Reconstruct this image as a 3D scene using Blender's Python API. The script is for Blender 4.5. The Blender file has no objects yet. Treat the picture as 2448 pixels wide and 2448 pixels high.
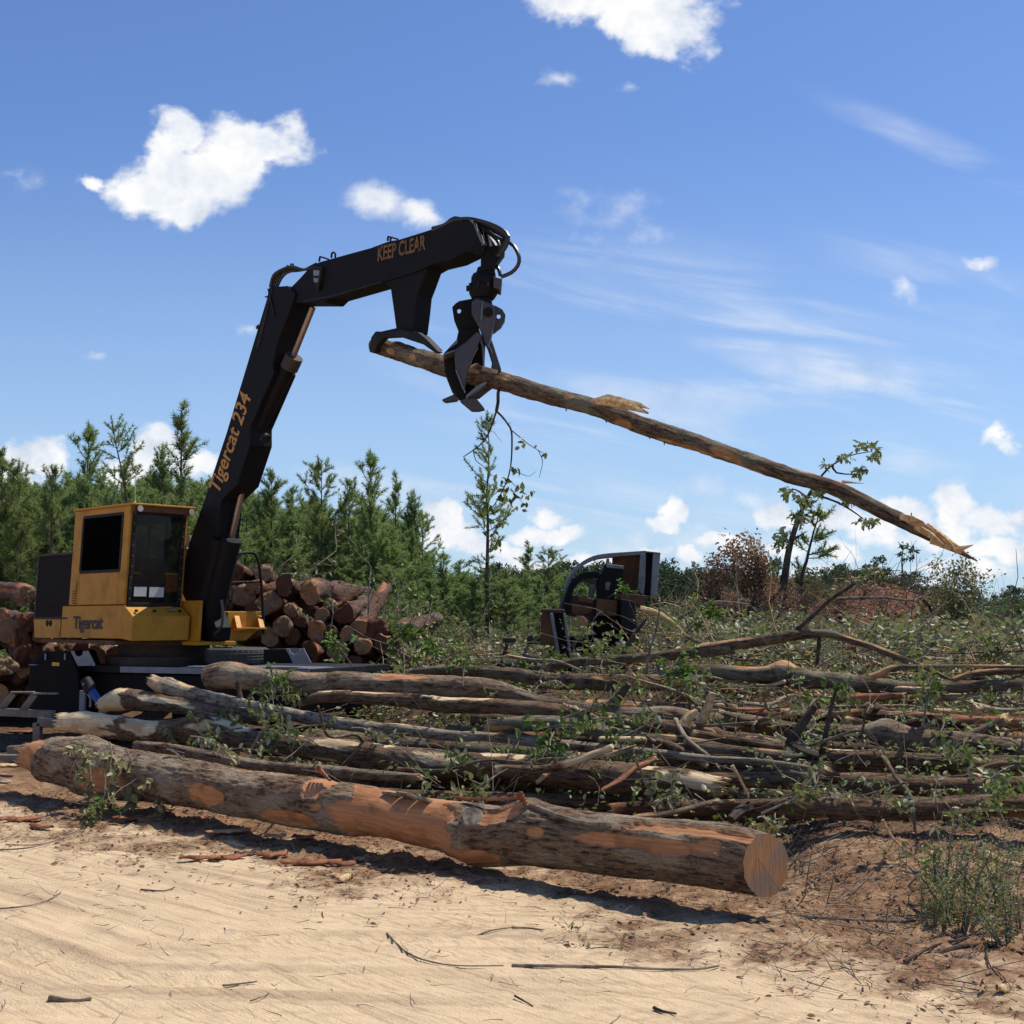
import bpy, bmesh, math, random
import numpy as np
from mathutils import Vector, Matrix
R = math.radians
S = bpy.context.scene
COL = S.collection

# ------------------------------------------------------------------ camera
PITCH = R(4.83); FPX = 3030.0; EYE = 2.0
cam_d = bpy.data.cameras.new("camera"); cam = bpy.data.objects.new("camera", cam_d); COL.objects.link(cam)
cam.location = (0, 0, EYE); cam.rotation_euler = (R(90) + PITCH, 0, 0)
cam_d.sensor_width = 36; cam_d.lens = 36 * FPX / 2448; cam_d.clip_start = 0.1; cam_d.clip_end = 6000
S.camera = cam

def ray(px, py):
    u = (px - 1224) / FPX; v = (1224 - py) / FPX
    return np.array([u, math.cos(PITCH) - v * math.sin(PITCH), math.sin(PITCH) + v * math.cos(PITCH)])
def P(px, py, Y):                    # real point seen at that place, Y metres ahead
    d = ray(px, py); d = d * (Y / d[1]); return np.array([d[0], d[1], d[2] + EYE])
def onplane(px, py, o, n):
    d = ray(px, py); o = np.array(o, float); n = np.array(n, float)
    t = np.dot(o - np.array([0, 0, EYE]), n) / np.dot(d, n)
    return np.array([0, 0, EYE]) + d * t

# ------------------------------------------------------------------ world, sun, exposure
SUN_EL = R(63); SUN_AZ = R(28)       # azimuth from +X towards +Y
sun_dir = Vector((math.cos(SUN_EL) * math.cos(SUN_AZ), math.cos(SUN_EL) * math.sin(SUN_AZ), math.sin(SUN_EL)))
sl = bpy.data.lights.new("sun", 'SUN'); sl.energy = 5.0; sl.angle = R(0.53); sl.color = (1, .955, .88)
so = bpy.data.objects.new("sun", sl); COL.objects.link(so); so.location = (30, 0, 60)
so.rotation_euler = sun_dir.to_track_quat('Z', 'Y').to_euler()
S.view_settings.view_transform = 'Standard'; S.view_settings.look = 'None'
S.view_settings.exposure = 0.0; S.view_settings.gamma = 1.0
S.cycles.use_denoising = True
S.cycles.max_bounces = 6; S.cycles.diffuse_bounces = 3; S.cycles.glossy_bounces = 2; S.cycles.transmission_bounces = 4
S.cycles.transparent_max_bounces = 8; S.cycles.volume_bounces = 0

def node(nt, typ, ins=None, **kw):
    n = nt.nodes.new(typ)
    for k, v in kw.items(): setattr(n, k, v)
    for k, v in (ins or {}).items():
        s = n.inputs[k]
        if isinstance(v, bpy.types.NodeSocket): nt.links.new(v, s)
        else: s.default_value = v
    return n
def math_(nt, op, a, b=0.0, c=None, clamp=False):
    n = nt.nodes.new('ShaderNodeMath'); n.operation = op; n.use_clamp = clamp
    for i, v in enumerate((a, b) if c is None else (a, b, c)):
        if isinstance(v, bpy.types.NodeSocket): nt.links.new(v, n.inputs[i])
        else: n.inputs[i].default_value = v
    return n.outputs[0]
def smooth_(nt, x, lo, hi):
    n = node(nt, 'ShaderNodeMapRange', {'Value': x, 'From Min': lo, 'From Max': hi}, interpolation_type='SMOOTHSTEP')
    return n.outputs[0]
def mixc(nt, f, a, b, blend='MIX'):
    n = nt.nodes.new('ShaderNodeMix'); n.data_type = 'RGBA'; n.blend_type = blend
    for k, v in ((0, f), (6, a), (7, b)):
        if isinstance(v, bpy.types.NodeSocket): nt.links.new(v, n.inputs[k])
        else: n.inputs[k].default_value = v if k == 0 else (tuple(v) + (1,) if len(v) == 3 else v)
    return n.outputs[2]
def noise_(nt, vec, scale, detail=4, rough=.55, dist=0.0):
    return node(nt, 'ShaderNodeTexNoise', {'Vector': vec, 'Scale': scale, 'Detail': detail, 'Roughness': rough, 'Distortion': dist}).outputs[0]
def mapping_(nt, vec, scale=(1, 1, 1), loc=(0, 0, 0), rot=(0, 0, 0), typ='POINT'):
    return node(nt, 'ShaderNodeMapping', {'Vector': vec, 'Location': loc, 'Rotation': rot, 'Scale': scale}, vector_type=typ).outputs[0]
def ramp_(nt, fac, stops):
    n = node(nt, 'ShaderNodeValToRGB', {'Fac': fac}); cr = n.color_ramp
    while len(cr.elements) < len(stops): cr.elements.new(.5)
    for e, (p, c) in zip(cr.elements, stops):
        e.position = p; e.color = tuple(c) + (1,) if len(c) == 3 else c
    return n.outputs[0]

W = bpy.data.worlds.new("World"); S.world = W; W.use_nodes = True
wn = W.node_tree; wn.nodes.clear()
sky = node(wn, 'ShaderNodeTexSky', sky_type='NISHITA', sun_disc=False, sun_elevation=SUN_EL, sun_rotation=R(90) - SUN_AZ,
           altitude=100, air_density=1.0, dust_density=0.3, ozone_density=2.2)
tc = node(wn, 'ShaderNodeTexCoord').outputs['Generated']
sep = node(wn, 'ShaderNodeSeparateXYZ', {0: tc})
dy = math_(wn, 'MAXIMUM', sep.outputs[1], 0.02)
uu = math_(wn, 'DIVIDE', sep.outputs[0], dy); vv = math_(wn, 'DIVIDE', sep.outputs[2], dy)
uv = node(wn, 'ShaderNodeCombineXYZ', {0: uu, 1: vv}).outputs[0]
nz = node(wn, 'ShaderNodeTexNoise', {'Vector': uv, 'Scale': 22.0, 'Detail': 5.0, 'Roughness': .6})
warp = node(wn, 'ShaderNodeVectorMath', {0: nz.outputs[1], 1: (.5, .5, .5)}, operation='SUBTRACT').outputs[0]
warp = node(wn, 'ShaderNodeVectorMath', {0: warp, 'Scale': .04}, operation='SCALE').outputs[0]
uvw = node(wn, 'ShaderNodeVectorMath', {0: uv, 1: warp}).outputs[0]
def skyuv(px, py):
    d = ray(px, py); return d[0] / d[1], d[2] / d[1]
def blobs(lst, vec):
    out = None
    for (x, y, a, b, rot, w) in lst:
        u0, v0 = skyuv(x, y)
        m = mapping_(wn, vec, scale=(a / FPX, b / FPX, 1), loc=(u0, v0, 0), rot=(0, 0, R(rot)), typ='TEXTURE')
        l = node(wn, 'ShaderNodeVectorMath', {0: m}, operation='LENGTH').outputs[1]
        f = math_(wn, 'MULTIPLY', math_(wn, 'SUBTRACT', 1.0, l), w)
        out = f if out is None else math_(wn, 'MAXIMUM', out, f)
    return out
fb = noise_(wn, mapping_(wn, uv, scale=(1, 1.25, 1)), 24, 6, .54)
fbc = math_(wn, 'SUBTRACT', fb, .5)
solid = blobs([(1420, -10, 190, 95, 0, 1.2), (1600, 60, 140, 105, 0, 1.2), (1560, -20, 200, 100, 0, 1.2), (1470, 60, 90, 50, 0, 1),
               (560, 400, 150, 80, 20, 1.2), (470, 430, 150, 95, 10, 1.2), (400, 440, 150, 100, 20, 1.15), (540, 370, 190, 95, 20, 1.15), (640, 345, 120, 70, 0, 1), (420, 340, 90, 70, 0, 1), (440, 500, 110, 55, 20, 1),
               (222, 446, 34, 20, -20, .6),
               (1040, 1262, 60, 75, 0, 1.3), (1075, 1225, 32, 55, 0, 1.2), (1080, 1290, 100, 50, 0, 1.2), (1150, 1310, 75, 30, 0, 1),
               (1300, 1282, 95, 32, 0, 1.1), (1300, 1235, 46, 32, 0, .9), (1200, 1330, 90, 30, 0, .8),
               (1605, 1225, 42, 32, 0, 1.1), (1585, 1255, 45, 28, 0, 1), (1560, 1330, 60, 26, 0, .8), (1650, 1330, 45, 28, 0, .9),
               (1860, 1225, 60, 45, 0, 1), (1990, 1235, 70, 40, 0, 1), (2160, 1225, 90, 50, 0, 1.1), (2270, 1215, 75, 45, 0, 1.1), (2380, 1245, 95, 45, 0, 1.2),
               (2120, 1290, 110, 34, 0, .6), (2250, 1275, 130, 36, 0, .7), (2080, 1258, 90, 34, 0, .8), (2400, 1305, 110, 34, 0, .6), (1840, 1320, 110, 28, 0, .55), (1400, 1350, 140, 26, 0, .7), (1250, 1365, 130, 24, 0, .7), (1720, 1300, 80, 22, 0, .6), (2150, 1390, 180, 30, 0, .7), (2010, 1310, 55, 35, 0, .9), (1960, 1370, 90, 30, 0, .8), (2330, 1370, 90, 36, 0, 1), (2210, 1345, 60, 30, 0, .7), (2440, 1220, 60, 30, 0, 1),
               (2398, 1048, 42, 36, 0, .8), (70, 1095, 90, 70, 0, 1.25), (30, 1150, 90, 60, 0, 1.1), (360, 1075, 60, 70, 0, 1.1), (300, 1130, 90, 50, 0, 1), (440, 1110, 70, 50, 0, 1), (480, 1100, 60, 40, 0, .9)], uvw)
wispy = blobs([(905, 480, 105, 65, -20, 1), (985, 515, 90, 45, -25, .8), (2335, 632, 55, 26, 0, .75), (2155, 690, 40, 55, 25, .55), (1340, 192, 60, 26, 0, .5), (1495, 215, 50, 26, 0, .45),
               (35, 425, 90, 30, 0, .35), (600, 790, 36, 20, 0, .5), (230, 850, 36, 18, 0, .45), (1460, 520, 170, 110, -20, .3), (1800, 1190, 500, 60, 0, .25), (1700, 1310, 700, 90, 0, .35)], uvw)
dn = math_(wn, 'MULTIPLY_ADD', fbc, 1.9, solid)
ds = smooth_(wn, dn, -.06, .50)
dw = math_(wn, 'MULTIPLY', smooth_(wn, math_(wn, 'MULTIPLY_ADD', fbc, 1.3, wispy), .0, .8), .9)
# thin cirrus streaks
cvec = mapping_(wn, uv, scale=(1 / 1.0, 1 / 7.5, 1), rot=(0, 0, R(-11)), typ='TEXTURE')
cir = noise_(wn, cvec, 3.2, 7, .52, .9)
cmask = blobs([(1750, 950, 1000, 420, -12, 1.5), (1250, 1250, 1200, 260, 0, 1.1), (2230, 350, 420, 60, -25, .9), (2300, 700, 500, 200, -15, .6)], uv)
ci = math_(wn, 'MULTIPLY', smooth_(wn, cir, .44, .78), smooth_(wn, cmask, 0, .9))
ci = math_(wn, 'MULTIPLY', ci, .75)
alpha = math_(wn, 'MAXIMUM', ds, math_(wn, 'MAXIMUM', dw, ci))
alpha = math_(wn, 'MULTIPLY', alpha, math_(wn, 'GREATER_THAN', sep.outputs[1], 0.03))
# cloud body tone: thicker cores bright, ragged grey bases
tone = noise_(wn, mapping_(wn, uv, loc=(.011, -.014, 0)), 18, 6, .6)
ccol = ramp_(wn, tone, [(.32, (.60, .67, .80)), (.46, (.84, .88, .95)), (.58, (1.0, 1.0, 1.0))])
skyc = node(wn, 'ShaderNodeHueSaturation', {'Color': sky.outputs[0], 'Hue': .5, 'Saturation': 1.0, 'Value': 1.0}).outputs[0]
pale = smooth_(wn, vv, .42, -.02)
skyc = mixc(wn, 1.0, skyc, (1.02, 1.21, 1.58), 'MULTIPLY')
skyc = mixc(wn, math_(wn, 'MULTIPLY', pale, .62), skyc, (5.4, 7.5, 9.6))
bg1 = node(wn, 'ShaderNodeBackground', {0: skyc, 1: 0.09}); bg2 = node(wn, 'ShaderNodeBackground', {0: ccol, 1: 1.0})
mx = node(wn, 'ShaderNodeMixShader', {0: alpha, 1: bg1.outputs[0], 2: bg2.outputs[0]})
node(wn, 'ShaderNodeOutputWorld', {0: mx.outputs[0]})

# ------------------------------------------------------------------ helpers
rng = np.random.default_rng(7); random.seed(7)
def _h(ix, iy, iz):
    h = (ix.astype(np.int64) * 374761393 + iy.astype(np.int64) * 668265263 + iz.astype(np.int64) * 2147483647) & 0xffffffff
    h = ((h ^ (h >> 13)) * 1274126177) & 0xffffffff
    return ((h ^ (h >> 16)) & 0xffff) / 65535.0
def vnoise(x, y, z=0.0):
    x, y, z = np.broadcast_arrays(np.asarray(x, float), np.asarray(y, float), np.asarray(z, float))
    ix, iy, iz = np.floor(x).astype(np.int64), np.floor(y).astype(np.int64), np.floor(z).astype(np.int64)
    fx, fy, fz = x - ix, y - iy, z - iz
    fx, fy, fz = (f * f * (3 - 2 * f) for f in (fx, fy, fz))
    r = 0
    for a in (0, 1):
        for b in (0, 1):
            for c in (0, 1):
                r = r + _h(ix + a, iy + b, iz + c) * (fx if a else 1 - fx) * (fy if b else 1 - fy) * (fz if c else 1 - fz)
    return r
def fbm(x, y, z=0.0, o=4):
    r = 0; a = .5; t = 0
    for i in range(o):
        r = r + a * vnoise(x * 2 ** i + 17.3 * i, y * 2 ** i - 9.1 * i, z * 2 ** i + 3.7 * i); t += a; a *= .5
    return r / t
def sstep(a, b, x):
    t = np.clip((x - a) / (b - a), 0, 1); return t * t * (3 - 2 * t)

def wloc(o):
    v = o.location.copy()
    while o.parent is not None: o = o.parent; v = v + o.location
    return v
def mk(name, V, F, mats=None, parent=None, origin=(0, 0, 0), attrs=None, smooth=False, midx=None, tag=None):
    """V world-space verts, F list of index arrays (n,3)/(n,4)/list of tuples"""
    V = np.asarray(V, np.float64); origin = np.asarray(origin, float)
    me = bpy.data.meshes.new(name)
    groups = F if isinstance(F, list) and len(F) and isinstance(F[0], np.ndarray) else [F]
    loops = []; starts = []; tot = 0
    for g in groups:
        if isinstance(g, np.ndarray):
            if len(g) == 0: continue
            k = g.shape[1]; loops.append(g.ravel()); starts.append(tot + np.arange(len(g)) * k); tot += g.size
        else:
            for f in g: loops.append(np.array(f)); starts.append(np.array([tot])); tot += len(f)
    L = np.concatenate(loops).astype(np.int32); St = np.concatenate(starts).astype(np.int32)
    me.vertices.add(len(V)); me.vertices.foreach_set('co', (V - origin).astype(np.float32).ravel())
    me.loops.add(len(L)); me.loops.foreach_set('vertex_index', L)
    me.polygons.add(len(St)); me.polygons.foreach_set('loop_start', St)
    if midx is not None: me.polygons.foreach_set('material_index', np.asarray(midx, np.int32))
    me.update(calc_edges=True)
    if smooth: me.polygons.foreach_set('use_smooth', np.ones(len(St), bool))
    for k, a in (attrs or {}).items():
        a = np.asarray(a, np.float32)
        if a.ndim == 1: at = me.attributes.new(k, 'FLOAT', 'POINT'); at.data.foreach_set('value', a)
        else: at = me.attributes.new(k, 'FLOAT_VECTOR', 'POINT'); at.data.foreach_set('vector', a.ravel())
    if mats is not None:
        for m in (mats if isinstance(mats, (list, tuple)) else [mats]): me.materials.append(m)
    o = bpy.data.objects.new(name, me); COL.objects.link(o)
    if parent is not None:
        o.parent = parent; o.location = Vector(origin) - wloc(parent)
    else: o.location = origin
    if tag: settag(o, *tag)
    return o
def settag(o, label=None, cat=None, group=None, kind=None):
    if label: o['label'] = label
    if cat: o['category'] = cat
    if group: o['group'] = group
    if kind: o['kind'] = kind
    return o
def empty(name, loc, label=None, cat=None, group=None):
    o = bpy.data.objects.new(name, None); COL.objects.link(o); o.location = loc; o.empty_display_size = .2
    return settag(o, label, cat, group)
def copy_tree(o, loc, rot=(0, 0, 0), sc=1.0, label=None, group=None):
    c = o.copy(); COL.objects.link(c); c.location = loc; c.rotation_euler = rot
    c.scale = (sc, sc, sc) if not hasattr(sc, '__len__') else sc
    if label: c['label'] = label
    if group: c['group'] = group
    for ch in o.children:
        d = ch.copy(); COL.objects.link(d); d.parent = c
        for g in ch.children:
            e = g.copy(); COL.objects.link(e); e.parent = d
    return c

class MB:                            # collects shapes for ONE mesh
    def __init__(s): s.V = []; s.F = []; s.n = 0
    def add(s, V, F):
        s.V.append(np.asarray(V, float)); s.F += [tuple(i + s.n for i in f) for f in F]; s.n += len(V)
    def prism(s, poly, d):           # poly: list of 3-D points, d: extrusion vector
        a = np.array(poly, float); n = len(a); b = a + np.array(d, float)
        F = [tuple(range(n)), tuple(reversed(range(n, 2 * n)))] + [(i, i + n, (i + 1) % n + n, (i + 1) % n) for i in range(n)]
        s.add(np.vstack([a, b]), F)
    def box(s, c, ax, ay, h):        # centre, unit axes ax, ay (horizontal), half sizes
        c = np.array(c, float); ax = np.array(ax, float); ay = np.array(ay, float); az = np.array([0, 0, 1.0]) if len(h) == 3 else None
        az = np.cross(ax, ay)
        p = [c + sx * h[0] * ax + sy * h[1] * ay - h[2] * az for sx, sy in ((-1, -1), (1, -1), (1, 1), (-1, 1))]
        s.prism(p, 2 * h[2] * az)
    def bar(s, a, b, w, h, up=(0, 0, 1)):
        a = np.array(a, float); b = np.array(b, float); t = b - a; L = np.linalg.norm(t); t /= L
        u = np.cross(np.array(up, float), t); u /= np.linalg.norm(u)
        v = np.cross(t, u)
        s.prism([a + u * w / 2 + v * h / 2, a - u * w / 2 + v * h / 2, a - u * w / 2 - v * h / 2, a + u * w / 2 - v * h / 2], t * L)
    def tube(s, pts, r, seg=10, caps=True):
        pts = [np.array(p, float) for p in pts]; n = len(pts)
        rr = r if hasattr(r, '__len__') else [r] * n
        prev = None; V = []
        for i, p in enumerate(pts):
            t = pts[min(i + 1, n - 1)] - pts[max(i - 1, 0)]; t = t / (np.linalg.norm(t) + 1e-9)
            if prev is None: prev = np.cross(t, [0, 0, 1.0]) if abs(t[2]) < .9 else np.cross(t, [1.0, 0, 0])
            u = prev - t * np.dot(prev, t); u /= np.linalg.norm(u) + 1e-9; prev = u; v = np.cross(t, u)
            for k in range(seg):
                a = 2 * math.pi * k / seg; V.append(p + rr[i] * (u * math.cos(a) + v * math.sin(a)))
        F = [(i * seg + k, i * seg + (k + 1) % seg, (i + 1) * seg + (k + 1) % seg, (i + 1) * seg + k) for i in range(n - 1) for k in range(seg)]
        if caps: F += [tuple(reversed(range(seg))), tuple(range((n - 1) * seg, n * seg))]
        s.add(V, F)
    def build(s, name, mat, parent=None, bevel=0.0, smooth=False, origin=None, tag=None, label=None):
        V = np.vstack(s.V)
        if origin is None: origin = V.mean(0) if parent is not None else (V[:, 0].mean(), V[:, 1].mean(), V[:, 2].min())
        bm = bmesh.new()
        vs = [bm.verts.new(v - np.array(origin)) for v in V]
        for f in s.F:
            try: bm.faces.new([vs[i] for i in f])
            except ValueError: pass
        bmesh.ops.recalc_face_normals(bm, faces=bm.faces)
        me = bpy.data.meshes.new(name); bm.to_mesh(me); bm.free(); me.materials.append(mat)
        if smooth:
            me.polygons.foreach_set('use_smooth', np.ones(len(me.polygons), bool)); me.set_sharp_from_angle(angle=R(35))
        o = bpy.data.objects.new(name, me); COL.objects.link(o)
        if parent is not None: o.parent = parent; o.location = Vector(origin) - wloc(parent)
        else: o.location = origin
        if bevel:
            b = o.modifiers.new('bevel', 'BEVEL'); b.width = bevel; b.segments = 2; b.limit_method = 'ANGLE'; b.angle_limit = R(40)
        if tag: settag(o, *tag)
        if label: o['label'] = label
        return o

def catmull(pts, step):
    P_ = np.array(pts, float); n = len(P_); out = []
    for i in range(n - 1):
        p0, p1, p2, p3 = P_[max(i - 1, 0)], P_[i], P_[i + 1], P_[min(i + 2, n - 1)]
        m = max(2, int(np.linalg.norm(p2[:3] - p1[:3]) / step))
        for k in range(m):
            t = k / m
            out.append(.5 * ((2 * p1) + (p2 - p0) * t + (2 * p0 - 5 * p1 + 4 * p2 - p3) * t * t + (3 * p1 - p0 - 3 * p2 + p3) * t ** 3))
    out.append(P_[-1]); return np.array(out)

# ------------------------------------------------------------------ materials
def newmat(name):
    m = bpy.data.materials.new(name); m.use_nodes = True; nt = m.node_tree
    return m, nt, nt.nodes['Principled BSDF']
def setp(nt, b, **kw):
    for k, v in kw.items():
        s = b.inputs[k.replace('_', ' ')]
        if isinstance(v, bpy.types.NodeSocket): nt.links.new(v, s)
        elif hasattr(v, '__len__') and len(v) == 3 and s.type == 'RGBA': s.default_value = tuple(v) + (1,)
        else: s.default_value = v
def bump_(nt, b, h, strength, dist):
    n = node(nt, 'ShaderNodeBump', {'Height': h, 'Strength': strength, 'Distance': dist}); nt.links.new(n.outputs[0], b.inputs['Normal'])

def mat_bark(name, dark, light, wood, lich=(.30, .29, .25), lamt=.5, sc=1.0, bump=.018):
    m, nt, b = newmat(name)
    at = node(nt, 'ShaderNodeAttribute', attribute_name='bk').outputs['Vector']
    st = node(nt, 'ShaderNodeAttribute', attribute_name='strip').outputs['Fac']
    n1 = noise_(nt, mapping_(nt, at, scale=(34 * sc, 34 * sc, 7 * sc)), 1, 5, .65, .4)
    n2 = noise_(nt, mapping_(nt, at, scale=(3, 3, 1.6)), 1.3, 4, .6)
    n3 = noise_(nt, mapping_(nt, at, scale=(80, 80, 60)), 1, 3, .6)
    ridge = math_(nt, 'ABSOLUTE', math_(nt, 'SUBTRACT', n1, .5)); ridge = math_(nt, 'MULTIPLY', ridge, 5, clamp=True)
    c = mixc(nt, smooth_(nt, n1, .34, .58), dark, light)
    c = mixc(nt, math_(nt, 'MULTIPLY', smooth_(nt, n2, .42, .66), lamt), c, lich)
    n4 = noise_(nt, mapping_(nt, at, scale=(4, 4, 2.4), loc=(5, 9, 4)), 1, 5, .65, .6)
    c = mixc(nt, math_(nt, 'MULTIPLY', smooth_(nt, n4, .52, .66), .6), c, mixc(nt, smooth_(nt, n1, .4, .6), (.05, .022, .012), (.24, .115, .06)))
    c = mixc(nt, math_(nt, 'MULTIPLY', smooth_(nt, n3, .5, .7), .45), c, tuple(x * .3 for x in dark))
    wn_ = noise_(nt, mapping_(nt, at, scale=(45, 45, 2.5), loc=(3, 1, 2)), 1, 5, .6, .3)
    wp = noise_(nt, mapping_(nt, at, scale=(5, 5, 3), loc=(7, 1, 2)), 1, 3, .6)
    w = mixc(nt, smooth_(nt, wn_, .35, .7), tuple(x * .7 for x in wood), wood)
    w = mixc(nt, math_(nt, 'MULTIPLY', smooth_(nt, wp, .50, .64), .6), w, (wood[0] * .42, wood[1] * .33, wood[2] * .3))
    c = mixc(nt, st, c, w)
    h = math_(nt, 'MULTIPLY', math_(nt, 'ADD', ridge, math_(nt, 'MULTIPLY', n3, .25)), math_(nt, 'SUBTRACT', 1.0, math_(nt, 'MULTIPLY', st, .85)))
    h = math_(nt, 'ADD', h, math_(nt, 'MULTIPLY', math_(nt, 'MULTIPLY', wn_, st), .25))
    setp(nt, b, Base_Color=c, Roughness=.88, Specular_IOR_Level=.25); bump_(nt, b, h, 1.0, bump)
    return m
M = {}
M['bark_grey'] = mat_bark('bark_grey', (.042, .023, .013), (.30, .20, .12), (.54, .245, .105), lich=(.52, .42, .28), lamt=.6)
M['bark_brown'] = mat_bark('bark_brown', (.030, .016, .009), (.25, .145, .075), (.84, .62, .35), lich=(.36, .25, .15), lamt=.4)
M['bark_pale'] = mat_bark('bark_pale', (.09, .055, .033), (.46, .35, .23), (.74, .50, .27), lich=(.54, .45, .32), lamt=.55)
M['bark_red'] = mat_bark('bark_red', (.035, .015, .009), (.17, .08, .045), (.44, .17, .075), lamt=.25)
M['bark_lichen'] = mat_bark('bark_lichen', (.028, .017, .011), (.21, .135, .078), (.56, .30, .13), lich=(.35, .33, .22), lamt=.6)

def mat_cut(name, c1, c2, stain, ring=90, stainamt=.6, rough=.75):
    m, nt, b = newmat(name)
    at = node(nt, 'ShaderNodeAttribute', attribute_name='bk').outputs['Vector']
    wob = node(nt, 'ShaderNodeTexNoise', {'Vector': at, 'Scale': 7, 'Detail': 3}).outputs[1]
    v = node(nt, 'ShaderNodeVectorMath', {0: wob, 'Scale': .05}, operation='SCALE').outputs[0]
    v = node(nt, 'ShaderNodeVectorMath', {0: at, 1: v}).outputs[0]
    l = node(nt, 'ShaderNodeVectorMath', {0: v}, operation='LENGTH').outputs[1]
    rg = math_(nt, 'SINE', math_(nt, 'MULTIPLY', l, ring * 6.28))
    saw = noise_(nt, mapping_(nt, at, scale=(70, 3, 1), rot=(0, 0, R(60))), 1, 3, .6)
    big = noise_(nt, mapping_(nt, at, loc=(-.03, .02, 0)), 4.2, 4, .55)
    c = mixc(nt, smooth_(nt, saw, .35, .65), c2, c1)
    c = mixc(nt, math_(nt, 'MULTIPLY', math_(nt, 'MULTIPLY_ADD', rg, .5, .5), .38), c, tuple(x * .4 for x in c2))
    c = mixc(nt, math_(nt, 'MULTIPLY', smooth_(nt, big, .36, .66), stainamt), c, stain)
    setp(nt, b, Base_Color=c, Roughness=rough, Specular_IOR_Level=.2)
    bump_(nt, b, math_(nt, 'ADD', saw, math_(nt, 'MULTIPLY', big, .6)), .6, .006)
    return m
M['cut_orange'] = mat_cut('cut_orange', (.66, .34, .13), (.44, .18, .06), (.27, .20, .14), stainamt=.85)
M['cut_red'] = mat_cut('cut_red', (.22, .085, .042), (.11, .042, .022), (.07, .04, .028), stainamt=.6)
M['cut_tan'] = mat_cut('cut_tan', (.42, .28, .15), (.28, .16, .085), (.15, .09, .055), stainamt=.5)
M['torn'] = mat_cut('torn_wood', (.74, .54, .29), (.60, .38, .17), (.42, .20, .09), ring=10, stainamt=.5)

def mat_metal(name, col, rough=.5, metal=0.0, dirt=(.10, .07, .05), damt=.3, sc=3.0, rust=None, bump=.0015, spec=.5):
    m, nt, b = newmat(name)
    oc = node(nt, 'ShaderNodeTexCoord').outputs['Object']
    n1 = noise_(nt, oc, sc, 6, .65, .3); n2 = noise_(nt, oc, sc * 14, 4, .6)
    c = mixc(nt, math_(nt, 'MULTIPLY', smooth_(nt, n1, .42, .72), damt), col, dirt)
    if rust: c = mixc(nt, smooth_(nt, math_(nt, 'ADD', n1, math_(nt, 'MULTIPLY', n2, .35)), .70, .82), c, rust)
    c = mixc(nt, math_(nt, 'MULTIPLY', smooth_(nt, n2, .55, .75), .25), c, tuple(min(1, x * 1.6 + .02) for x in col))
    n3 = noise_(nt, mapping_(nt, oc, scale=(2, 2, 28)), 1.6, 4, .7, .8)
    c = mixc(nt, math_(nt, 'MULTIPLY', smooth_(nt, n3, .60, .68), .35 * damt), c, tuple(min(1, x * 2.2 + .035) for x in col))
    r = math_(nt, 'MULTIPLY_ADD', n1, .4, rough - .15)
    setp(nt, b, Base_Color=c, Roughness=r, Metallic=metal, Specular_IOR_Level=spec); bump_(nt, b, n2, .5, bump)
    return m
M['yellow'] = mat_metal('yellow_paint', (.50, .225, .016), .5, dirt=(.22, .09, .018), damt=.5, spec=.3)
M['black'] = mat_metal('black_paint', (.006, .0045, .005), .62, dirt=(.018, .012, .010), damt=.5, spec=.2)
M['blackmat'] = mat_metal('dark_steel', (.010, .009, .009), .6, dirt=(.06, .042, .03), damt=.5, spec=.25)
M['steel'] = mat_metal('worn_steel', (.17, .17, .18), .42, metal=.35, dirt=(.10, .07, .05), damt=.5)
M['claw'] = mat_metal('worn_claw_steel', (.055, .05, .055), .42, metal=.3, dirt=(.12, .085, .07), damt=.5, sc=2)
M['rod'] = mat_metal('cylinder_rod', (.33, .24, .19), .3, metal=.6, dirt=(.2, .11, .07), damt=.6)
M['rust'] = mat_metal('rusty_steel', (.15, .060, .022), .8, dirt=(.06, .03, .02), damt=.8, sc=5)
M['darkrust'] = mat_metal('dark_rusty_steel', (.035, .024, .02), .7, dirt=(.12, .06, .03), damt=.5, sc=4)
M['blue'] = mat_metal('blue_paint', (.02, .06, .22), .45, damt=.4)
M['rubber'] = mat_metal('rubber', (.028, .027, .027), .75, dirt=(.12, .09, .06), damt=.35)
M['hose'] = mat_metal('hose_rubber', (.02, .02, .022), .35, damt=.15)
M['greypaint'] = mat_metal('grey_paint', (.23, .235, .25), .5, damt=.35)
M['frame'] = mat_metal('weathered_frame', (.17, .145, .12), .7, dirt=(.07, .045, .03), damt=.6, sc=5)
M['label'] = mat_metal('sticker_yellow', (.65, .42, .03), .5, damt=.2)
M['paper'] = mat_metal('sticker_white', (.55, .55, .52), .6, damt=.4, sc=12)
M['letter_gold'] = mat_metal('gold_lettering', (.52, .24, .03), .5, damt=.35, sc=9)
M['letter_worn'] = mat_metal('worn_gold_lettering', (.22, .10, .02), .6, dirt=(.012, .009, .011), damt=1.0, sc=6)
M['letter_black'] = mat_metal('black_lettering', (.015, .012, .012), .5, damt=.1)
M['lampglass'] = mat_metal('lamp_glass', (.5, .42, .35), .2, damt=.1)
m, nt, b = newmat('cab_glass'); setp(nt, b, Base_Color=(.012, .013, .013), Roughness=.08, Alpha=.72, Specular_IOR_Level=.2)
M['glass'] = m
m, nt, b = newmat('dark_glass'); setp(nt, b, Base_Color=(.003, .003, .003), Roughness=.5, Specular_IOR_Level=0.0); M['darkglass'] = m
m, nt, b = newmat('mesh_grille')
oc = node(nt, 'ShaderNodeTexCoord').outputs['Object']
sp = node(nt, 'ShaderNodeSeparateXYZ', {0: oc})
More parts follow.
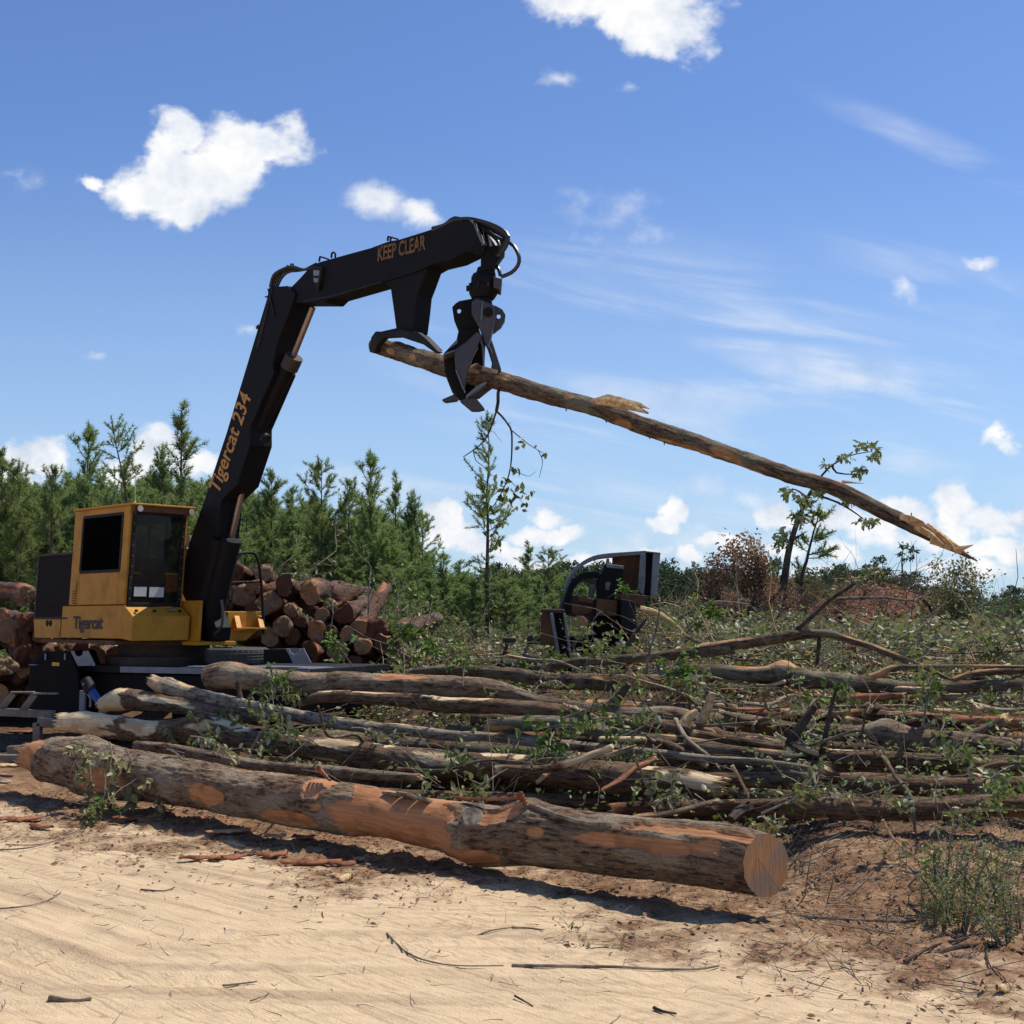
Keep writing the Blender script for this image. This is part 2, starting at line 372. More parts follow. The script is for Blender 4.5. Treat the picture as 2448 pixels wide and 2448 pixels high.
a1 = math_(nt, 'SINE', math_(nt, 'MULTIPLY', sp.outputs[2], 190)); a2 = math_(nt, 'SINE', math_(nt, 'MULTIPLY', sp.outputs[0], 260))
hl = math_(nt, 'MULTIPLY', smooth_(nt, a1, -.3, .4), smooth_(nt, a2, -.6, .2))
setp(nt, b, Base_Color=mixc(nt, hl, (.004, .003, .002), (.040, .022, .013)), Roughness=.7, Specular_IOR_Level=.15); bump_(nt, b, hl, 1, .008); M['grille'] = m

def mat_leaf(name, cols, under, trans=.25, rough=.48):
    m, nt, b = newmat(name)
    r = node(nt, 'ShaderNodeAttribute', attribute_name='rnd').outputs['Fac']
    n = len(cols)
    c = ramp_(nt, r, [(i / max(1, n - 1), cc) for i, cc in enumerate(cols)])
    oi = node(nt, 'ShaderNodeObjectInfo').outputs['Random']
    c = node(nt, 'ShaderNodeHueSaturation', {'Color': c, 'Hue': math_(nt, 'MULTIPLY_ADD', oi, .03, .485), 'Saturation': 1.0, 'Value': math_(nt, 'MULTIPLY_ADD', oi, .5, .78)}).outputs[0]
    bf = node(nt, 'ShaderNodeNewGeometry').outputs['Backfacing']
    c2 = mixc(nt, bf, c, under)
    setp(nt, b, Base_Color=c2, Roughness=rough, Specular_IOR_Level=.32)
    tr = node(nt, 'ShaderNodeBsdfTranslucent', {0: mixc(nt, .35, c, (.22, .28, .04))})
    mxs = node(nt, 'ShaderNodeMixShader', {0: trans, 1: b.outputs[0], 2: tr.outputs[0]})
    nt.links.new(mxs.outputs[0], nt.nodes['Material Output'].inputs[0]); return m
M['leaf'] = mat_leaf('leaf_green', [(.065, .10, .014), (.115, .165, .022), (.17, .22, .034), (.23, .235, .07)], (.42, .41, .24))
M['leaf_fresh'] = mat_leaf('leaf_fresh', [(.07, .13, .012), (.11, .19, .02), (.15, .24, .028)], (.17, .24, .10), .35)
M['leaf_wilt'] = mat_leaf('leaf_wilted', [(.14, .15, .055), (.24, .235, .10), (.33, .30, .15), (.27, .20, .09)], (.56, .50, .33), .25)
M['leaf_dead'] = mat_leaf('leaf_dead', [(.22, .095, .05), (.34, .16, .085), (.30, .16, .10), (.40, .24, .15)], (.36, .20, .13), .2, .7)
M['leaf_olive'] = mat_leaf('leaf_olive', [(.12, .12, .035), (.21, .18, .06), (.26, .21, .09), (.14, .15, .05)], (.25, .23, .13), .25)
M['needle'] = mat_leaf('pine_needles', [(.13, .19, .065), (.19, .265, .085), (.28, .345, .115), (.38, .40, .17)], (.26, .33, .13), .52, .6)
M['far_leaf'] = mat_leaf('far_foliage', [(.025, .052, .022), (.04, .078, .028), (.062, .105, .035), (.085, .125, .045)], (.03, .055, .02), .1, .7)
M['bush_leaf'] = mat_leaf('bush_foliage', [(.07, .12, .03), (.11, .17, .045), (.16, .22, .06)], (.10, .15, .06), .25, .6)
def mat_wood(name, a, b_, sc=8):
    m, nt, b = newmat(name); oc = node(nt, 'ShaderNodeTexCoord').outputs['Object']
    n1 = noise_(nt, oc, sc, 5, .65); n2 = noise_(nt, oc, sc * 9, 3)
    setp(nt, b, Base_Color=mixc(nt, smooth_(nt, n1, .35, .65), a, b_), Roughness=.85, Specular_IOR_Level=.2); bump_(nt, b, n2, .6, .004); return m
M['twig'] = mat_wood('twig_bark', (.10, .072, .05), (.26, .21, .155))
M['twig_dark'] = mat_wood('dark_twig', (.035, .024, .018), (.10, .07, .05))
M['twig_red'] = mat_wood('stripped_twig', (.34, .18, .09), (.55, .36, .20))
M['pinebark'] = mat_wood('pine_bark', (.045, .032, .026), (.13, .095, .075), 5)
M['bark_chip'] = mat_wood('red_bark_chip', (.14, .045, .02), (.34, .14, .07), 14)
M['bark_slab'] = mat_wood('grey_bark_slab', (.10, .08, .06), (.30, .25, .19), 12)
M['splinter'] = mat_wood('splintered_wood', (.40, .22, .09), (.72, .52, .28), 18)

# ------------------------------------------------------------------ terrain
LA = np.array([-5.6, 15.1]); LD = np.array([.7385, -.674]); LN = np.array([.674, .7385])
def s_front(x, y):
    s1 = (x - LA[0]) * LN[0] + (y - LA[1]) * LN[1]
    return np.minimum(s1, y - 10.3 + .12 * (x - 3))
def along(x, y): return (x - LA[0]) * LD[0] + (y - LA[1]) * LD[1]
def H(x, y, detail=False):
    x = np.asarray(x, float); y = np.asarray(y, float); s = s_front(x, y)
    lf = sstep(-5.5, -1.5, x + .25 * (y - 18))
    h = (.25 * sstep(1.6, 5, s) + .50 * sstep(6, 9, s)) * lf
    h = np.maximum(h, .9 * sstep(24, 34, y))
    h = h + .30 * np.exp(-(((x - 5.2) / 2.4) ** 2 + ((y - 24.5) / 2.2) ** 2))
    h = h + 1.8 * np.exp(-(((x - 9.0) / 2.6) ** 2 + ((y - 31) / 3.0) ** 2))
    h = h + .9 * np.exp(-(((x - 4.5) / 2.4) ** 2 + ((y - 30) / 3.0) ** 2))
    h = h + .22 * sstep(-2.2, .4, y - 10.3) * sstep(1.9, 3.2, x)
    h = h + .10 * (fbm(x * .35, y * .35, 3) - .5) * sstep(0, 3, y - 6)
    if detail:
        near = 1 - sstep(22, 60, y)
        front = sstep(.6, -.6, s); c = s
        t = along(x, y)
        d = dirt_mask(x, y)
        w = .10 * (fbm(t * .25, 0, 9) - .5)
        r = 0
        for c0, wd, am in ((-2.35, .16, .020), (-3.05, .20, .028), (-3.75, .13, .016), (-4.7, .22, .030), (-5.5, .18, .025), (-6.6, .25, .03), (-7.6, .22, .03)):
            bend = c0 + .5 * np.sin(t * .22 + c0) + w * 3
            g = np.exp(-((c - bend) / wd) ** 2); rim = np.exp(-((np.abs(c - bend) - wd * 1.35) / (wd * .35)) ** 2)
            lug = .5 + .5 * np.sign(np.sin(t * 38 + np.abs(c - bend) / wd * 2.2))
            r = r - am * .7 * g + am * .5 * rim + g * lug * .014 * sstep(.45, .6, fbm(t * .5, c0 * 3, 1))
        streak = (fbm(t * .6, c * 16, 5) - .5) * .026 + (fbm(t * .8, c * 40, 15, 2) - .5) * .014
        h = h + (r + streak) * front * (1 - .7 * d)
        h = h + (fbm(x * 9, y * 9, 2, 5) - .5) * (.012 + .055 * d) * near
        h = h + (fbm(x * 2.2, y * 2.2, 4, 3) - .5) * (.012 + .18 * d) * near
        h = h + np.maximum(0, fbm(x * 22, y * 22, 8, 2) - .62) * .12 * d * near
    return h
def dirt_mask(x, y):
    s = s_front(x, y)
    n = fbm(x * .9, y * .9, 1, 4) - .5; n2 = fbm(x * 4, y * 4, 6, 3) - .5
    a = .55 * sstep(-2.3, -.9, s + n * 2.6 + n2 * 1.6) + .45 * sstep(-1.0, -.1, s + n * 1.2 + n2 * .9)
    q = (y - 8.4) * .72 + (x - .1) * .70          # right of a line over the lower right
    b = sstep(-.5, 1.5, q + n * 2.0 + n2 * 1.0) * sstep(-1.2, .8, x)
    dd = np.clip(np.maximum(a, b) * (.82 + n2), 0, 1)
    return np.maximum(dd, .75 * sstep(16, 20, y))

def axis_coords(segs):
    out = [segs[0][0]]
    for a, b, st in segs:
        if st > 0:
            n = max(1, int(round((b - a) / st))); out += list(a + (b - a) * (np.arange(n) + 1) / n)
        else:
            n = -st; r = (b / a) ** (1 / n) if a > 0 else 1
            out += [a * r ** (k + 1) for k in range(n)]
    return np.array(out)
xr = axis_coords([(0, 5.2, .035), (5.2, 9, .09), (9, 20, .35), (20, 2500, -16)])
xs = np.concatenate([-xr[:0:-1], xr])
ys = np.concatenate([[-60, -20, -5, 0, 3, 5], axis_coords([(5.4, 13, .035), (13, 20, .07), (20, 36, .2), (36, 3000, -30)])])
GX, GY = np.meshgrid(xs, ys)
GZ = H(GX.ravel(), GY.ravel(), True)
GZ = GZ - 12 * sstep(450, 2500, np.hypot(GX, GY).ravel())
nx, ny = len(xs), len(ys)
ii, jj = np.meshgrid(np.arange(nx - 1), np.arange(ny - 1)); i0 = (jj * nx + ii).ravel()
GF = np.stack([i0, i0 + 1, i0 + nx + 1, i0 + nx], 1)
m, nt, b = newmat('sandy_ground')
oc = node(nt, 'ShaderNodeTexCoord').outputs['Object']
dm = node(nt, 'ShaderNodeAttribute', attribute_name='dirt').outputs['Fac']
n1 = noise_(nt, oc, 2.2, 6, .65); n2 = noise_(nt, oc, 60, 4, .7); n3 = noise_(nt, oc, 14, 5, .7, .5)
st = noise_(nt, mapping_(nt, oc, scale=(.9, .035, 1), rot=(0, 0, R(-42.4)), typ='TEXTURE'), 1, 5, .62)
st2 = noise_(nt, mapping_(nt, oc, scale=(.35, .012, 1), rot=(0, 0, R(-38)), typ='TEXTURE'), 1, 3, .6)
tk = node(nt, 'ShaderNodeAttribute', attribute_name='trk').outputs['Fac']
sand = mixc(nt, smooth_(nt, n1, .3, .7), (.70, .515, .31), (.61, .445, .265))
sand = mixc(nt, math_(nt, 'MULTIPLY', tk, .55), sand, (.33, .225, .135))
sand = mixc(nt, math_(nt, 'MULTIPLY', smooth_(nt, st, .50, .66), .6), sand, (.34, .235, .14))
sand = mixc(nt, math_(nt, 'MULTIPLY', smooth_(nt, st2, .56, .7), .5), sand, (.30, .20, .12))
sand = mixc(nt, math_(nt, 'MULTIPLY', smooth_(nt, n2, .55, .75), .4), sand, (.36, .24, .14))
dirt = mixc(nt, smooth_(nt, n3, .35, .65), (.30, .175, .095), (.16, .085, .045))
dirt = mixc(nt, math_(nt, 'MULTIPLY', smooth_(nt, n2, .5, .7), .6), dirt, (.10, .055, .032))
dirt = mixc(nt, math_(nt, 'MULTIPLY', smooth_(nt, n1, .5, .66), .7), dirt, (.42, .27, .15))
fac = smooth_(nt, math_(nt, 'ADD', dm, math_(nt, 'MULTIPLY', math_(nt, 'SUBTRACT', n3, .5), .7)), .15, .8)
col = mixc(nt, fac, sand, dirt)
ml = node(nt, 'ShaderNodeAttribute', attribute_name='mulch_shade').outputs['Fac']
col = mixc(nt, math_(nt, 'MULTIPLY', ml, .9), col, mixc(nt, smooth_(nt, n3, .35, .65), (.03, .018, .010), (.15, .09, .05)))  # dark mulch colour under heap and slash, also painting shade into the gaps
rd = node(nt, 'ShaderNodeAttribute', attribute_name='red').outputs['Fac']
col = mixc(nt, rd, col, mixc(nt, smooth_(nt, n3, .3, .7), (.22, .105, .06), (.10, .05, .032)))
fg = node(nt, 'ShaderNodeAttribute', attribute_name='far').outputs['Fac']
col = mixc(nt, fg, col, mixc(nt, smooth_(nt, n1, .35, .65), (.06, .08, .025), (.14, .12, .06)))
setp(nt, b, Base_Color=col, Roughness=.95, Specular_IOR_Level=.1)
bump_(nt, b, math_(nt, 'ADD', math_(nt, 'MULTIPLY', st, -.9), math_(nt, 'ADD', math_(nt, 'MULTIPLY', n2, .9), math_(nt, 'MULTIPLY', n3, .8))), .9, .016)
M['ground'] = m
gx, gy = GX.ravel(), GY.ravel()
red = np.exp(-(((gx - 9.0) / 3.2) ** 2 + ((gy - 31) / 4.0) ** 2) * .7); red = sstep(.25, .7, red)
tt_ = along(gx, gy); cc_ = s_front(gx, gy); trk = sstep(.52, .72, fbm(tt_ * .55, cc_ * 7, 31, 4)) * .6 + .6 * sstep(.52, .70, fbm(tt_ * .7, cc_ * 22, 33, 3))
for c0_ in (-2.6, -3.1, -4.15, -4.65): trk = trk + .75 * np.exp(-((cc_ - c0_ - .35 * np.sin(tt_ * .25)) / .11) ** 2) * (np.sin(tt_ * 52 + 14 * np.abs(cc_ - c0_ - .35 * np.sin(tt_ * .25))) > .1) * sstep(.45, .6, fbm(tt_ * .45, c0_, 41, 3))
trk = np.clip(trk, 0, 1.3)
mk('ground', np.stack([gx, gy, GZ], 1), GF, M['ground'], attrs={'trk': trk, 'mulch_shade': sstep(.3, 1.2, s_front(gx, gy)) * sstep(33, 30, gy) * (1 - red), 'dirt': dirt_mask(gx, gy), 'red': red, 'far': sstep(33, 40, gy)}, smooth=True).__setitem__('kind', 'structure')

# ------------------------------------------------------------------ foliage helpers
def unit(a): return a / (np.linalg.norm(a, axis=-1, keepdims=True) + 1e-9)
def leaf_arrays(pos, d, nrm, ln, wd, fold=.25, lobe=False):
    """pos,d,nrm (n,3); returns V, F(quads), rnd"""
    n = len(pos); d = unit(d); s = unit(np.cross(d, nrm)); u = np.cross(s, d)
    ln = ln[:, None]; wd = wd[:, None]
    b = pos; t = pos + d * ln - u * ln * .12
    if lobe:                                                    # broad toothed leaf
        prof = [(.22, .38), (.42, .20), (.60, .5), (.78, .26)]
    else: prof = [(.32, .46), (.70, .36)]
    k = len(prof); Vs = [b, t]; 
    for sg in (1, -1):
        for (a, w) in prof: Vs.append(b + d * ln * a + s * wd * w * sg + u * wd * fold * w)
    V = np.stack(Vs, 1).reshape(-1, 3); m_ = 2 + 2 * k; base = np.arange(n)[:, None] * m_
    if lobe:
        F = np.concatenate([base + np.array([[0, 2, 3, 1]]), base + np.array([[1, 3, 4, 5]]), base + np.array([[0, 1, 7, 6]]), base + np.array([[1, 9, 8, 7]])])
    else:
        F = np.concatenate([base + np.array([[0, 2, 3, 1]]), base + np.array([[0, 1, 5, 4]])])
    return V, F, np.repeat(rng.random(n), m_)
def mkleaves(name, pos, d, nrm, ln, wd, mat, parent=None, origin=(0, 0, 0), lobe=False, fold=.25, tag=None):
    V, F, r = leaf_arrays(pos, d, nrm, ln, wd, fold, lobe)
    return mk(name, V, F, mat, parent, origin, {'rnd': r}, tag=tag)

def wander(p0, d0, L, n, wob, grav=0.0):
    pts = [np.array(p0, float)]; d = np.array(d0, float); d /= np.linalg.norm(d)
    for i in range(n):
        d = d + rng.normal(0, wob, 3); d[2] -= grav / n; d /= np.linalg.norm(d)
        pts.append(pts[-1] + d * L / n)
    return pts
def leafy_branch(L=1.0, nsub=7, leaves=90, lsz=.085, wob=.12, mat='leaf', stem='twig', lobe=False, grav=.25, spread=.5, r0=.011, name='leafy_branch', label=None, cat='branch', group=None, d0=(1, 0, .15), subl=.55):
    root = empty(name, (0, 0, 0), label, cat, group)
    mb = MB(); main = wander((0, 0, 0), d0, L, 9, wob, grav); mb.tube(main, list(np.linspace(r0, r0 * .3, len(main))), 5)
    chains = [main[3:]]
    for k in range(nsub):
        i = rng.integers(2, len(main) - 1); t = main[i] - main[i - 1]; t = t / np.linalg.norm(t)
        d = t + rng.normal(0, spread, 3)
        c = wander(main[i], d, L * subl * rng.uniform(.5, 1.1), 6, wob * 1.4, grav); mb.tube(c, list(np.linspace(r0 * .5, r0 * .15, len(c))), 4, False)
        chains.append(c[1:])
    mb.build('stem', M[stem], root, origin=(0, 0, 0))
    tot = sum(len(c) for c in chains); pos = []; dd = []
    for c in chains:
        c = np.array(c); nl = max(2, int(leaves * len(c) / tot))
        t = rng.uniform(0, len(c) - 1.01, nl); i = t.astype(int); f = (t - i)[:, None]
        pos.append(c[i] * (1 - f) + c[i + 1] * f); dd.append(unit(c[i + 1] - c[i]))
    pos = np.vstack(pos); dd = np.vstack(dd); n = len(pos)
    d = unit(dd * .6 + rng.normal(0, .7, (n, 3)) - np.array([0, 0, .35])); nr = unit(rng.normal(0, .6, (n, 3)) + np.array([0, 0, 1]))
    ln = lsz * rng.uniform(.6, 1.2, n); mkleaves('foliage', pos, d, nr, ln, ln * .62, M[mat], root, lobe=lobe)
    return root

# ------------------------------------------------------------------ logs
def R5(*l): return [(x * .4658, 1550 + y * .4658, r * .4658) for x, y, r in l]
def R6(*l): return [(800 + x * .4658, 1550 + y * .4658, r * .4658) for x, y, r in l]
def R7(*l): return [(1600 + x * .44, 1400 + y * .44, r * .44) for x, y, r in l]
def R4(*l): return [(1150 + x * .3106, 1250 + y * .3106, r * .3106) for x, y, r in l]
def R8(*l): return [(1300 + x * .594, 850 + y * .594, r * .594) for x, y, r in l]
DIAG = []
def fr(px, x0, x1, Y0, Y1):
    f = (px - x0) / (x1 - x0); Y = 1 / ((1 - f) / Y0 + f / Y1); return (Y0 - Y) / (Y0 - Y1)
def stl(x0, x1, Y0, Y1, lst): return [(fr(a, x0, x1, Y0, Y1), fr(b, x0, x1, Y0, Y1), c, d) for a, b, c, d in lst]
def trace(pts, Y0, Y1):
    x0, x1 = pts[0][0], pts[-1][0]; out = []
    for x, y, r in pts:
        f = (x - x0) / (x1 - x0); Y = 1 / ((1 - f) / Y0 + f / Y1)
        p = P(x, y, Y); out.append((p[0], p[1], p[2], r / FPX * Y * 1.0))
    return out
def log(label, wp, bark='bark_grey', ends=('cut', 'cut'), cut='cut_orange', seg=20, step=.09, strips=(), stripn=(0.0, 3), rough=.06, knots=(), cat='log', name='felled_log', group=None, ridge=0.0, flare=None, parent=None, stubs=(), endn=None):
    C = catmull(wp, step); n = len(C); c = C[:, :3]; rad = C[:, 3].clip(.006)
    t = unit(np.gradient(c, axis=0)); z = np.array([0, 0, 1.0]); U = unit(z - t * (t @ z)[:, None]); Sd = np.cross(t, U)
    if Sd[:, 1].mean() > 0: Sd = -Sd
    L = np.concatenate([[0], np.cumsum(np.linalg.norm(np.diff(c, axis=0), axis=1))])
    th = np.arange(seg) / seg * 2 * math.pi
    ct, sn = np.cos(th)[None], np.sin(th)[None]; Lg = L[:, None]; off = rng.uniform(0, 99)
    k = 1.6 / max(rad.mean(), .04)
    nz = fbm(ct * .8 + off, sn * .8 + off * .3, Lg * k * .35, 3) - .5
    rr = rad[:, None] * (1 + nz * rough * 4)
    am, sc_ = stripn
    stp = sstep(.0, .035, (fbm(ct * .9 * rad.mean() * 6 + off * 2, sn * rad.mean() * 5.4, Lg * sc_ * .35, 4) - (1 - am))) if am > 0 else np.zeros((n, seg))
    if am > 0: stp = np.broadcast_to(stp, (n, seg)).copy()
    edge = (fbm(ct * 2.6 + off, sn * 2.6, Lg * 3.6, 5) - .5) * 2.3
    for (f0, f1, a0, hw) in strips:                     # exposed wood: along f0..f1, at angle a0 (0 up, 90 towards the camera)
        fl = Lg / L[-1]; mid = (f0 + f1) / 2; hl = (f1 - f0) / 2
        da = np.abs((th[None] - R(a0) + math.pi) % (2 * math.pi) - math.pi)
        q = np.sqrt((np.maximum(0, np.abs(fl - mid) / hl)) ** 4 + (da / R(hw)) ** 2) + edge * .7
        stp = np.maximum(stp, 1 - sstep(.85, .98, q))
    rr = rr - stp * np.minimum(.018, rad[:, None] * .08) + 4 * stp * (1 - stp) * np.minimum(.010, rad[:, None] * .05)
    if ridge:
        rn = fbm(ct * rad[:, None] * 30 + off, sn * rad[:, None] * 30, Lg * 4.5, 3); rr = rr + (1 - np.abs(rn - .5) * 6).clip(0, 1) * -ridge * (1 - stp)
    for (f, a, hgt, wdt) in knots:                      # bulges
        da = ((th[None] - R(a) + math.pi) % (2 * math.pi) - math.pi) * rad[:, None]
        rr = rr + hgt * np.exp(-((Lg - f * L[-1]) / wdt) ** 2 - (da / wdt) ** 2)
    if flare: rr = rr * (1 + flare[0] * np.exp(-Lg / flare[1]) * (1 + .8 * np.cos(th * 5 + off)[None] * .5))
    V = c[:, None] + rr[:, :, None] * (U[:, None] * ct[..., None] + Sd[:, None] * sn[..., None])
    if endn is not None:
        en = unit(np.array(endn, float)); dd_ = ((V - c[-1]) @ en); tn = (t @ en)[:, None]; m_ = dd_ > 0; m_[-1] = True
        V = np.where(m_[..., None], V - t[:, None] * (dd_ / tn)[..., None], V)
    # ragged ends
    for e, idx in ((ends[0], 0), (ends[1], n - 1)):
        if e == 'torn':
            sg = -1 if idx == 0 else 1
            jag = (rng.random(seg) ** 1.5) * rad[idx] * (.35 if name == 'cut_log' else 1.6) + .02
            V[idx] += (sg * t[idx])[None] * jag[:, None] * .9
            m2 = max(2, int(rad[idx] * 1.8 / step)); sl = slice(0, m2) if idx == 0 else slice(n - m2, n)
            fad = (np.linspace(1, 0, m2) if idx == 0 else np.linspace(0, 1, m2))[:, None]
            stp[sl] = np.maximum(stp[sl], sstep(.35, .6, fad + edge[sl] * .9))
    i, j = np.meshgrid(np.arange(n - 1), np.arange(seg), indexing='ij')
    i = i.ravel(); j = j.ravel(); j2 = (j + 1) % seg
    F = np.stack([i * seg + j, i * seg + j2, (i + 1) * seg + j2, (i + 1) * seg + j], 1)
    bk = np.stack([np.broadcast_to(ct * rad.mean() + off, (n, seg)), np.broadcast_to(sn * rad.mean(), (n, seg)), np.broadcast_to(Lg, (n, seg))], -1).reshape(-1, 3)
    org = c[n // 2].copy(); org[2] -= rad[n // 2]
    o = mk(name, V.reshape(-1, 3), F, M[bark], parent, org, {'bk': bk, 'strip': stp.ravel()}, smooth=True)
    if parent is None: settag(o, label, cat, group)
    for e, idx, sg in ((ends[0], 0, -1), (ends[1], n - 1, 1)):
        if not e: continue
        ring = V[idx]; cen = ring.mean(0); rings = [ring]
        ks = (.86, .6, .3) if e == 'cut' else (.85, .65, .4, .2)
        for kk in ks:
            jit = np.zeros(seg) if e == 'cut' else rng.uniform(-.9, .8, seg) * rad[idx] * (1.2 * kk) * (.3 if name == 'cut_log' else 1)
            rings.append(cen + (ring - cen) * kk + (sg * t[idx])[None] * (jit[:, None] + (0 if e == 'cut' else rad[idx] * .15)))
        VV = np.vstack(rings + [cen[None]]); mm = len(rings); FF = []
        for a in range(mm - 1):
            for q in range(seg): FF.append((a * seg + q, a * seg + (q + 1) % seg, (a + 1) * seg + (q + 1) % seg, (a + 1) * seg + q))
        for q in range(seg): FF.append(((mm - 1) * seg + q, (mm - 1) * seg + (q + 1) % seg, mm * seg))
        if (idx == 0): FF = [tuple(reversed(f)) for f in FF]
        loc = VV - cen; bkc = np.stack([loc @ Sd[idx], loc @ U[idx], np.full(len(VV), off)], 1)
        bkc[:, 2] = 0; bkc[:, :2] += 0
        mk('cut_face' if e == 'cut' else 'splintered_end', VV, FF, M[cut if e == 'cut' or name == 'cut_log' else 'torn'], o, cen, {'bk': bkc})
    for st_ in stubs:                                   # (f, angle, length, radius, lean)
        f, a, ln, rs, lean = st_[:5]; idx = int(f * (n - 1)); dirv = unit(U[idx] * math.cos(R(a)) + Sd[idx] * math.sin(R(a)) + t[idx] * lean)
        b0 = c[idx] + (U[idx] * math.cos(R(a)) + Sd[idx] * math.sin(R(a))) * rad[idx] * .6
        pts = wander(b0, dirv, ln + rad[idx] * .4, 5, .09); mb = MB(); mb.tube(pts, list(np.linspace(rs * 1.25, rs * .8, 6)), 8)
        mb.build('branch_stub', M[st_[5] if len(st_) > 5 else 'twig'], o, smooth=True)
    for q in range(0, n, max(1, n // 5)):
        DIAG.append((label[:28] if label else name, round(c[q, 0], 2), round(c[q, 1], 2), round(c[q, 2] - rad[q] - float(H(c[q, 0], c[q, 1])), 2), round(rad[q], 2)))
    return o

L1 = R5((170, 555, 62), (240, 566, 96), (330, 578, 122), (420, 592, 138), (600, 640, 132), (800, 665, 125), (1200, 735, 118), (1600, 795, 128)) + \
     R6((250, 850, 130), (400, 885, 132), (600, 915, 140), (720, 945, 150), (860, 960, 148), (1000, 955, 150), (1400, 1005, 153), (1932, 1062, 162)) + [(1831, 2068, 74)]
log('largest log lying in front on the sand, sawn end face at right', trace(L1, 14.8, 8.55), 'bark_grey', ('torn', 'cut'), 'cut_orange', seg=120, step=.016,
    strips=stl(60, 1831, 15.0, 8.55, [(830, 1130, 60, 160), (1070, 1215, 135, 28), (1380, 1760, 74, 13), (1700, 1760, 60, 16), (1160, 1262, 42, 24), (1291, 1331, 76, 11), (475, 565, 98, 24), (640, 780, 125, 20), (735, 800, 20, 60), (60, 110, 60, 60), (215, 275, 110, 22), (250, 330, 100, 30)]),
    stripn=(.33, 2.0), rough=.05, ridge=.009, endn=(.56, -.83, .02), knots=[(fr(1140, 60, 1831, 15, 8.55), 130, .035, .18), (fr(1262, 60, 1831, 15, 8.55), 5, .05, .12), (fr(1130, 60, 1831, 15, 8.55), 80, .03, .12), (.015, 40, .05, .10), (.05, 120, .05, .14), (.045, -30, .04, .12), (.09, 60, .035, .12), (.13, 150, .05, .18), (.12, -10, .03, .15)],
    stubs=[(fr(1148, 60, 1831, 15, 8.55), 52, .05, .10, .5, 'bark_slab')])
L2 = R5((345, 380, 52), (450, 385, 62), (650, 410, 60), (800, 425, 56), (1000, 420, 66), (1150, 430, 68), (1300, 480, 60), (1500, 500, 58), (1800, 535, 68)) + \
     R6((300, 565, 68), (600, 600, 70), (900, 610, 66), (1200, 645, 78), (1500, 668, 80), (1800, 690, 68), (1940, 705, 50))
log('thick log behind the largest one, torn pale butt and cream chewed patches', trace(L2, 17.2, 11.9), 'bark_brown', ('torn', 'torn'), seg=64, step=.03,
    strips=stl(160.7, 1703.7, 17.2, 11.9, [(130, 290, 60, 140), (305, 395, 60, 50), (510, 605, 10, 34), (600, 760, 0, 14), (764, 880, 38, 30), (895, 955, 5, 22), (1005, 1132, 52, 32), (1158, 1225, 5, 26), (1235, 1262, 15, 20), (1522, 1576, 20, 30), (1585, 1610, 50, 20), (1650, 1710, 50, 60)]), stripn=(.31, 3), rough=.06, ridge=.006, knots=[(.30, 60, .06, .1), (.28, 0, .05, .14)])
log('small dark log in the gap between the largest log and the chewed one', trace(R5((700, 500, 26), (900, 520, 28), (1330, 600, 27), (1700, 630, 28)) + R6((0, 632, 28), (250, 655, 26), (420, 660, 18)), 15.2, 12.2), 'bark_grey', ('cut', 'torn'), seg=24, stripn=(.31, 3))
L4 = R5((795, 175, 30), (830, 195, 46), (870, 200, 42), (1000, 240, 40), (1200, 285, 38), (1400, 322, 33), (1600, 360, 33), (1932, 410, 31)) + \
     R6((300, 412, 30), (600, 448, 27), (800, 455, 24), (1000, 477, 26), (1300, 508, 26), (1600, 532, 22), (1932, 570, 19)) + R7((300, 945, 19), (500, 960, 18), (750, 990, 15), (850, 1030, 14), (950, 1085, 10), (1030, 1125, 6))
log('long slender pale grey trunk lying on top of the heap with knobbed left end', trace(L4, 17.6, 11.6), 'bark_pale', ('torn', 'torn'), seg=28, step=.06, strips=[(0, .03, 90, 70), (.05, .1, 10, 25), (.34, .36, 0, 22), (.43, .46, 0, 20)], stripn=(.30, 4), knots=[(.03, 0, .03, .08)],
    stubs=[(.17, -10, .22, .03, -.6, 'twig_dark'), (.50, 5, .10, .015, 0), (.60, 10, .22, .022, .5, 'twig_red')])
log('short butt log with shredded cream end beside the blue outrigger cylinder', trace(R5((545, 285, 40), (600, 262, 58), (700, 265, 52), (900, 290, 42), (1100, 330, 36), (1400, 380, 26)), 18.2, 15.8), 'bark_brown', ('torn', None), seg=32, step=.05, strips=[(0, .16, 90, 110), (.25, .6, 60, 25)], stripn=(.31, 3), rough=.08)
L6 = R5((1075, 150, 66), (1130, 140, 70), (1200, 140, 68), (1400, 168, 60), (1700, 185, 60)) + R6((0, 170, 54), (200, 185, 58), (450, 195, 62), (650, 200, 60), (800, 218, 60), (930, 240, 42), (1050, 275, 34), (1200, 300, 36), (1500, 345, 48), (1750, 355, 55)) + \
     R7((150, 745, 52), (400, 745, 50), (650, 785, 44), (900, 800, 46), (1150, 820, 52), (1400, 848, 66), (1650, 875, 72), (1980, 905, 64))
log('big dark trunk running from the loader deck to the right edge', trace(L6, 17.4, 13.2), 'bark_grey', ('cut', None), 'cut_red', seg=56, step=.04, strips=[(.03, .10, 0, 20), (.14, .17, 10, 18), (.25, .33, 30, 30)], stripn=(.31, 3), rough=.06, ridge=.005, knots=[(.86, -10, .10, .18)],
    stubs=[(.56, 0, .35, .05, .6, 'twig_dark')])
log('short grey fork limb curving up from the big dark trunk near the right edge', trace(R7((1520, 868, 44), (1640, 830, 42), (1720, 790, 36), (1780, 755, 32), (1800, 742, 30)), 13.75, 13.5), 'bark_grey', (None, 'torn'), seg=24, step=.04, name='fork_limb', cat='branch')
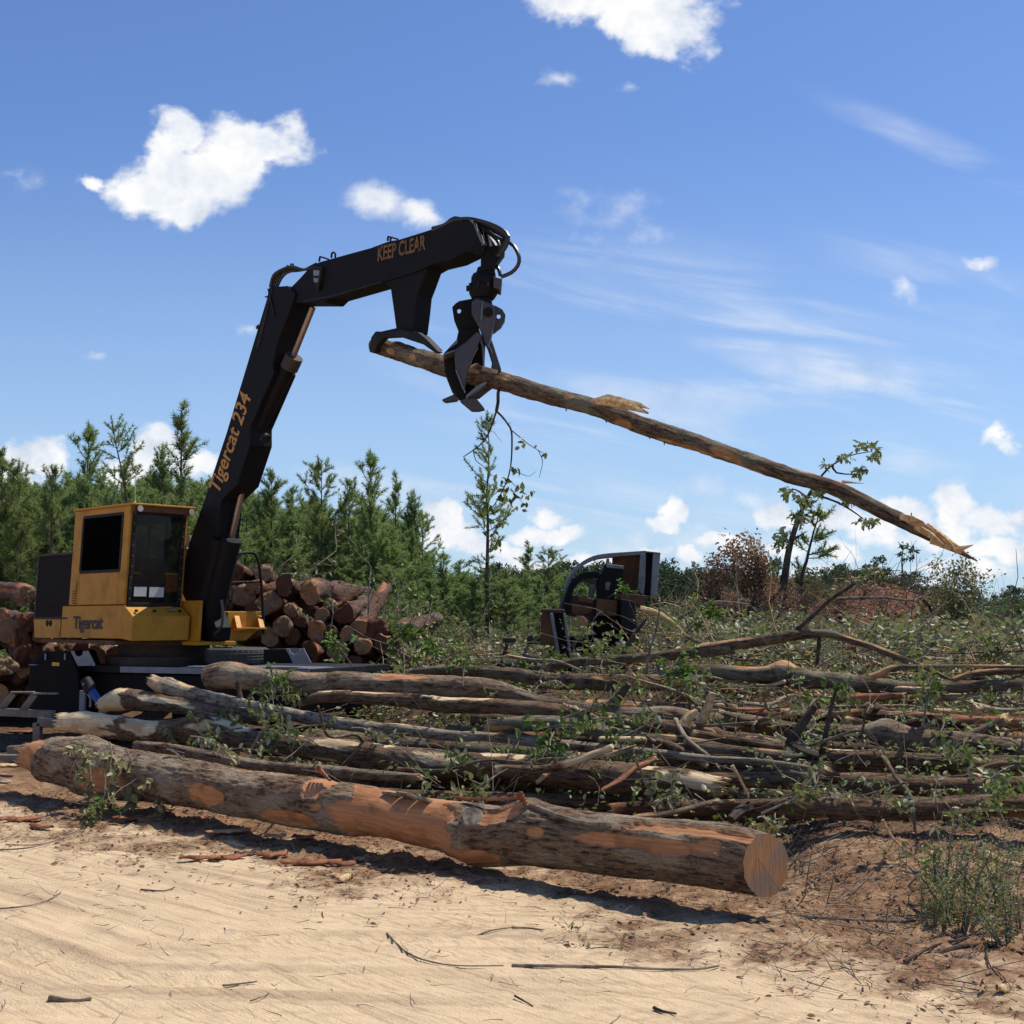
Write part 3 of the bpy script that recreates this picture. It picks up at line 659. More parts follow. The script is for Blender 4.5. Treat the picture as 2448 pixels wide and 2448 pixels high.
log('trunk with a long pale splintered top behind the slender grey one', trace(R5((1560, 275, 20), (1640, 250, 30), (1800, 245, 30)) + R6((0, 248, 30), (300, 262, 36), (600, 290, 42), (900, 300, 40), (1150, 330, 44), (1500, 395, 50), (1900, 430, 46)) + R7((300, 830, 40), (600, 880, 30)), 16.6, 13.3), 'bark_brown', ('torn', None), seg=36, step=.05, strips=[(.33, .50, 0, 45), (.0, .3, 15, 18)], stripn=(.31, 3),
    stubs=[(.87, -10, .35, .05, .5, 'splinter')])
L8 = R6((400, 118, 14), (600, 112, 28), (900, 132, 34), (1100, 165, 40), (1300, 172, 42), (1500, 178, 44), (1700, 170, 42), (1932, 130, 42)) + R7((0, 478, 42), (200, 468, 40), (400, 478, 44), (700, 510, 46), (900, 515, 46), (1080, 540, 46), (1300, 555, 36), (1600, 548, 32), (1980, 538, 30))
log('bent trunk with a large tan limb scar on top, uppermost but one at the back', trace(L8, 18.2, 15.4), 'bark_lichen', ('torn', None), seg=40, step=.045, strips=[(.60, .70, -5, 45), (.33, .36, 90, 30)], stripn=(.30, 3), knots=[(.68, 0, .13, .2), (.71, 60, .05, .1)],
    stubs=[(.355, 70, .25, .06, .1, 'twig_red')])
log('thin forked limb rising from the scarred trunk towards the right edge', trace(R7((1090, 500, 22), (1150, 478, 20), (1210, 450, 18), (1400, 441, 12), (1700, 438, 10), (1980, 442, 9)), 15.9, 15.3), 'bark_lichen', (None, None), seg=14, stripn=(.3, 3), cat='branch', name='bare_branch')
log('lower thin fork lying along the scarred trunk at the right edge', trace(R7((1540, 512, 14), (1640, 480, 18), (1750, 470, 18), (1980, 462, 17)), 15.6, 15.5), 'bark_lichen', (None, None), seg=14, stripn=(.33, 3), cat='branch', name='bare_branch')
L9 = R4((380, 1120, 22), (520, 1108, 32), (800, 1065, 36), (1200, 1045, 38), (1500, 1012, 42), (1932, 965, 46)) + R7((150, 347, 28), (300, 325, 30), (500, 298, 32), (700, 268, 28), (870, 262, 22), (950, 288, 19), (1100, 332, 18), (1250, 392, 17), (1400, 450, 13), (1560, 525, 6))
log('arched limb with a stripped orange flank standing above all other logs at the back', trace(L9, 18.8, 15.8), 'bark_lichen', ('cut', None), seg=32, step=.05, strips=[(.40, .62, 25, 55)], stripn=(.3, 3),
    stubs=[(.30, 160, .35, .05, 0, 'twig'), (.71, -10, 1.0, .026, 1.6, 'twig_dark'), (.75, 180, .35, .025, 0, 'twig_dark')])
log('split pale orange slab lying under the scarred trunk', trace(R7((640, 560, 8), (700, 592, 16), (900, 612, 22), (1100, 606, 22), (1250, 600, 17)), 15.9, 15.4), 'bark_red', ('torn', 'torn'), seg=20, strips=[(0, 1, 60, 90)])
log('red barked log with broad bare orange top at the right back', trace(R7((380, 690, 32), (600, 706, 42), (900, 712, 40), (1200, 715, 40), (1500, 735, 38), (1750, 740, 34), (1980, 745, 30)), 15.4, 14.2), 'bark_red', ('torn', None), seg=40, step=.05, strips=[(.0, .45, 40, 60), (.5, .7, 10, 30)], stripn=(.40, 2), rough=.1)
log('straight grey log just behind the red barked one', trace(R7((900, 665, 18), (1200, 680, 24), (1500, 690, 24), (1980, 705, 24)), 15.9, 15.0), 'bark_pale', (None, None), seg=20, stripn=(.4, 3))
log('thin pale pole on the log pile at the far right back', trace(R7((850, 660, 8), (1150, 655, 10), (1400, 648, 8), (1490, 590, 5)), 15.5, 15.2), 'bark_pale', ('cut', None), seg=12, cat='branch', name='bare_branch')
log('dark rutted log below the forked grey trunk at right', trace(R7((150, 805, 18), (350, 840, 28), (600, 885, 36), (900, 930, 42), (1100, 938, 44), (1400, 955, 42), (1700, 985, 46), (1980, 1010, 46)), 13.4, 12.3), 'bark_brown', ('torn', None), seg=40, step=.05, stripn=(.33, 3), ridge=.005, strips=[(.40, .5, 10, 20)],
    stubs=[(.62, 60, .9, .028, .35, 'twig'), (.30, -10, .45, .05, .1, 'twig_dark')])
log('wide dark red split log in the crotch of the forked trunk at the right edge', trace(R7((1770, 830, 34), (1850, 835, 44), (1980, 850, 50)), 13.9, 13.7), 'bark_red', ('torn', None), seg=30, strips=[(0, 1, 60, 60)])
log('heavy dark log nearest at right, half in shade above the brown bank', trace(R7((270, 1190, 26), (500, 1198, 42), (800, 1205, 56), (1100, 1215, 60), (1400, 1212, 62), (1700, 1195, 62), (1980, 1195, 62)), 11.4, 10.4), 'bark_brown', ('torn', None), seg=48, step=.04, stripn=(.33, 2.5), ridge=.006, strips=[(.74, 1.0, 105, 9)],
    stubs=[(.12, 100, .25, .05, -.5, 'twig_dark'), (.2, 90, .3, .03, .9, 'twig_dark')])
log('low dark log with bark curls between the sawn log and the nearest dark one', trace(R6((1450, 820, 26), (1650, 815, 34), (1932, 822, 34)) + R7((250, 1215, 26),), 11.6, 11.6), 'bark_red', ('torn', None), seg=20)
log('mid log under the slender pale trunk, mossy and half hidden', trace(R6((820, 395, 30), (1000, 385, 40), (1250, 400, 44), (1500, 470, 50), (1800, 500, 50)) + R7((300, 900, 40), (700, 940, 36)), 14.0, 12.9), 'bark_lichen', ('torn', None), seg=24, stripn=(.30, 3))
log('dark log low in the heap showing above the heavy nearest one', trace(R7((0, 1060, 34), (300, 1055, 40), (700, 1060, 50), (1100, 1075, 55), (1500, 1090, 50), (1980, 1085, 50)), 12.1, 11.3), 'bark_brown', ('torn', None), seg=24)
log('slim bent log with upturned tip beside the dark opening at right', trace(R7((780, 1050, 8), (1200, 1050, 12), (1600, 1040, 14), (1680, 1000, 14), (1780, 970, 12), (1980, 965, 8)), 12.0, 11.7), 'bark_brown', (None, None), seg=12, cat='branch', name='bare_branch')
log('broken limb leaning on the chewed log near its middle', trace(R6((1050, 678, 10), (1120, 620, 16), (1180, 585, 16), (1238, 550, 13)), 12.0, 12.3), 'bark_pale', ('torn', 'torn'), seg=12, cat='branch', name='broken_branch', strips=[(0, .3, 90, 90)])
log('longer broken limb leaning over the right end of the chewed log', trace(R6((1380, 722, 9), (1460, 680, 16), (1540, 615, 17), (1600, 590, 16), (1635, 570, 12)), 11.6, 12.0), 'bark_red', ('torn', 'torn'), seg=12, cat='branch', name='broken_branch', strips=[(0, 1, 60, 50)])
log('bent limb resting on the sawn end of the largest log', trace(R6((1425, 905, 8), (1560, 862, 13), (1700, 850, 14), (1850, 812, 13), (1930, 790, 12)) + R7((220, 1185, 12), (340, 1170, 9)), 10.4, 11.2), 'bark_lichen', ('torn', 'torn'), seg=12, cat='branch', name='broken_branch', strips=[(0, .3, 60, 50)])
log('crooked limb hanging down over the nearest dark log', trace(R7((1180, 950, 10), (1230, 1040, 12), (1290, 1110, 13), (1320, 1190, 12), (1335, 1330, 8)), 11.2, 10.6), 'bark_lichen', ('torn', 'torn'), seg=12, cat='branch', name='broken_branch')
# filler logs lower in the heap, seen through the gaps
k = 0
for s0, tA, tB, zz in ((.9, 3.2, 11, -.05), (1.5, 2.0, 12, .0), (2.1, 3.5, 13, .1), (2.8, 1.5, 9, .18), (3.1, 6, 15, .20), (3.9, 3, 12, .28), (4.6, 5, 15, .32), (5.2, 2, 11, .38), (5.8, 6, 16, .42), (6.5, 3, 12, .5), (4.2, 7, 14, .05), (3.4, 2, 9, .0), (5.5, 4, 13, .05)):
    a = LA + LN * s0 + LD * tA; bpt = LA + LN * (s0 + rng.uniform(-.4, .6)) + LD * tB
    bpt[1] = max(bpt[1], 11.3 + s0 * .55)
    r = rng.uniform(.10, .17); w = []
    for f in (0, .3, .6, 1):
        q = a * (1 - f) + bpt * f + rng.normal(0, .08, 2); w.append((q[0], q[1], zz + .12 + r, r * (1.1 - .3 * f)))
    log('dark buried log seen only through gaps between the upper logs', w, ('bark_brown', 'bark_lichen')[k % 2], ('cut', 'cut'), 'cut_red', seg=16, step=.15, stripn=(.31, 3), group='buried logs low in the heap'); k += 1

# ------------------------------------------------------------------ log pile behind the loader
def RQ(x, y): return (500 + x * .3106, 1250 + y * .3106)
proto = {}
def short_log(px, py, r, Y, label, cut='cut_red', bark='bark_red', ax=(.25, .96, .0), L=4.2, ov=1.0):
    p = P(px, py, Y); rad = r / FPX * Y; d = unit(np.array(ax, float) + rng.normal(0, .11, 3)); e = p + d * L
    mid = (p + e) / 2 + rng.normal(0, .03, 3)
    return log(label, [(*p, rad * 1.04), (*(p + d * .4), rad), (*mid, rad * .93), (*e, rad * .85)], bark, ('torn' if rng.random() < .45 else 'cut', 'cut'), cut, seg=22, step=.2, stripn=(.33, 2), rough=.34, name='cut_log', group='stacked cut logs behind the loader', cat='log', strips=[(0, .05, 0, 50)])
pile = [(210, 370, 66, 'red-brown log at the top left of the stack just right of the boom'), (410, 370, 74, 'tan faced log on top of the stack behind the handrail'),
 (580, 480, 76, 'brown log end one step below the tan topmost one'), (770, 530, 96, 'large ragged red log end high on the stack, right of the handrail'), (240, 560, 84, 'pale streaked log end behind the grey guard plate'),
 (345, 500, 62, 'dark log end seen through the handrail opening'), (450, 620, 84, 'log end behind the foot of the handrail'), (640, 680, 62, 'grey-tan round log end under a leafy sprig'),
 (930, 630, 52, 'small dark log end below the large ragged red one'), (1035, 705, 70, 'tall narrow red log end standing upright in the stack'), (820, 820, 84, 'wide red log end in the middle of the stack'),
 (935, 850, 56, 'split log end right of the wide middle one'), (1065, 845, 52, 'small round log end with visible rings'), (1150, 820, 62, 'red log end touching the small ringed one'),
 (1270, 815, 84, 'largest red log end at the right of the stack'), (1462, 825, 68, 'last log end at the right shoulder of the stack'), (780, 1000, 74, 'big brown log end low beside the deck bracket'),
 (975, 975, 72, 'tan log end low in the stack with cream rim'), (1330, 930, 66, 'shaded log end low below the largest red one'), (1440, 1035, 70, 'bottom right log end near the leafy bush'),
 (1545, 1045, 52, 'lowest log at the right foot of the stack'), (700, 760, 62, 'dark log end behind the white leafed twig'), (560, 800, 70, 'orange log end right of the yellow frame'), (640, 880, 64, 'dark log end above the deck edge'),
 (1180, 960, 60, 'dark log end low in the middle of the stack'), (330, 680, 66, 'dark log end hidden behind the yellow frame'), (460, 900, 66, 'dark log end low behind the tyre'), (860, 700, 56, 'log end under the dead twigs in the stack'), (1100, 1060, 60, 'bottom log end behind the fresh green bush')]
for i, (x, y, r, lb) in enumerate(pile):
    a, b_ = RQ(x, y); short_log(a, b_, r * .3106, 24.2 + .25 * rng.random() + (600 - y) * .0012, lb, ('cut_red', 'cut_tan', 'cut_red', 'cut_orange', 'cut_red', 'cut_tan', 'cut_tan')[i % 7] if i not in (1, 4, 7, 17) else 'cut_tan', 'bark_red', ax=(.10, .99, -.10 if y < 700 else -.03), L=3.4)
for x, y, r in ((120, 470, 70), (100, 640, 80), (150, 800, 80), (330, 820, 70), (700, 1100, 60), (880, 1110, 60), (1250, 1090, 60), (30, 560, 70)):
    a, b_ = RQ(x, y); short_log(a, b_, r * .3106, 24.9, 'dark log of the stack almost hidden behind the loader', 'cut_red', 'bark_brown')
lp = [(60, 1422, 23, 'tan faced log standing highest at the left edge of the left stack', 'cut_tan'), (6, 1478, 20, 'cut log touching the left edge of the photo, upper one', 'cut_orange'), (20, 1508, 26, 'ragged tan log end at the left edge', 'cut_tan'),
 (75, 1490, 22, 'slanting red log left of the engine grille', 'cut_red'), (70, 1560, 36, 'large brown log end left of the black outrigger box', 'cut_red'), (12, 1590, 24, 'small tan log end low at the left edge', 'cut_tan'), (58, 1605, 16, 'orange log end beside the outrigger box', 'cut_orange'),
 (2, 1658, 20, 'ringed orange log end lowest at the left edge', 'cut_orange'), (50, 1525, 24, 'dark log end in the middle of the left stack', 'cut_red'), (100, 1520, 22, 'shaded log behind the engine housing', 'cut_red')]
for x, y, r, lb, ct_ in lp:
    p = P(x, y, 23.0 + rng.random() * .6); short_log(x, y, r, p[1], lb, ct_, 'bark_red', ax=(-.5, .85, 0))
for x, y, r in ((-60, 1560, 34), (-50, 1480, 28), (-70, 1640, 36), (30, 1640, 26), (100, 1600, 30), (90, 1660, 30), (130, 1570, 26), (-30, 1600, 30), (150, 1640, 26)):
    short_log(x, y, r, 24.2, 'dark hidden log low in the left stack', 'cut_red', 'bark_brown', ax=(-.5, .85, 0))
short_log(440, 1292, 18, 25.6, 'tan log end glimpsed between cab and boom', 'cut_tan', 'bark_brown', ax=(.1, .99, 0))
short_log(452, 1330, 22, 25.6, 'dark log end under the tan one between cab and boom', 'cut_red', 'bark_brown', ax=(.1, .99, 0))
for x, y, r in ((170, 1560, 26), (225, 1575, 24), (275, 1560, 22), (330, 1572, 24), (385, 1565, 24), (200, 1540, 16), (300, 1540, 14), (430, 1575, 24)):
    short_log(x, y, r, 24.4, 'dark log seen through the gap under the loader housing', 'cut_red', 'bark_brown', ax=(-.1, .99, 0))

# ------------------------------------------------------------------ knuckleboom loader on its deck
HA = np.array([-6.04, 20.0, 0]); HR = np.array([.690, .7238, 0]); HB = np.array([-.7238, .690, 0]); HZ = np.array([0, 0, 1.])
def Wp(a, c, z):
    p = HA + a * HR + c * HB + z * HZ; p = p.copy(); p[0] += .045 * (z - 3.8); return p
def Q1(x, y): return (x * .3934, 1100 + y * .3934)
def Q2(x, y): return (500 + x * .41408, 480 + y * .41408)
def Q3(x, y): return (1000 + x * .2588, 500 + y * .2588)
def bpt(q, a): return onplane(q[0], q[1], HA + a * HR, HR)
def cpt(q, c): return onplane(q[0], q[1], HA + c * HB, HB)
def fpt(q, Y): return P(q[0], q[1], Y)
def zpt(q, z):
    d = ray(*q); t = (z - EYE) / d[2]; return np.array([0, 0, EYE]) + d * t
ld = empty('knuckleboom_loader', (-6.2, 21.5, 0), 'yellow and black log loader on a deck, its raised grapple holding a tree', 'loader')
def hbox(mb, a0, a1, c0, c1, z0, z1):
    p = [Wp(a0, c0, z0), Wp(a1, c0, z0), Wp(a1, c1, z0), Wp(a0, c1, z0)]
    mb.prism(p, Wp(0, 0, z1) - Wp(0, 0, z0))
def hpart(name, boxes, mat, bevel=.012, label=None, parent=None):
    mb = MB(); [hbox(mb, *b_) for b_ in boxes]; return mb.build(name, M[mat], parent or ld, bevel, label=label)
ZR, ZC = 3.80, 2.20
cw = (.21, 1.48, 2.775, 3.675)
cab = hpart('cab', [(0, .05, 0, cw[0], ZC + .03, ZR), (0, .05, cw[1], 1.8, ZC + .03, ZR), (0, .05, cw[0], cw[1], ZC + .03, cw[2]), (0, .05, cw[0], cw[1], cw[3], ZR),
     (1.0, 1.05, 0.0, .12, ZC, ZR), (1.0, 1.05, 1.6, 1.8, ZC, ZR), (1.0, 1.05, .12, 1.6, ZC, 2.45), (1.0, 1.05, .12, 1.6, 3.6, ZR),
     (.05, 1.0, 1.75, 1.8, ZC, 2.55), (.05, .35, 1.75, 1.8, 2.55, ZR), (.72, 1.0, 1.75, 1.8, 2.55, ZR), (.35, .72, 1.75, 1.8, 3.6, ZR)], 'yellow')
hpart('roof', [(-.03, 1.13, -.10, 1.84, ZR, ZR + .035)], 'yellow')
hpart('roof_visor', [(.02, 1.09, -.075, -.02, ZR - .10, ZR - .003)], 'rust')
hpart('side_panel', [(-.004, .05, -.02, 2.0, 1.69, ZC + .022)], 'yellow')
hpart('panel_seam', [(-.009, -.0045, .02, 1.98, ZC + .016, ZC + .026), (-.009, -.0045, 1.55, 1.56, ZC + .03, 2.62), (-.009, -.0045, 2.0, 2.012, 1.70, ZC)], 'blackmat', 0)
hpart('panel_louvre', [(-.008, -.0005, 1.60 + .05 * j, 1.63 + .05 * j, 2.26 + .04 * k, 2.275 + .04 * k) for j in range(2) for k in range(6)], 'blackmat', 0)
# window in the side wall
mb = MB(); hbox(mb, .012, .03, cw[0], cw[1], cw[2], cw[3]); mb.build('side_window', M['darkglass'], ld)
hpart('window_seal', [(-.012, .0, cw[0] - .03, cw[0] + .02, cw[2], cw[3]), (-.012, .0, cw[1] - .02, cw[1] + .03, cw[2], cw[3]), (-.012, .0, cw[0], cw[1], cw[3] - .02, cw[3] + .03), (-.012, .0, cw[0], cw[1], cw[2] - .03, cw[2] + .02)], 'blackmat', .006)
# front door: black frame, pane, stickers, bolts
door = hpart('front_door', [(.05, .105, -.03, .0, ZC, ZR - .05), (.93, 1.0, -.03, .0, ZC, ZR - .05), (.105, .93, -.03, .0, ZC, ZC + .06), (.105, .93, -.03, .0, ZR - .14, ZR - .05)], 'blackmat', .008)
hpart('pane', [(.105, .93, -.018, -.008, ZC + .06, ZR - .14)], 'glass', 0, parent=door)
hpart('sticker', [(.15, .37, -.024, -.020, ZC + .16, ZC + .31), (.42, .68, -.024, -.020, ZC + .15, ZC + .31)], 'paper', 0, parent=door)
mb = MB()
for k in range(9):
    for a_ in (.075, .965):
        p = Wp(a_, -.035, ZC + .12 + k * .17); mb.tube([p, p + HB * .02], .012, 6)
mb.build('bolt', M['steel'], door)
# inside the cab
hpart('cab_floor', [(.05, 1.0, .01, 1.75, ZC, ZC + .05)], 'blackmat', 0)
seat = MB(); hbox(seat, .25, .8, .75, 1.25, ZC + .40, ZC + .55); hbox(seat, .25, .8, 1.25, 1.38, ZC + .45, ZC + 1.1); hbox(seat, .40, .65, 1.26, 1.36, ZC + 1.12, ZC + 1.32); hbox(seat, .35, .7, .85, 1.15, ZC + .05, ZC + .4)
seat.build('operator_seat', M['blackmat'], ld, .03)
hpart('control_console', [(.12, .24, .35, 1.0, ZC + .05, ZC + .62), (.82, .93, .35, 1.0, ZC + .05, ZC + .62), (.55, .8, .12, .22, ZC + .05, ZC + .5)], 'blackmat', .02)
hpart('window_bar', [(1.005, 1.03, .55, .60, 2.45, 3.6), (1.005, 1.03, 1.1, 1.15, 2.45, 3.6), (.52, .55, 1.76, 1.79, 2.55, 3.6)], 'blackmat', 0)
for a_ in (.10, 1.03):
    mb = MB(); p = Wp(a_, -.10, ZR - .055); mb.tube([p + HB * .03, p, p - HB * .03], [.03, .05, .055], 14); lamp = mb.build('work_light', M['blackmat'], ld, smooth=True)
    mb = MB(); mb.tube([p - HB * .031, p - HB * .035], [.052, .05], 14); mb.build('lens', M['lampglass'], lamp)
mb = MB(); p = Wp(.10, .05, ZR + .035); mb.tube([p, p + HZ * .05], .018, 8); mb.tube([p + HZ * .05, p + HZ * .32, p + HZ * .62 + np.array([.01, 0, 0])], .0045, 5); mb.build('antenna', M['paper'], ld)
# front step box under the door
mb = MB(); pr = [(-.0, 2.19), (-.05, 2.19), (-.30, 2.04), (-.30, 1.66), (-.0, 1.69)]
mb.prism([Wp(0.0, c, z) for c, z in pr], HR * 1.02); fb = mb.build('front_panel', M['yellow'], ld, .01)
mb = MB()
for a_ in (.08, .40, .86): hbox(mb, a_, a_ + .035, -.245, -.20, 2.11, 2.15)
mb.build('latch', M['blackmat'], fb); hpart('door_handle', [(.68, .82, -.20, -.15, 2.125, 2.16)], 'steel', .005, parent=fb)
# engine housing
hpart('engine_housing', [(.04, 1.9, 2.0, 3.0, 2.02, 3.10)], 'blackmat')
mb = MB(); hbox(mb, 0, .04, 1.80, 3.0, 2.02, 3.12); mb.build('grille', M['grille'], ld, label='black perforated engine grille')
hpart('grille_frame', [(-.006, .0, 1.80, 3.0, 3.085, 3.12), (-.006, .0, 2.96, 3.0, 2.03, 3.08), (-.006, .0, 1.80, 3.0, 2.0, 2.03)], 'darkrust', 0)
mb = MB(); mb.prism([Wp(0, 2.004, 2.0), Wp(0, 3.02, 2.0), Wp(0, 2.94, 1.68), Wp(0, 2.004, 1.68)], HR * 1.9); lower = mb.build('rear_skirt', M['yellow'], ld, .01)
mb = MB(); [mb.tube([Wp(-.004, c, 1.93), Wp(.02, c, 1.93)], .055, 12) for c in (2.38, 2.50)]; mb.build('exhaust_hole', M['black'], lower)
hpart('hood', [(.6, 1.9, 1.0, 1.9, 1.72, 2.78)], 'yellow', .02)
# slewing frame right of the cab
mb = MB(); hbox(mb, 1.06, 1.62, -.12, 1.6, 1.70, 2.02)
mb.prism([Wp(1.62, -.12, 2.13), Wp(2.55, -.12, 2.13), Wp(2.55, -.12, 1.86), Wp(2.25, -.12, 1.64), Wp(1.62, -.12, 1.62)], HB * 1.5)
frm = mb.build('slewing_frame', M['yellow'], ld, .01)
mb = MB()
for a_ in (1.98, 2.44): mb.prism([Wp(a_, -.125, 2.06), Wp(a_ + .10, -.125, 2.06), Wp(a_ + .02, -.34, 1.86), Wp(a_ - .08, -.34, 1.86), ], HZ * -.03); mb.prism([Wp(a_, -.125, 2.06), Wp(a_, -.32, 1.86), Wp(a_, -.125, 1.86)], HR * .03)
hbox(mb, 2.0, 2.5, -.34, -.125, 1.83, 1.86); mb.build('gusset_step', M['yellow'], ld, .004)
hpart('mast_base', [(1.07, 1.12, -.5, .35, 1.64, 2.30), (1.60, 1.65, -.5, .35, 1.64, 2.12), (1.0, 1.75, -.55, .5, 1.58, 1.64)], 'yellow', .008)
hpart('guard_plate', [(1.80, 1.84, .25, .75, 2.15, 2.75)], 'greypaint')
mb = MB(); mb.tube([cpt(Q1(*q), -.12) for q in ((1300, 742), (1420, 742), (1575, 738))], .018, 8)
mb.tube(catmull([cpt(Q1(*q), -.12) for q in ((1400, 575), (1480, 565), (1535, 563), (1560, 590), (1578, 660), (1592, 820), (1603, 1058))], .05), .027, 10)
mb.tube(catmull([cpt(Q1(*q), .2) for q in ((1340, 770), (1400, 768), (1412, 790), (1405, 900))], .05), .012, 6); mb.build('handrail', M['blackmat'], ld, smooth=True)

# boom: side plate shapes traced in the boom's own vertical plane
def bslab(name, quads, a0, a1, mat='black', bevel=.012, label=None):
    mb = MB()
    for poly, aa, bb in quads: mb.prism([bpt(q, aa) for q in poly], HR * (bb - aa))
    return mb.build(name, M[mat], ld, bevel, label=label)
def sh(q, d): return (q[0] + d, q[1])
BN, BF = 1.15, 1.57
boomL = [Q1(1085, 760), Q1(1150, 500), Q1(1245, 230), (500, 1159), (541, 1035), (637, 716), (643, 687)]
boomR = [(686, 683), (706, 700), (692, 745), (664, 815), (652, 870), (655, 890), (598, 1022), (598, 1062), (566, 1160), (535, 1190), (528, 1200), (517, 1300), (500, 1390), (470, 1440), (444, 1438)]
boom = bslab('main_boom', [(boomL + boomR, BN, BF)], BN, BF)
bslab('boom_edge_strip', [([(646, 690), (652, 690), (618, 830), (612, 830)], BN - .012, BN), ([Q2(335, 505), Q2(345, 510), Q2(375, 660), Q2(372, 680)], BN - .02, BN - .012)], 0, 0, 'blackmat', 0)
def tubeb(name, pts, a, r, mat, parent=None, seg=14):
    mb = MB(); mb.tube([bpt(q, a) for q in pts], r, seg); return mb.build(name, M[mat], parent or ld, smooth=True)
cyl = tubeb('stick_cylinder', [(588, 1085), (697, 862)], 1.36, [.12, .12], 'black')
tubeb('cylinder_collar', [(691, 880), (704, 852)], 1.36, .145, 'darkrust', cyl)
tubeb('cylinder_rod', [(697, 862), (748, 735)], 1.36, .047, 'rod', cyl)
tubeb('pivot_pin', [(632, 1045), (636, 1050)], 1.14, .08, 'blackmat')
cyl2 = tubeb('lift_cylinder', [(497, 1515), (508, 1470), (553, 1290)], 1.30, [.10, .17, .17], 'black')
tubeb('cylinder_rod', [(551, 1296), (578, 1178)], 1.42, .05, 'rod', cyl2)
cyl3 = tubeb('lift_cylinder', [(478, 1525), (492, 1440), (530, 1290)], 1.22, [.09, .15, .15], 'black')
bslab('boom_foot', [([(440, 1430), (470, 1440), (500, 1460), (516, 1500), (512, 1532), (478, 1532), (484, 1470)], 1.2, 1.5)], 0, 0, 'black')
mb = MB(); mb.tube(catmull([bpt(Q1(*q), 1.14) for q in ((1345, 850), (1352, 930), (1345, 1010), (1300, 1060))], .05), .022, 8)
mb.tube(catmull([bpt(Q1(*q), 1.16) for q in ((1230, 960), (1200, 1010), (1160, 1030), (1150, 990))], .05), .018, 8); mb.tube(catmull([bpt(Q1(*q), 1.16) for q in ((1165, 850), (1150, 900), (1135, 925))], .05), .018, 8)
mb.build('foot_hose', M['hose'], ld, smooth=True)

SN, SF = 1.19, 1.54
stick = [Q2(*q) for q in ((470, 500), (520, 450), (590, 372), (640, 352), (780, 313), (930, 272), (1025, 237), (1040, 232), (1100, 222), (1250, 175), (1420, 118), (1495, 108), (1525, 135), (1572, 258), (1545, 288), (1490, 292), (1385, 345), (1275, 372), (1225, 400), (1000, 470), (700, 558), (670, 588), (540, 588), (480, 590))]
bslab('stick_boom', [(stick, SN, SF)], 0, 0)
bslab('stick_flange', [([Q2(*q) for q in ((540, 572), (700, 545), (1000, 462), (1000, 470), (700, 560), (545, 590))], SN - .02, SN)], 0, 0, 'blackmat', 0)
bslab('heel_post', [([Q2(*q) for q in ((1000, 462), (1045, 505), (1060, 610), (1078, 745), (1100, 760), (1175, 758), (1190, 640), (1200, 545), (1225, 480), (1262, 378), (1160, 410))], SN + .03, SF - .03)], 0, 0, 'black', .02)
heel = [Q2(*q) for q in ((922, 872), (932, 800), (958, 764), (985, 766), (1100, 740), (1205, 758), (1250, 795), (1325, 872), (1300, 878), (1230, 828), (1180, 812), (1100, 785), (1010, 790), (968, 830), (950, 878))]
bslab('heel_bracket', [(heel, SN - .03, SN + .07), ([(x, y - 5) for x, y in heel], SF - .07, SF + .03), ([Q2(920, 872), Q2(935, 790), Q2(955, 795), Q2(948, 880)], SN + .07, SF - .07)], 0, 0, 'blackmat', .02)
bslab('elbow_bracket', [([Q2(*q) for q in ((585, 375), (650, 385), (640, 440), (625, 520), (600, 450))], SN - .06, SN)], 0, 0, 'blackmat')
bslab('elbow_sticker', [([Q2(602, 400), Q2(636, 402), Q2(632, 432), Q2(602, 432)], SN - .068, SN - .061), ([Q2(602, 445), Q2(630, 447), Q2(625, 472), Q2(604, 468)], SN - .068, SN - .061)], 0, 0, 'greypaint', 0)
bslab('tip_plate', [([Q2(*q) for q in ((1495, 108), (1520, 112), (1590, 250), (1572, 258), (1525, 135))], SN - .03, SN + .02), ([Q2(*q) for q in ((1540, 140), (1600, 175), (1660, 265), (1640, 300), (1560, 290))], SF - .1, SF - .04)], 0, 0, 'steel', .006)
mb = MB(); mb.tube([bpt(Q2(1552, 276), SN - .05), bpt(Q2(1552, 276), SF + .06)], .09, 14); mb.build('tip_pin', M['black'], ld, smooth=True)
def hoses(name, lists, rad, a=1.36):
    mb = MB()
    for l in lists:
        aa = l[0]; mb.tube(catmull([bpt(Q2(*q), aa) for q in l[1]], .06), rad, 7)
    return mb.build(name, M['hose'], ld, smooth=True)
hoses('elbow_hose', [(1.2 + .07 * k, [(352 + 9 * k, 500), (372 + 10 * k, 430 + 6 * k), (430, 392 + 5 * k), (480 + 6 * k, 380 + 6 * k), (545, 398), (600, 385)]) for k in range(5)] + [(1.3, [(395, 495), (415, 450), (450, 415), (500, 400)])], .022)
hoses('tip_hose', [(1.2 + .05 * k, [(1290, 170 - 3 * k), (1360, 138), (1415, 112 - 3 * k), (1500, 102 + 4 * k), (1610, 128 + 8 * k), (1690, 165 + 9 * k), (1728 - 4 * k, 205 + 4 * k), (1716 - 6 * k, 260), (1672 - 4 * k, 318)]) for k in range(5)] +
      [(1.3, [(1520, 120), (1600, 170), (1650, 205), (1690, 225)]), (1.4, [(1540, 130), (1620, 190), (1670, 240), (1680, 300)])], .024)
hoses('grapple_hose', [(1.3, [(1720, 235), (1760, 262), (1790, 325), (1782, 375), (1745, 415), (1690, 438)]), (1.45, [(1650, 372), (1672, 395), (1682, 432)])], .026)
mb = MB()
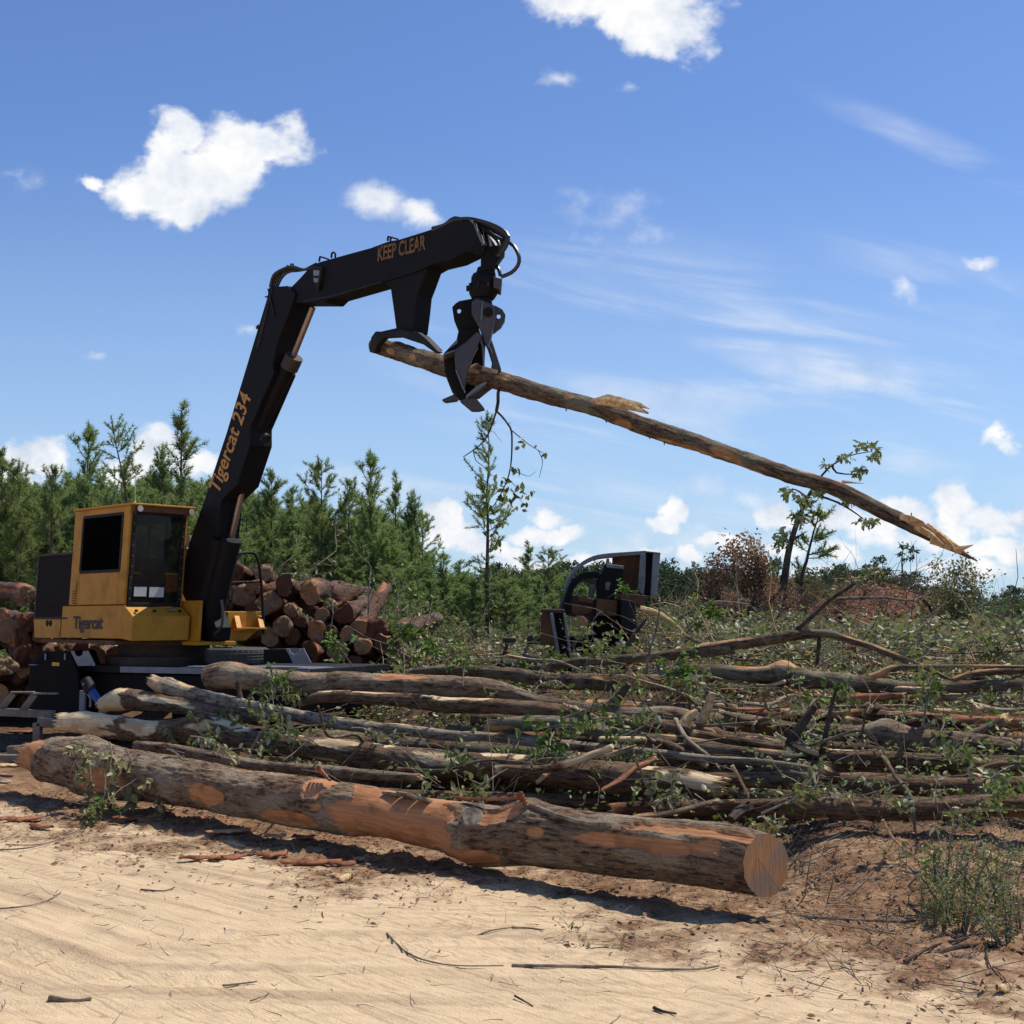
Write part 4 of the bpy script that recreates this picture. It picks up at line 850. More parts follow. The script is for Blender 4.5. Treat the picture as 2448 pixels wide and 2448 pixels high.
for q0, q1 in (((1412, 118), (1418, 92)), ((1440, 112), (1438, 94)), ((1418, 94), (1438, 96)), ((455, 400), (452, 372)), ((470, 372), (468, 400)), ((482, 395), (484, 365)), ((470, 366), (484, 366)), ((635, 352), (640, 322)), ((640, 322), (690, 338)), ((690, 338), (688, 345)), ((1030, 232), (1034, 206)), ((1034, 206), (1090, 222)), ((1045, 232), (1050, 212)), ((560, 392), (620, 360)), ((325, 555), (345, 552)), ((272, 728), (292, 722)), ((275, 740), (285, 715))):
    mb.bar(bpt(Q2(*q0), 1.30), bpt(Q2(*q1), 1.30), .022, .022, (.3, .5, .1))
mb.tube(catmull([bpt(Q2(*q), 1.3) for q in ((706, 330), (708, 305), (718, 298), (728, 305), (728, 328))], .03), .016, 6)
mb.build('hose_clamp', M['blackmat'], ld)

# grapple (frontal plane through the boom tip)
GYc = 16.45
def Gp(mb, poly, Y, th): mb.prism([P(*Q3(*q), Y) for q in poly], (0, th, 0))
lk = MB(); Gp(lk, ((585, 340), (660, 340), (735, 330), (800, 350), (795, 395), (710, 510), (700, 560), (575, 560), (578, 420)), GYc - .12, .26); lk.build('link', M['black'], ld, .015)
lk = MB(); Gp(lk, ((750, 285), (795, 255), (835, 300), (800, 360), (740, 350)), GYc - .1, .2); lk.build('hose_manifold', M['blackmat'], ld, .02)
def gc(x, y): return P(*Q3(x, y), GYc)
px2m = .2588 / FPX * GYc
mb = MB(); mb.tube([gc(620, 540), gc(622, 600), gc(622, 625)], [75 * px2m, 95 * px2m, 95 * px2m], 20); mb.tube([gc(622, 625), gc(618, 640), gc(612, 730)], [120 * px2m, 132 * px2m, 130 * px2m], 20)
mb.tube([gc(606, 730), gc(600, 750), gc(596, 800), (gc(594, 830))], [148 * px2m, 145 * px2m, 125 * px2m, 105 * px2m], 20); mb.tube([gc(592, 830), gc(590, 880)], [90 * px2m, 95 * px2m], 20)
rot = mb.build('rotator', M['black'], ld, .01, smooth=True)
mb = MB(); Gp(mb, ((695, 625), (775, 640), (762, 745), (690, 720)), GYc - .2, .3); mb.build('valve_block', M['claw'], rot, .01)
mb = MB()
for k in range(10):
    an = k * .628; p = gc(602, 742) + np.array([math.cos(an), math.sin(an), 0]) * 150 * px2m; mb.tube([p - HZ * .02, p + HZ * .05], .02, 6)
mb.build('bolt', M['blackmat'], rot)
def hole_plate(poly, cx, cy, r, Y, th, name, mat):
    mb = MB(); pv = [P(*Q3(*q), Y) for q in poly]
    bm = bmesh.new(); outer = [bm.verts.new(v) for v in pv]; hol = [bm.verts.new(P(*Q3(cx + r * .72 * math.cos(t_), cy + r * math.sin(t_)), Y)) for t_ in np.linspace(0, 2 * math.pi, 15)[:-1]]
    es = [bm.edges.new((outer[i], outer[(i + 1) % len(outer)])) for i in range(len(outer))] + [bm.edges.new((hol[i], hol[(i + 1) % 14])) for i in range(14)]
    bmesh.ops.triangle_fill(bm, use_beauty=True, edges=es)
    ex = bmesh.ops.extrude_face_region(bm, geom=bm.faces[:]); bmesh.ops.translate(bm, vec=(0, th, 0), verts=[v for v in ex['geom'] if isinstance(v, bmesh.types.BMVert)])
    bmesh.ops.recalc_face_normals(bm, faces=bm.faces); me = bpy.data.meshes.new(name); cen = Vector(np.mean(pv, 0)); bmesh.ops.translate(bm, vec=-cen, verts=bm.verts); bm.to_mesh(me); bm.free(); me.materials.append(M[mat])
    o = bpy.data.objects.new(name, me); COL.objects.link(o); o.parent = ld; o.location = cen - ld.location; return o
hole_plate([(312, 905), (345, 870), (380, 848), (500, 826), (560, 850), (560, 1150), (370, 1120), (330, 1020)], 376, 935, 28, GYc + .05, .10, 'tong_ear', 'black')
hole_plate([(680, 882), (720, 895), (775, 925), (805, 975), (798, 1030), (765, 1085), (690, 1145), (672, 1010)], 742, 985, 28, GYc - .06, .10, 'tong_ear', 'claw')
t1 = MB(); Gp(t1, ((375, 1100), (560, 1100), (590, 1200), (480, 1290), (330, 1300), (240, 1400), (228, 1335), (290, 1270), (352, 1205)), GYc + .0, .2); t1.build('inner_tong', M['black'], ld, .02)
t2 = MB(); Gp(t2, ((228, 1335), (330, 1300), (350, 1380), (340, 1470), (370, 1560), (432, 1690), (440, 1722), (362, 1732), (300, 1650), (245, 1510)), GYc - .02, .34); t2.build('left_tong', M['black'], ld, .02)
t3 = MB(); Gp(t3, ((330, 1300), (440, 1225), (540, 1130), (590, 1160), (545, 1270), (480, 1400), (462, 1480), (425, 1675), (405, 1660), (345, 1500)), GYc - .26, .06); t3.build('left_tong_plate', M['claw'], ld, .015)
t4 = MB(); Gp(t4, ((492, 850), (545, 820), (640, 858), (700, 885), (712, 1010), (672, 1190), (640, 1280), (600, 1180), (560, 1080), (492, 960)), GYc - .22, .16); t4.build('right_tong', M['claw'], ld, .015)
t5 = MB(); Gp(t5, ((568, 1150), (672, 1190), (700, 1270), (766, 1475), (748, 1600), (640, 1680), (560, 1745), (440, 1745), (560, 1660), (655, 1560), (680, 1420), (640, 1290)), GYc + .12, .10); t5.build('right_tong_plate', M['claw'], ld, .015)
t6 = MB(); Gp(t6, ((560, 1130), (620, 1200), (612, 1460), (560, 1600), (440, 1740), (400, 1700), (470, 1500), (500, 1330)), GYc + .24, .05); t6.build('back_plate', M['black'], ld, .01)
for poly, Y_, th_ in ((((560, 1150), (578, 1150), (612, 1300), (612, 1460), (598, 1460), (590, 1300)), GYc - .05, .12), (((545, 1265), (555, 1270), (500, 1370), (475, 1460), (465, 1450), (490, 1360)), GYc - .2, .1),
    (((440, 1720), (530, 1640), (620, 1590), (640, 1605), (540, 1680), (450, 1740)), GYc - .3, .12), (((650, 1270), (664, 1262), (690, 1330), (678, 1342)), GYc + .08, .03), (((228, 1335), (330, 1298), (345, 1308), (240, 1348)), GYc - .30, .3), (((340, 1480), (352, 1480), (440, 1690), (430, 1700)), GYc - .29, .04), (((352, 1205), (370, 1205), (360, 1240), (290, 1290), (280, 1280)), GYc - .02, .03)):
    mb = MB(); Gp(mb, poly, Y_, th_); mb.build('tong_rib', M['steel'], ld, .006)
t8 = MB(); Gp(t8, ((215, 1758), (330, 1708), (372, 1735), (360, 1765), (250, 1780)), GYc + .02, .14); Gp(t8, ((383, 1768), (440, 1745), (530, 1738), (616, 1845), (560, 1860), (492, 1860)), GYc - .12, .14); t8.build('tong_tip', M['claw'], ld, .012)
mb = MB(); mb.tube([P(*Q3(645, 950), GYc - .26), P(*Q3(645, 950), GYc + .2)], 44 * px2m, 16); mb.build('pivot_pin', M['black'], ld, smooth=True)
mb = MB(); Gp(mb, ((592, 845), (600, 845), (590, 1010), (575, 1040), (572, 1010)), GYc - .24, .02); mb.build('scraped_edge', M['steel'], ld)

# lettering on the machine
def text(s, p0, xdir, ndir, size, width, mat, off=0.0, shear=0.0):
    cu = bpy.data.curves.new('lettering', 'FONT'); cu.body = s; cu.size = size; cu.extrude = .002; cu.offset = off; cu.shear = shear; cu.materials.append(M[mat])
    t_ = bpy.data.objects.new('lettering_source', cu); COL.objects.link(t_); bpy.context.view_layer.update()
    me = bpy.data.meshes.new_from_object(t_.evaluated_get(bpy.context.evaluated_depsgraph_get())); bpy.data.objects.remove(t_)
    o = bpy.data.objects.new('lettering', me); COL.objects.link(o); bpy.context.view_layer.update()
    w = o.dimensions.x; X = Vector(xdir).normalized(); Z = Vector(ndir).normalized(); Y = Z.cross(X).normalized(); Z = X.cross(Y)
    m_ = Matrix((X, Y, Z)).transposed().to_4x4(); sc_ = width / w
    o.parent = ld; o.matrix_local = Matrix.Translation(Vector(p0) - ld.location) @ m_ @ Matrix.Diagonal((sc_, 1, 1, 1)); return o
nout = -HR
pa = bpt((522, 1184), BN - .006); pb = bpt((600, 950), BN - .006); text('Tigercat 234', pa, pb - pa, nout, .46, np.linalg.norm(pb - pa), 'letter_gold', .008)
pa = bpt(Q2(970, 348), SN - .006); pb = bpt(Q2(1246, 280), SN - .006); text('KEEP CLEAR', pa, pb - pa, nout, .29, np.linalg.norm(pb - pa), 'letter_worn', .006)
pa = Wp(-.012, 1.56, 1.845); pb = Wp(-.012, .60, 1.845); text('Tigercat', pa, pb - pa, nout, .29, .96, 'letter_black', .006)

# deck, turntable, outriggers
E = np.array([.9206, -.3906, 0]); EB = np.array([.3906, .9206, 0])
DL = zpt((160, 1590), 1.25); DR = DL + E * 4.62
mb = MB(); mb.prism([DL - HZ * .11, DR - HZ * .11, DR + EB * 2.5 - HZ * .11, DL + EB * 2.5 - HZ * .11], HZ * .11); deck = mb.build('deck', M['blackmat'], ld, .01)
mb = MB(); mb.prism([DL + E * 2.4 + HZ * .002 - EB * .01, DR + HZ * .002 - EB * .01, DR + EB * .7 + HZ * .002, DL + E * 2.4 + EB * .7 + HZ * .002], HZ * .012)
for k in range(56): a = DL + E * (2.42 + k * .039); mb.bar(a + HZ * .016, a + EB * .68 + HZ * .016, .012, .008)
mb.build('tread_plate', M['greypaint'], deck)
mb = MB(); mb.prism([DL + E * 1.1 - EB * .012 - HZ * .10, DR - EB * .012 - HZ * .10, DR - EB * .002 - HZ * .10, DL + E * 1.1 - EB * .002 - HZ * .10], HZ * .095); mb.build('deck_edge', M['greypaint'], deck)
mb = MB(); q = [DL + E * .3 + EB * .1, DR - E * .25 + EB * .1, DR - E * .25 + EB * 2.3, DL + E * .3 + EB * 2.3]; mb.prism([v - HZ * .72 for v in q], HZ * .60); mb.build('chassis', M['black'], ld, .02)
tb = np.array([-5.85, 21.45, 1.25])
mb = MB(); mb.tube([tb, tb + HZ * .14, tb + HZ * .14, tb + HZ * .33], [.95, .95, .75, .75], 40); mb.tube([tb + HZ * .33, tb + HZ * .43], [.98, .98], 40); mb.build('turntable', M['darkrust'], ld, smooth=True)
mb = MB(); mb.prism([v + HZ * .0 for v in (Wp(-.0, .2, 1.60), Wp(1.9, -.1, 1.60), Wp(1.9, 2.9, 1.60), Wp(.1, 2.9, 1.60))], HZ * .06); mb.build('base_plate', M['rust'], ld)
def bracket(x0, y0, Y, name='deck_bracket'):
    o = MB(); f = lambda x, y: P(*Q1(x, y), Y)
    pl = [(x0, y0), (x0 + 22, y0), (x0 + 30, y0 + 24), (x0 + 50, y0 + 34), (x0 + 72, y0 + 24), (x0 + 76, y0), (x0 + 100, y0), (x0 + 140, y0 + 88), (x0 + 45, y0 + 92)]
    o.prism([f(*p) for p in pl], (0, .03, 0)); o.bar(f(x0 + 100, y0), f(x0 + 146, y0 + 90), .03, .05); return o.build(name, M['greypaint'], ld, .004)
bracket(428, 1160, 20.25); bracket(1737, 1146, 18.9)
mb = MB(); mb.prism([P(*Q1(*q), 19.0) for q in ((1600, 1150), (1735, 1146), (1790, 1235), (1600, 1235))], (.1, .5, 0)); mb.build('deck_box', M['black'], ld, .01)
ob = MB(); f = lambda x, y, Y=20.4: P(*Q1(x, y), Y)
ob.prism([f(255, 1165), f(425, 1158), f(470, 1275), f(500, 1560), f(190, 1560), f(165, 1400), f(180, 1240)], (.15, .8, 0)); outr = ob.build('outrigger_box', M['black'], ld, .02)
mb = MB(); mb.prism([f(316, 1228, 20.38), f(360, 1230, 20.38), f(360, 1252, 20.38), f(316, 1250, 20.38)], (0, .012, 0)); mb.build('warning_sticker', M['label'], outr)
mb = MB(); [mb.bar(f(x, 1175, 20.37), f(x, 1215, 20.37), .05, .02) for x in (278, 396)]; mb.prism([f(175, 1242, 20.2), f(215, 1242, 20.2), f(215, 1247, 20.2), f(175, 1247, 20.2)], (0, .15, 0)); mb.build('hinge', M['greypaint'], outr)
mb = MB(); mb.tube([f(520, 1335, 19.5), f(545, 1385, 19.45), f(560, 1408, 19.42)], [.085, .10, .09], 14); mb.build('outrigger_gland', M['blackmat'], ld, smooth=True)
mb = MB(); mb.tube([f(556, 1400, 19.42), f(640, 1520, 19.2)], .065, 14); mb.build('outrigger_cylinder', M['blue'], ld, smooth=True)
mb = MB(); mb.bar(f(505, 1355, 19.4), f(550, 1450, 19.4), .03, .03); mb.bar(f(550, 1450, 19.4), f(548, 1500, 19.4), .03, .03); mb.bar(f(505, 1400, 19.6), f(500, 1540, 19.6), .08, .08); mb.build('outrigger_strut', M['greypaint'], ld)
for a in (DL + E * .5, DR - E * .6, DL + E * .5 + EB * 2.2, DR - E * .6 + EB * 2.2):
    mb = MB(); mb.prism([np.array([a[0] - .12, a[1] + .18, .03]), np.array([a[0] + .12, a[1] + .18, .03]), np.array([a[0] + .12, a[1] + .42, .03]), np.array([a[0] - .12, a[1] + .42, .03])], HZ * .95); mb.build('outrigger_leg', M['black'], ld, .01)
    mb = MB(); mb.box(a * [1, 1, 0] + [0, .3, .03 + float(H(a[0], a[1] + .3))], (1, 0, 0), (0, 1, 0), (.3, .3, .03)); mb.build('outrigger_foot', M['blackmat'], ld)
g = lambda x, y: P(x, y, 17.9)
for nm, aa, bb, w_, h_ in (('step_beam', g(-40, 1700), g(128, 1708), .16, .10), ('step_leg', g(0, 1697), g(33, 1657), .05, .09), ('step_leg', g(53, 1701), g(84, 1659), .05, .09), ('step_tread', g(28, 1655), g(82, 1655), .10, .025), ('step_tread', g(80, 1658), g(138, 1658), .10, .025),
    ('step_beam', P(92, 1725, 17.6), P(150, 1731, 17.6), .12, .12), ('step_leg', P(90, 1728, 17.6), P(90, 1790, 17.6), .12, .1), ('step_beam', P(-20, 1812, 15.9), P(60, 1812, 15.9), .1, .08), ('step_beam', P(20, 1793, 16.3), P(65, 1790, 16.3), .1, .10)):
    mb = MB(); mb.bar(aa, bb, w_, h_); mb.build(nm, M['frame'], ld, .006)
# tyre lying on the deck
ty = MB(); tyc = np.array([-4.42, 20.55, 1.275])
pr = [(.30, .02), (.44, 0), (.50, .03), (.515, .07), (.515, .20), (.50, .24), (.44, .27), (.30, .25), (.27, .2), (.27, .06)]
sg = 72; V = []
for k in range(sg):
    an = 2 * math.pi * k / sg
    for j, (rr, zz) in enumerate(pr):
        g_ = -.012 if (j in (3, 4) and k % 2) else 0
        V.append(tyc + np.array([math.cos(an) * (rr + g_), math.sin(an) * (rr + g_), zz]))
npf = len(pr); FF = [(k * npf + j, k * npf + (j + 1) % npf, ((k + 1) % sg) * npf + (j + 1) % npf, ((k + 1) % sg) * npf + j) for k in range(sg) for j in range(npf)]
ty.add(V, FF)
for zz in (.09, .135, .18): ty.tube([tyc + np.array([math.cos(a) * .512, math.sin(a) * .512, zz]) for a in np.linspace(0, 2 * math.pi, 49)], .008, 5, False)
ty.build('tyre', M['rubber'], None, tag=('worn black truck tyre lying flat on the loader deck', 'tyre'))

# the tree held up in the grapple
HL = [(*Q2(955, 835), 19), (*Q2(1060, 862), 22), (*Q2(1200, 905), 23), (*Q2(1350, 952), 24), (*Q2(1450, 985), 24)] + [(*Q2(1530, 1005), 26), (*Q2(1700, 1045), 24), (*Q2(1932, 1115), 22)] + \
     R8((200, 208, 36), (400, 283, 37), (600, 348, 36), (800, 415, 34), (1000, 485, 34), (1150, 525, 33), (1260, 575, 32), (1400, 645, 31), (1550, 720, 27), (1640, 770, 17), (1735, 822, 3))
hl = log('long crooked bark covered tree held up high in the grapple, splintered at its right end', trace(HL, 18.05, 11.65), 'bark_lichen', ('cut', 'torn'), 'cut_red', seg=48, step=.035, stripn=(.33, 4), rough=.07, ridge=.005, name='held_tree', cat='tree trunk',
    strips=stl(895, 2330, 18.05, 11.65, [(940, 960, 100, 20), (994, 1008, 95, 20), (1120, 1142, -10, 100), (1355, 1372, 60, 20), (1575, 1715, 140, 20), (1755, 1830, 150, 16), (1882, 2012, 0, 34), (2150, 2330, 45, 50)]), knots=[(fr(1132, 895, 2330, 18.05, 11.65), 0, .025, .05), (fr(1450, 895, 2330, 18.05, 11.65), 10, .02, .08)])
def splinter(name, pts, w, label=None, parent=hl, mat='splinter'):
    mb = MB(); mb.tube(pts, w, 6); o = mb.build(name, M[mat], parent); return o
g = lambda x, y, Y: P(*R8((x, y, 0))[0][:2], Y)
splinter('splintered_slab', [g(195, 185, 14.4), g(260, 180, 14.35), (g(330, 195, 14.2)), g(420, 232, 14.0)], [.03, .075, .065, .012])
splinter('splintered_slab', [g(225, 172, 14.4), g(300, 176, 14.3), g(390, 200, 14.1), g(424, 214, 14.0)], [.01, .035, .03, .006])
splinter('splinter', [g(1650, 785, 11.75), g(1690, 774, 11.72), g(1729, 762, 11.7)], [.04, .022, .003], mat='twig_red')
splinter('splinter', [g(1200, 508, 12.9), g(1250, 512, 12.85), g(1290, 515, 12.8)], [.02, .008, .002])
splinter('splinter', [g(1540, 690, 12.0), g(1600, 735, 11.9), g(1680, 790, 11.75), g(1715, 818, 11.7)], [.05, .05, .035, .008])
for a_, b_ in (((1470, 655), (1560, 700)), ((1500, 690), (1610, 762)), ((1560, 745), (1690, 800)), ((1600, 760), (1722, 812)), ((1440, 650), (1530, 672)), ((1580, 715), (1650, 770))):
    splinter('splinter', [g(a_[0], a_[1], 11.9), g((a_[0] + b_[0]) / 2, (a_[1] + b_[1]) / 2 - 4, 11.8), g(b_[0], b_[1], 11.75)], [.035, .03, .006], mat=('splinter', 'twig_red')[(a_[0] // 10) % 2])
for x, y, dx, dy in ((425, 325, 2, 12), (485, 345, 0, 16), (1478, 652, 2, -20), (90, 215, 0, 10), (250, 262, 3, 8)):
    splinter('twig_stub', [g(x, y, 13.3), g(x + dx, y + dy, 13.3)], [.01, .004], mat='twig_dark')
# hanging twigs from the held tree
hb = empty('hanging_branch', P(1192, 905, 16.1), 'bare twig with a few leaves hanging down from the held tree below the grapple', 'branch')
mb = MB(); f2 = lambda x, y: P(*Q2(x, y), 16.1)
mb.tube(catmull([f2(*q) for q in ((1676, 975), (1680, 1060), (1668, 1110), (1668, 1160), (1658, 1215))], .05), .022, 7)
chs = [((1658, 1215), (1640, 1270), (1610, 1350), (1575, 1400), (1525, 1440), (1468, 1478)), ((1658, 1215), (1690, 1245), (1725, 1290), (1745, 1330), (1748, 1420), (1742, 1520), (1725, 1600), (1690, 1680), (1650, 1750), (1610, 1800)),
       ((1745, 1325), (1800, 1370), (1850, 1410), (1900, 1440), (1935, 1460)), ((1900, 1440), (1925, 1500), (1915, 1560), (1905, 1600)), ((1755, 1560), (1810, 1580), (1850, 1590), (1890, 1560)), ((1725, 1290), (1745, 1278)), ((1640, 1330), (1690, 1395)), ((1525, 1440), (1540, 1500), (1580, 1530), (1640, 1590)),
       ((1725, 1600), (1760, 1640), (1800, 1670)), ((1700, 1660), (1640, 1700), (1600, 1760)), ((1610, 1800), (1620, 1860), (1640, 1910)), ((1640, 1910), (1660, 1960), (1670, 2010)), ((1740, 1660), (1790, 1720), (1820, 1755))]
rr0 = [.014, .015, .008, .006, .005, .005, .004, .007, .006, .006, .006, .005, .005]
allp = []
for ch, r_ in zip(chs, rr0):
    c_ = catmull([f2(*q) for q in ch], .05); mb.tube(c_, list(np.linspace(r_, r_ * .4, len(c_))), 5); 
mb.build('stem', M['twig_dark'], hb, origin=hb.location)
lp_ = [(1775, 1385), (1795, 1395), (1770, 1535), (1935, 1455), (1745, 1560), (1780, 1640), (1815, 1670), (1800, 1690), (1850, 1680), (1860, 1690), (1720, 1650), (1700, 1690), (1730, 1690), (1690, 1710), (1670, 1740), (1720, 1745), (1705, 1775), (1760, 1690), (1810, 1755), (1790, 1770), (1640, 1640), (1650, 1600), (1690, 1600), (1700, 1625), (1610, 1790), (1600, 1830), (1640, 1830), (1670, 1850), (1615, 1880), (1625, 1740), (1660, 1700), (1650, 1950), (1670, 1990), (1590, 1700), (1690, 1860), (1895, 1410), (1720, 1720), (1680, 1680), (1640, 1900)]
lp3 = np.array([f2(*q) for q in lp_]); n = len(lp3); lp3 = np.repeat(lp3, 2, 0) + rng.normal(0, .03, (2 * n, 3)); n *= 2
dn_ = unit(rng.normal(0, .8, (n, 3)) + np.array([.1, 0, -.8])); ln = rng.uniform(.07, .13, n)
mkleaves('foliage', lp3, dn_, unit(rng.normal(0, 1, (n, 3)) + np.array([0, -.6, .3])), ln, ln * .6, M['leaf'], hb, hb.location)

# ------------------------------------------------------------------ delimber and slasher bunk
def Q4(x, y): return (1150 + x * .3106, 1250 + y * .3106)
de = empty('delimber', tuple(P(*Q4(1000, 600), 24.0) * [1, 1, 0] + [0, 0, .7]), 'rusty black pull-through delimber with arched top bar and tall upright plates', 'delimber')
def slab(name, poly, Y, th, mat, parent=de, bevel=.015, sx=.0): 
    mb = MB(); mb.prism([P(*Q4(*q), Y) for q in poly], (sx, th, 0)); return mb.build(name, M[mat], parent, bevel)
def arc(name, pts, Y, w, h, mat):
    c_ = catmull([P(*Q4(*q), Y) for q in pts], .12); mb = MB()
    n_ = len(c_); V = []
    for i, p in enumerate(c_):
        t = unit(c_[min(i + 1, n_ - 1)] - c_[max(i - 1, 0)]); up = np.cross(t, [0, -1, 0.]); up = up / np.linalg.norm(up)
        V += [p + up * h / 2, p - up * h / 2, p - up * h / 2 + np.array([0, w, 0]), p + up * h / 2 + np.array([0, w, 0])]
    F = [(4 * i + k, 4 * i + (k + 1) % 4, 4 * i + 4 + (k + 1) % 4, 4 * i + 4 + k) for i in range(n_ - 1) for k in range(4)] + [(0, 1, 2, 3), tuple(range(4 * n_ - 4, 4 * n_))]
    mb.add(V, F); return mb.build(name, M[mat], de, .008)
arc('arch_bar', [(655, 545), (668, 470), (700, 400), (755, 335), (830, 285), (900, 260), (1000, 247), (1130, 238), (1270, 228)], 24.0, .5, .075, 'steel')
arc('inner_arch', [(655, 700), (670, 600), (690, 510), (725, 455), (780, 410), (850, 398), (910, 400)], 23.8, .55, .12, 'black')
slab('rust_panel', ((1010, 268), (1228, 252), (1215, 400), (1180, 560), (1050, 560), (1060, 380), (1010, 330)), 24.25, .05, 'rust')
slab('upright_plate', ((1226, 240), (1272, 232), (1262, 480), (1250, 560), (1205, 520), (1212, 400)), 23.95, .06, 'steel')
slab('upright_gap_shade', ((1272, 232), (1330, 240), (1312, 560), (1255, 560)), 24.1, .5, 'black')  # black slab standing in for the shaded gap between the upright plates
slab('upright_plate', ((1325, 224), (1382, 234), (1352, 570), (1305, 560)), 23.95, .08, 'greypaint')
slab('top_cap', ((1270, 216), (1384, 229), (1384, 236), (1270, 228)), 23.9, .6, 'steel')
slab('cross_bar', ((700, 420), (895, 440), (893, 468), (698, 446)), 24.2, .35, 'steel'); slab('cross_bar', ((965, 408), (1010, 410), (1010, 422), (965, 420)), 24.1, .2, 'greypaint')
slab('post', ((835, 462), (893, 462), (865, 575), (825, 575)), 24.15, .1, 'steel')
slab('upright', ((962, 310), (1008, 330), (1098, 350), (1090, 600), (1060, 720), (880, 720), (870, 700), (900, 580), (905, 440)), 23.7, .6, 'black')
slab('saw_cap', ((965, 312), (1000, 318), (1100, 330), (1098, 358), (965, 345)), 23.66, .5, 'steel'); slab('saw_cap', ((965, 275), (988, 272), (990, 315), (965, 312)), 23.75, .1, 'steel')
slab('brass_plate', ((960, 452), (998, 455), (985, 520), (955, 515)), 23.66, .03, 'frame')
slab('lower_body', ((640, 560), (740, 560), (860, 600), (890, 580), (880, 740), (740, 730), (650, 700), (610, 650)), 23.85, .9, 'darkrust'); slab('ledge', ((745, 560), (865, 590), (860, 625), (750, 605)), 23.75, .08, 'rust')
slab('rust_panel', ((695, 620), (860, 640), (850, 690), (740, 720), (700, 690)), 23.8, .04, 'rust'); slab('rust_panel', ((890, 580), (1050, 600), (1045, 720), (885, 715)), 23.64, .05, 'rust'); slab('rust_panel', ((1060, 535), (1280, 560), (1250, 640), (1060, 600)), 23.7, .4, 'rust')
slab('front_box', ((1075, 585), (1170, 600), (1178, 850), (1085, 850)), 23.4, .5, 'blackmat'); slab('front_box_side', ((1172, 600), (1185, 610), (1215, 850), (1180, 850)), 23.45, .5, 'darkrust')
slab('base_frame', ((860, 715), (1080, 715), (1085, 860), (940, 880), (880, 830)), 23.9, .9, 'black'); slab('base_frame', ((640, 880), (1210, 840), (1210, 1000), (640, 1000)), 24.0, 1.0, 'black')
for q in ((1105, 445, 1125, 540, .018), (1160, 455, 1150, 560, .03), (1205, 450, 1245, 530, .02), (1080, 500, 1130, 560, .02)):
    pass
short = log('orange faced log sticking out of the delimber', [(*P(*Q4(752, 778), 23.3), .145), (*P(*Q4(860, 760), 24.5), .14), (*P(*Q4(960, 740), 25.6), .13)], 'bark_red', ('cut', None), 'cut_orange', seg=20, step=.2, name='cut_log')
bk_ = empty('slasher_bunk', tuple(P(*Q4(550, 1050), 21.5) * [1, 1, 0] + [0, 0, .6]), 'rusty steel log bunk with tall upright bin in front of the delimber', 'log bunk')
slab('bin_side', ((463, 668), (535, 672), (610, 1060), (590, 1110), (455, 1110)), 21.6, .08, 'rust', bk_); slab('bin_back', ((520, 672), (645, 675), (700, 1060), (600, 1100)), 21.9, .08, 'black', bk_)
slab('bin_rim', ((463, 662), (645, 665), (648, 695), (530, 695), (463, 680)), 21.5, .5, 'darkrust', bk_)
slab('upright_rail', ((528, 695), (555, 695), (615, 1060), (590, 1060)), 21.45, .08, 'steel', bk_); slab('upright_rail', ((630, 695), (650, 695), (698, 1040), (682, 1040)), 21.45, .08, 'steel', bk_)
slab('low_beam', ((355, 868), (462, 870), (462, 915), (352, 912)), 21.7, .3, 'darkrust', bk_); slab('low_beam', ((165, 882), (270, 885), (270, 915), (165, 935)), 21.9, .3, 'darkrust', bk_)
slab('frame_leg', ((360, 915), (378, 918), (318, 1110), (285, 1110)), 21.6, .12, 'frame', bk_); slab('frame_leg', ((190, 925), (215, 930), (170, 1100), (135, 1110)), 21.8, .12, 'darkrust', bk_); slab('frame_leg', ((365, 920), (462, 920), (462, 935), (362, 935)), 21.55, .12, 'darkrust', bk_)
slab('low_beam', ((330, 1025), (470, 1028), (470, 1085), (325, 1075)), 21.75, .1, 'frame', bk_); slab('base_skid', ((120, 1085), (700, 1060), (700, 1180), (120, 1180)), 22.0, 1.0, 'black', bk_)

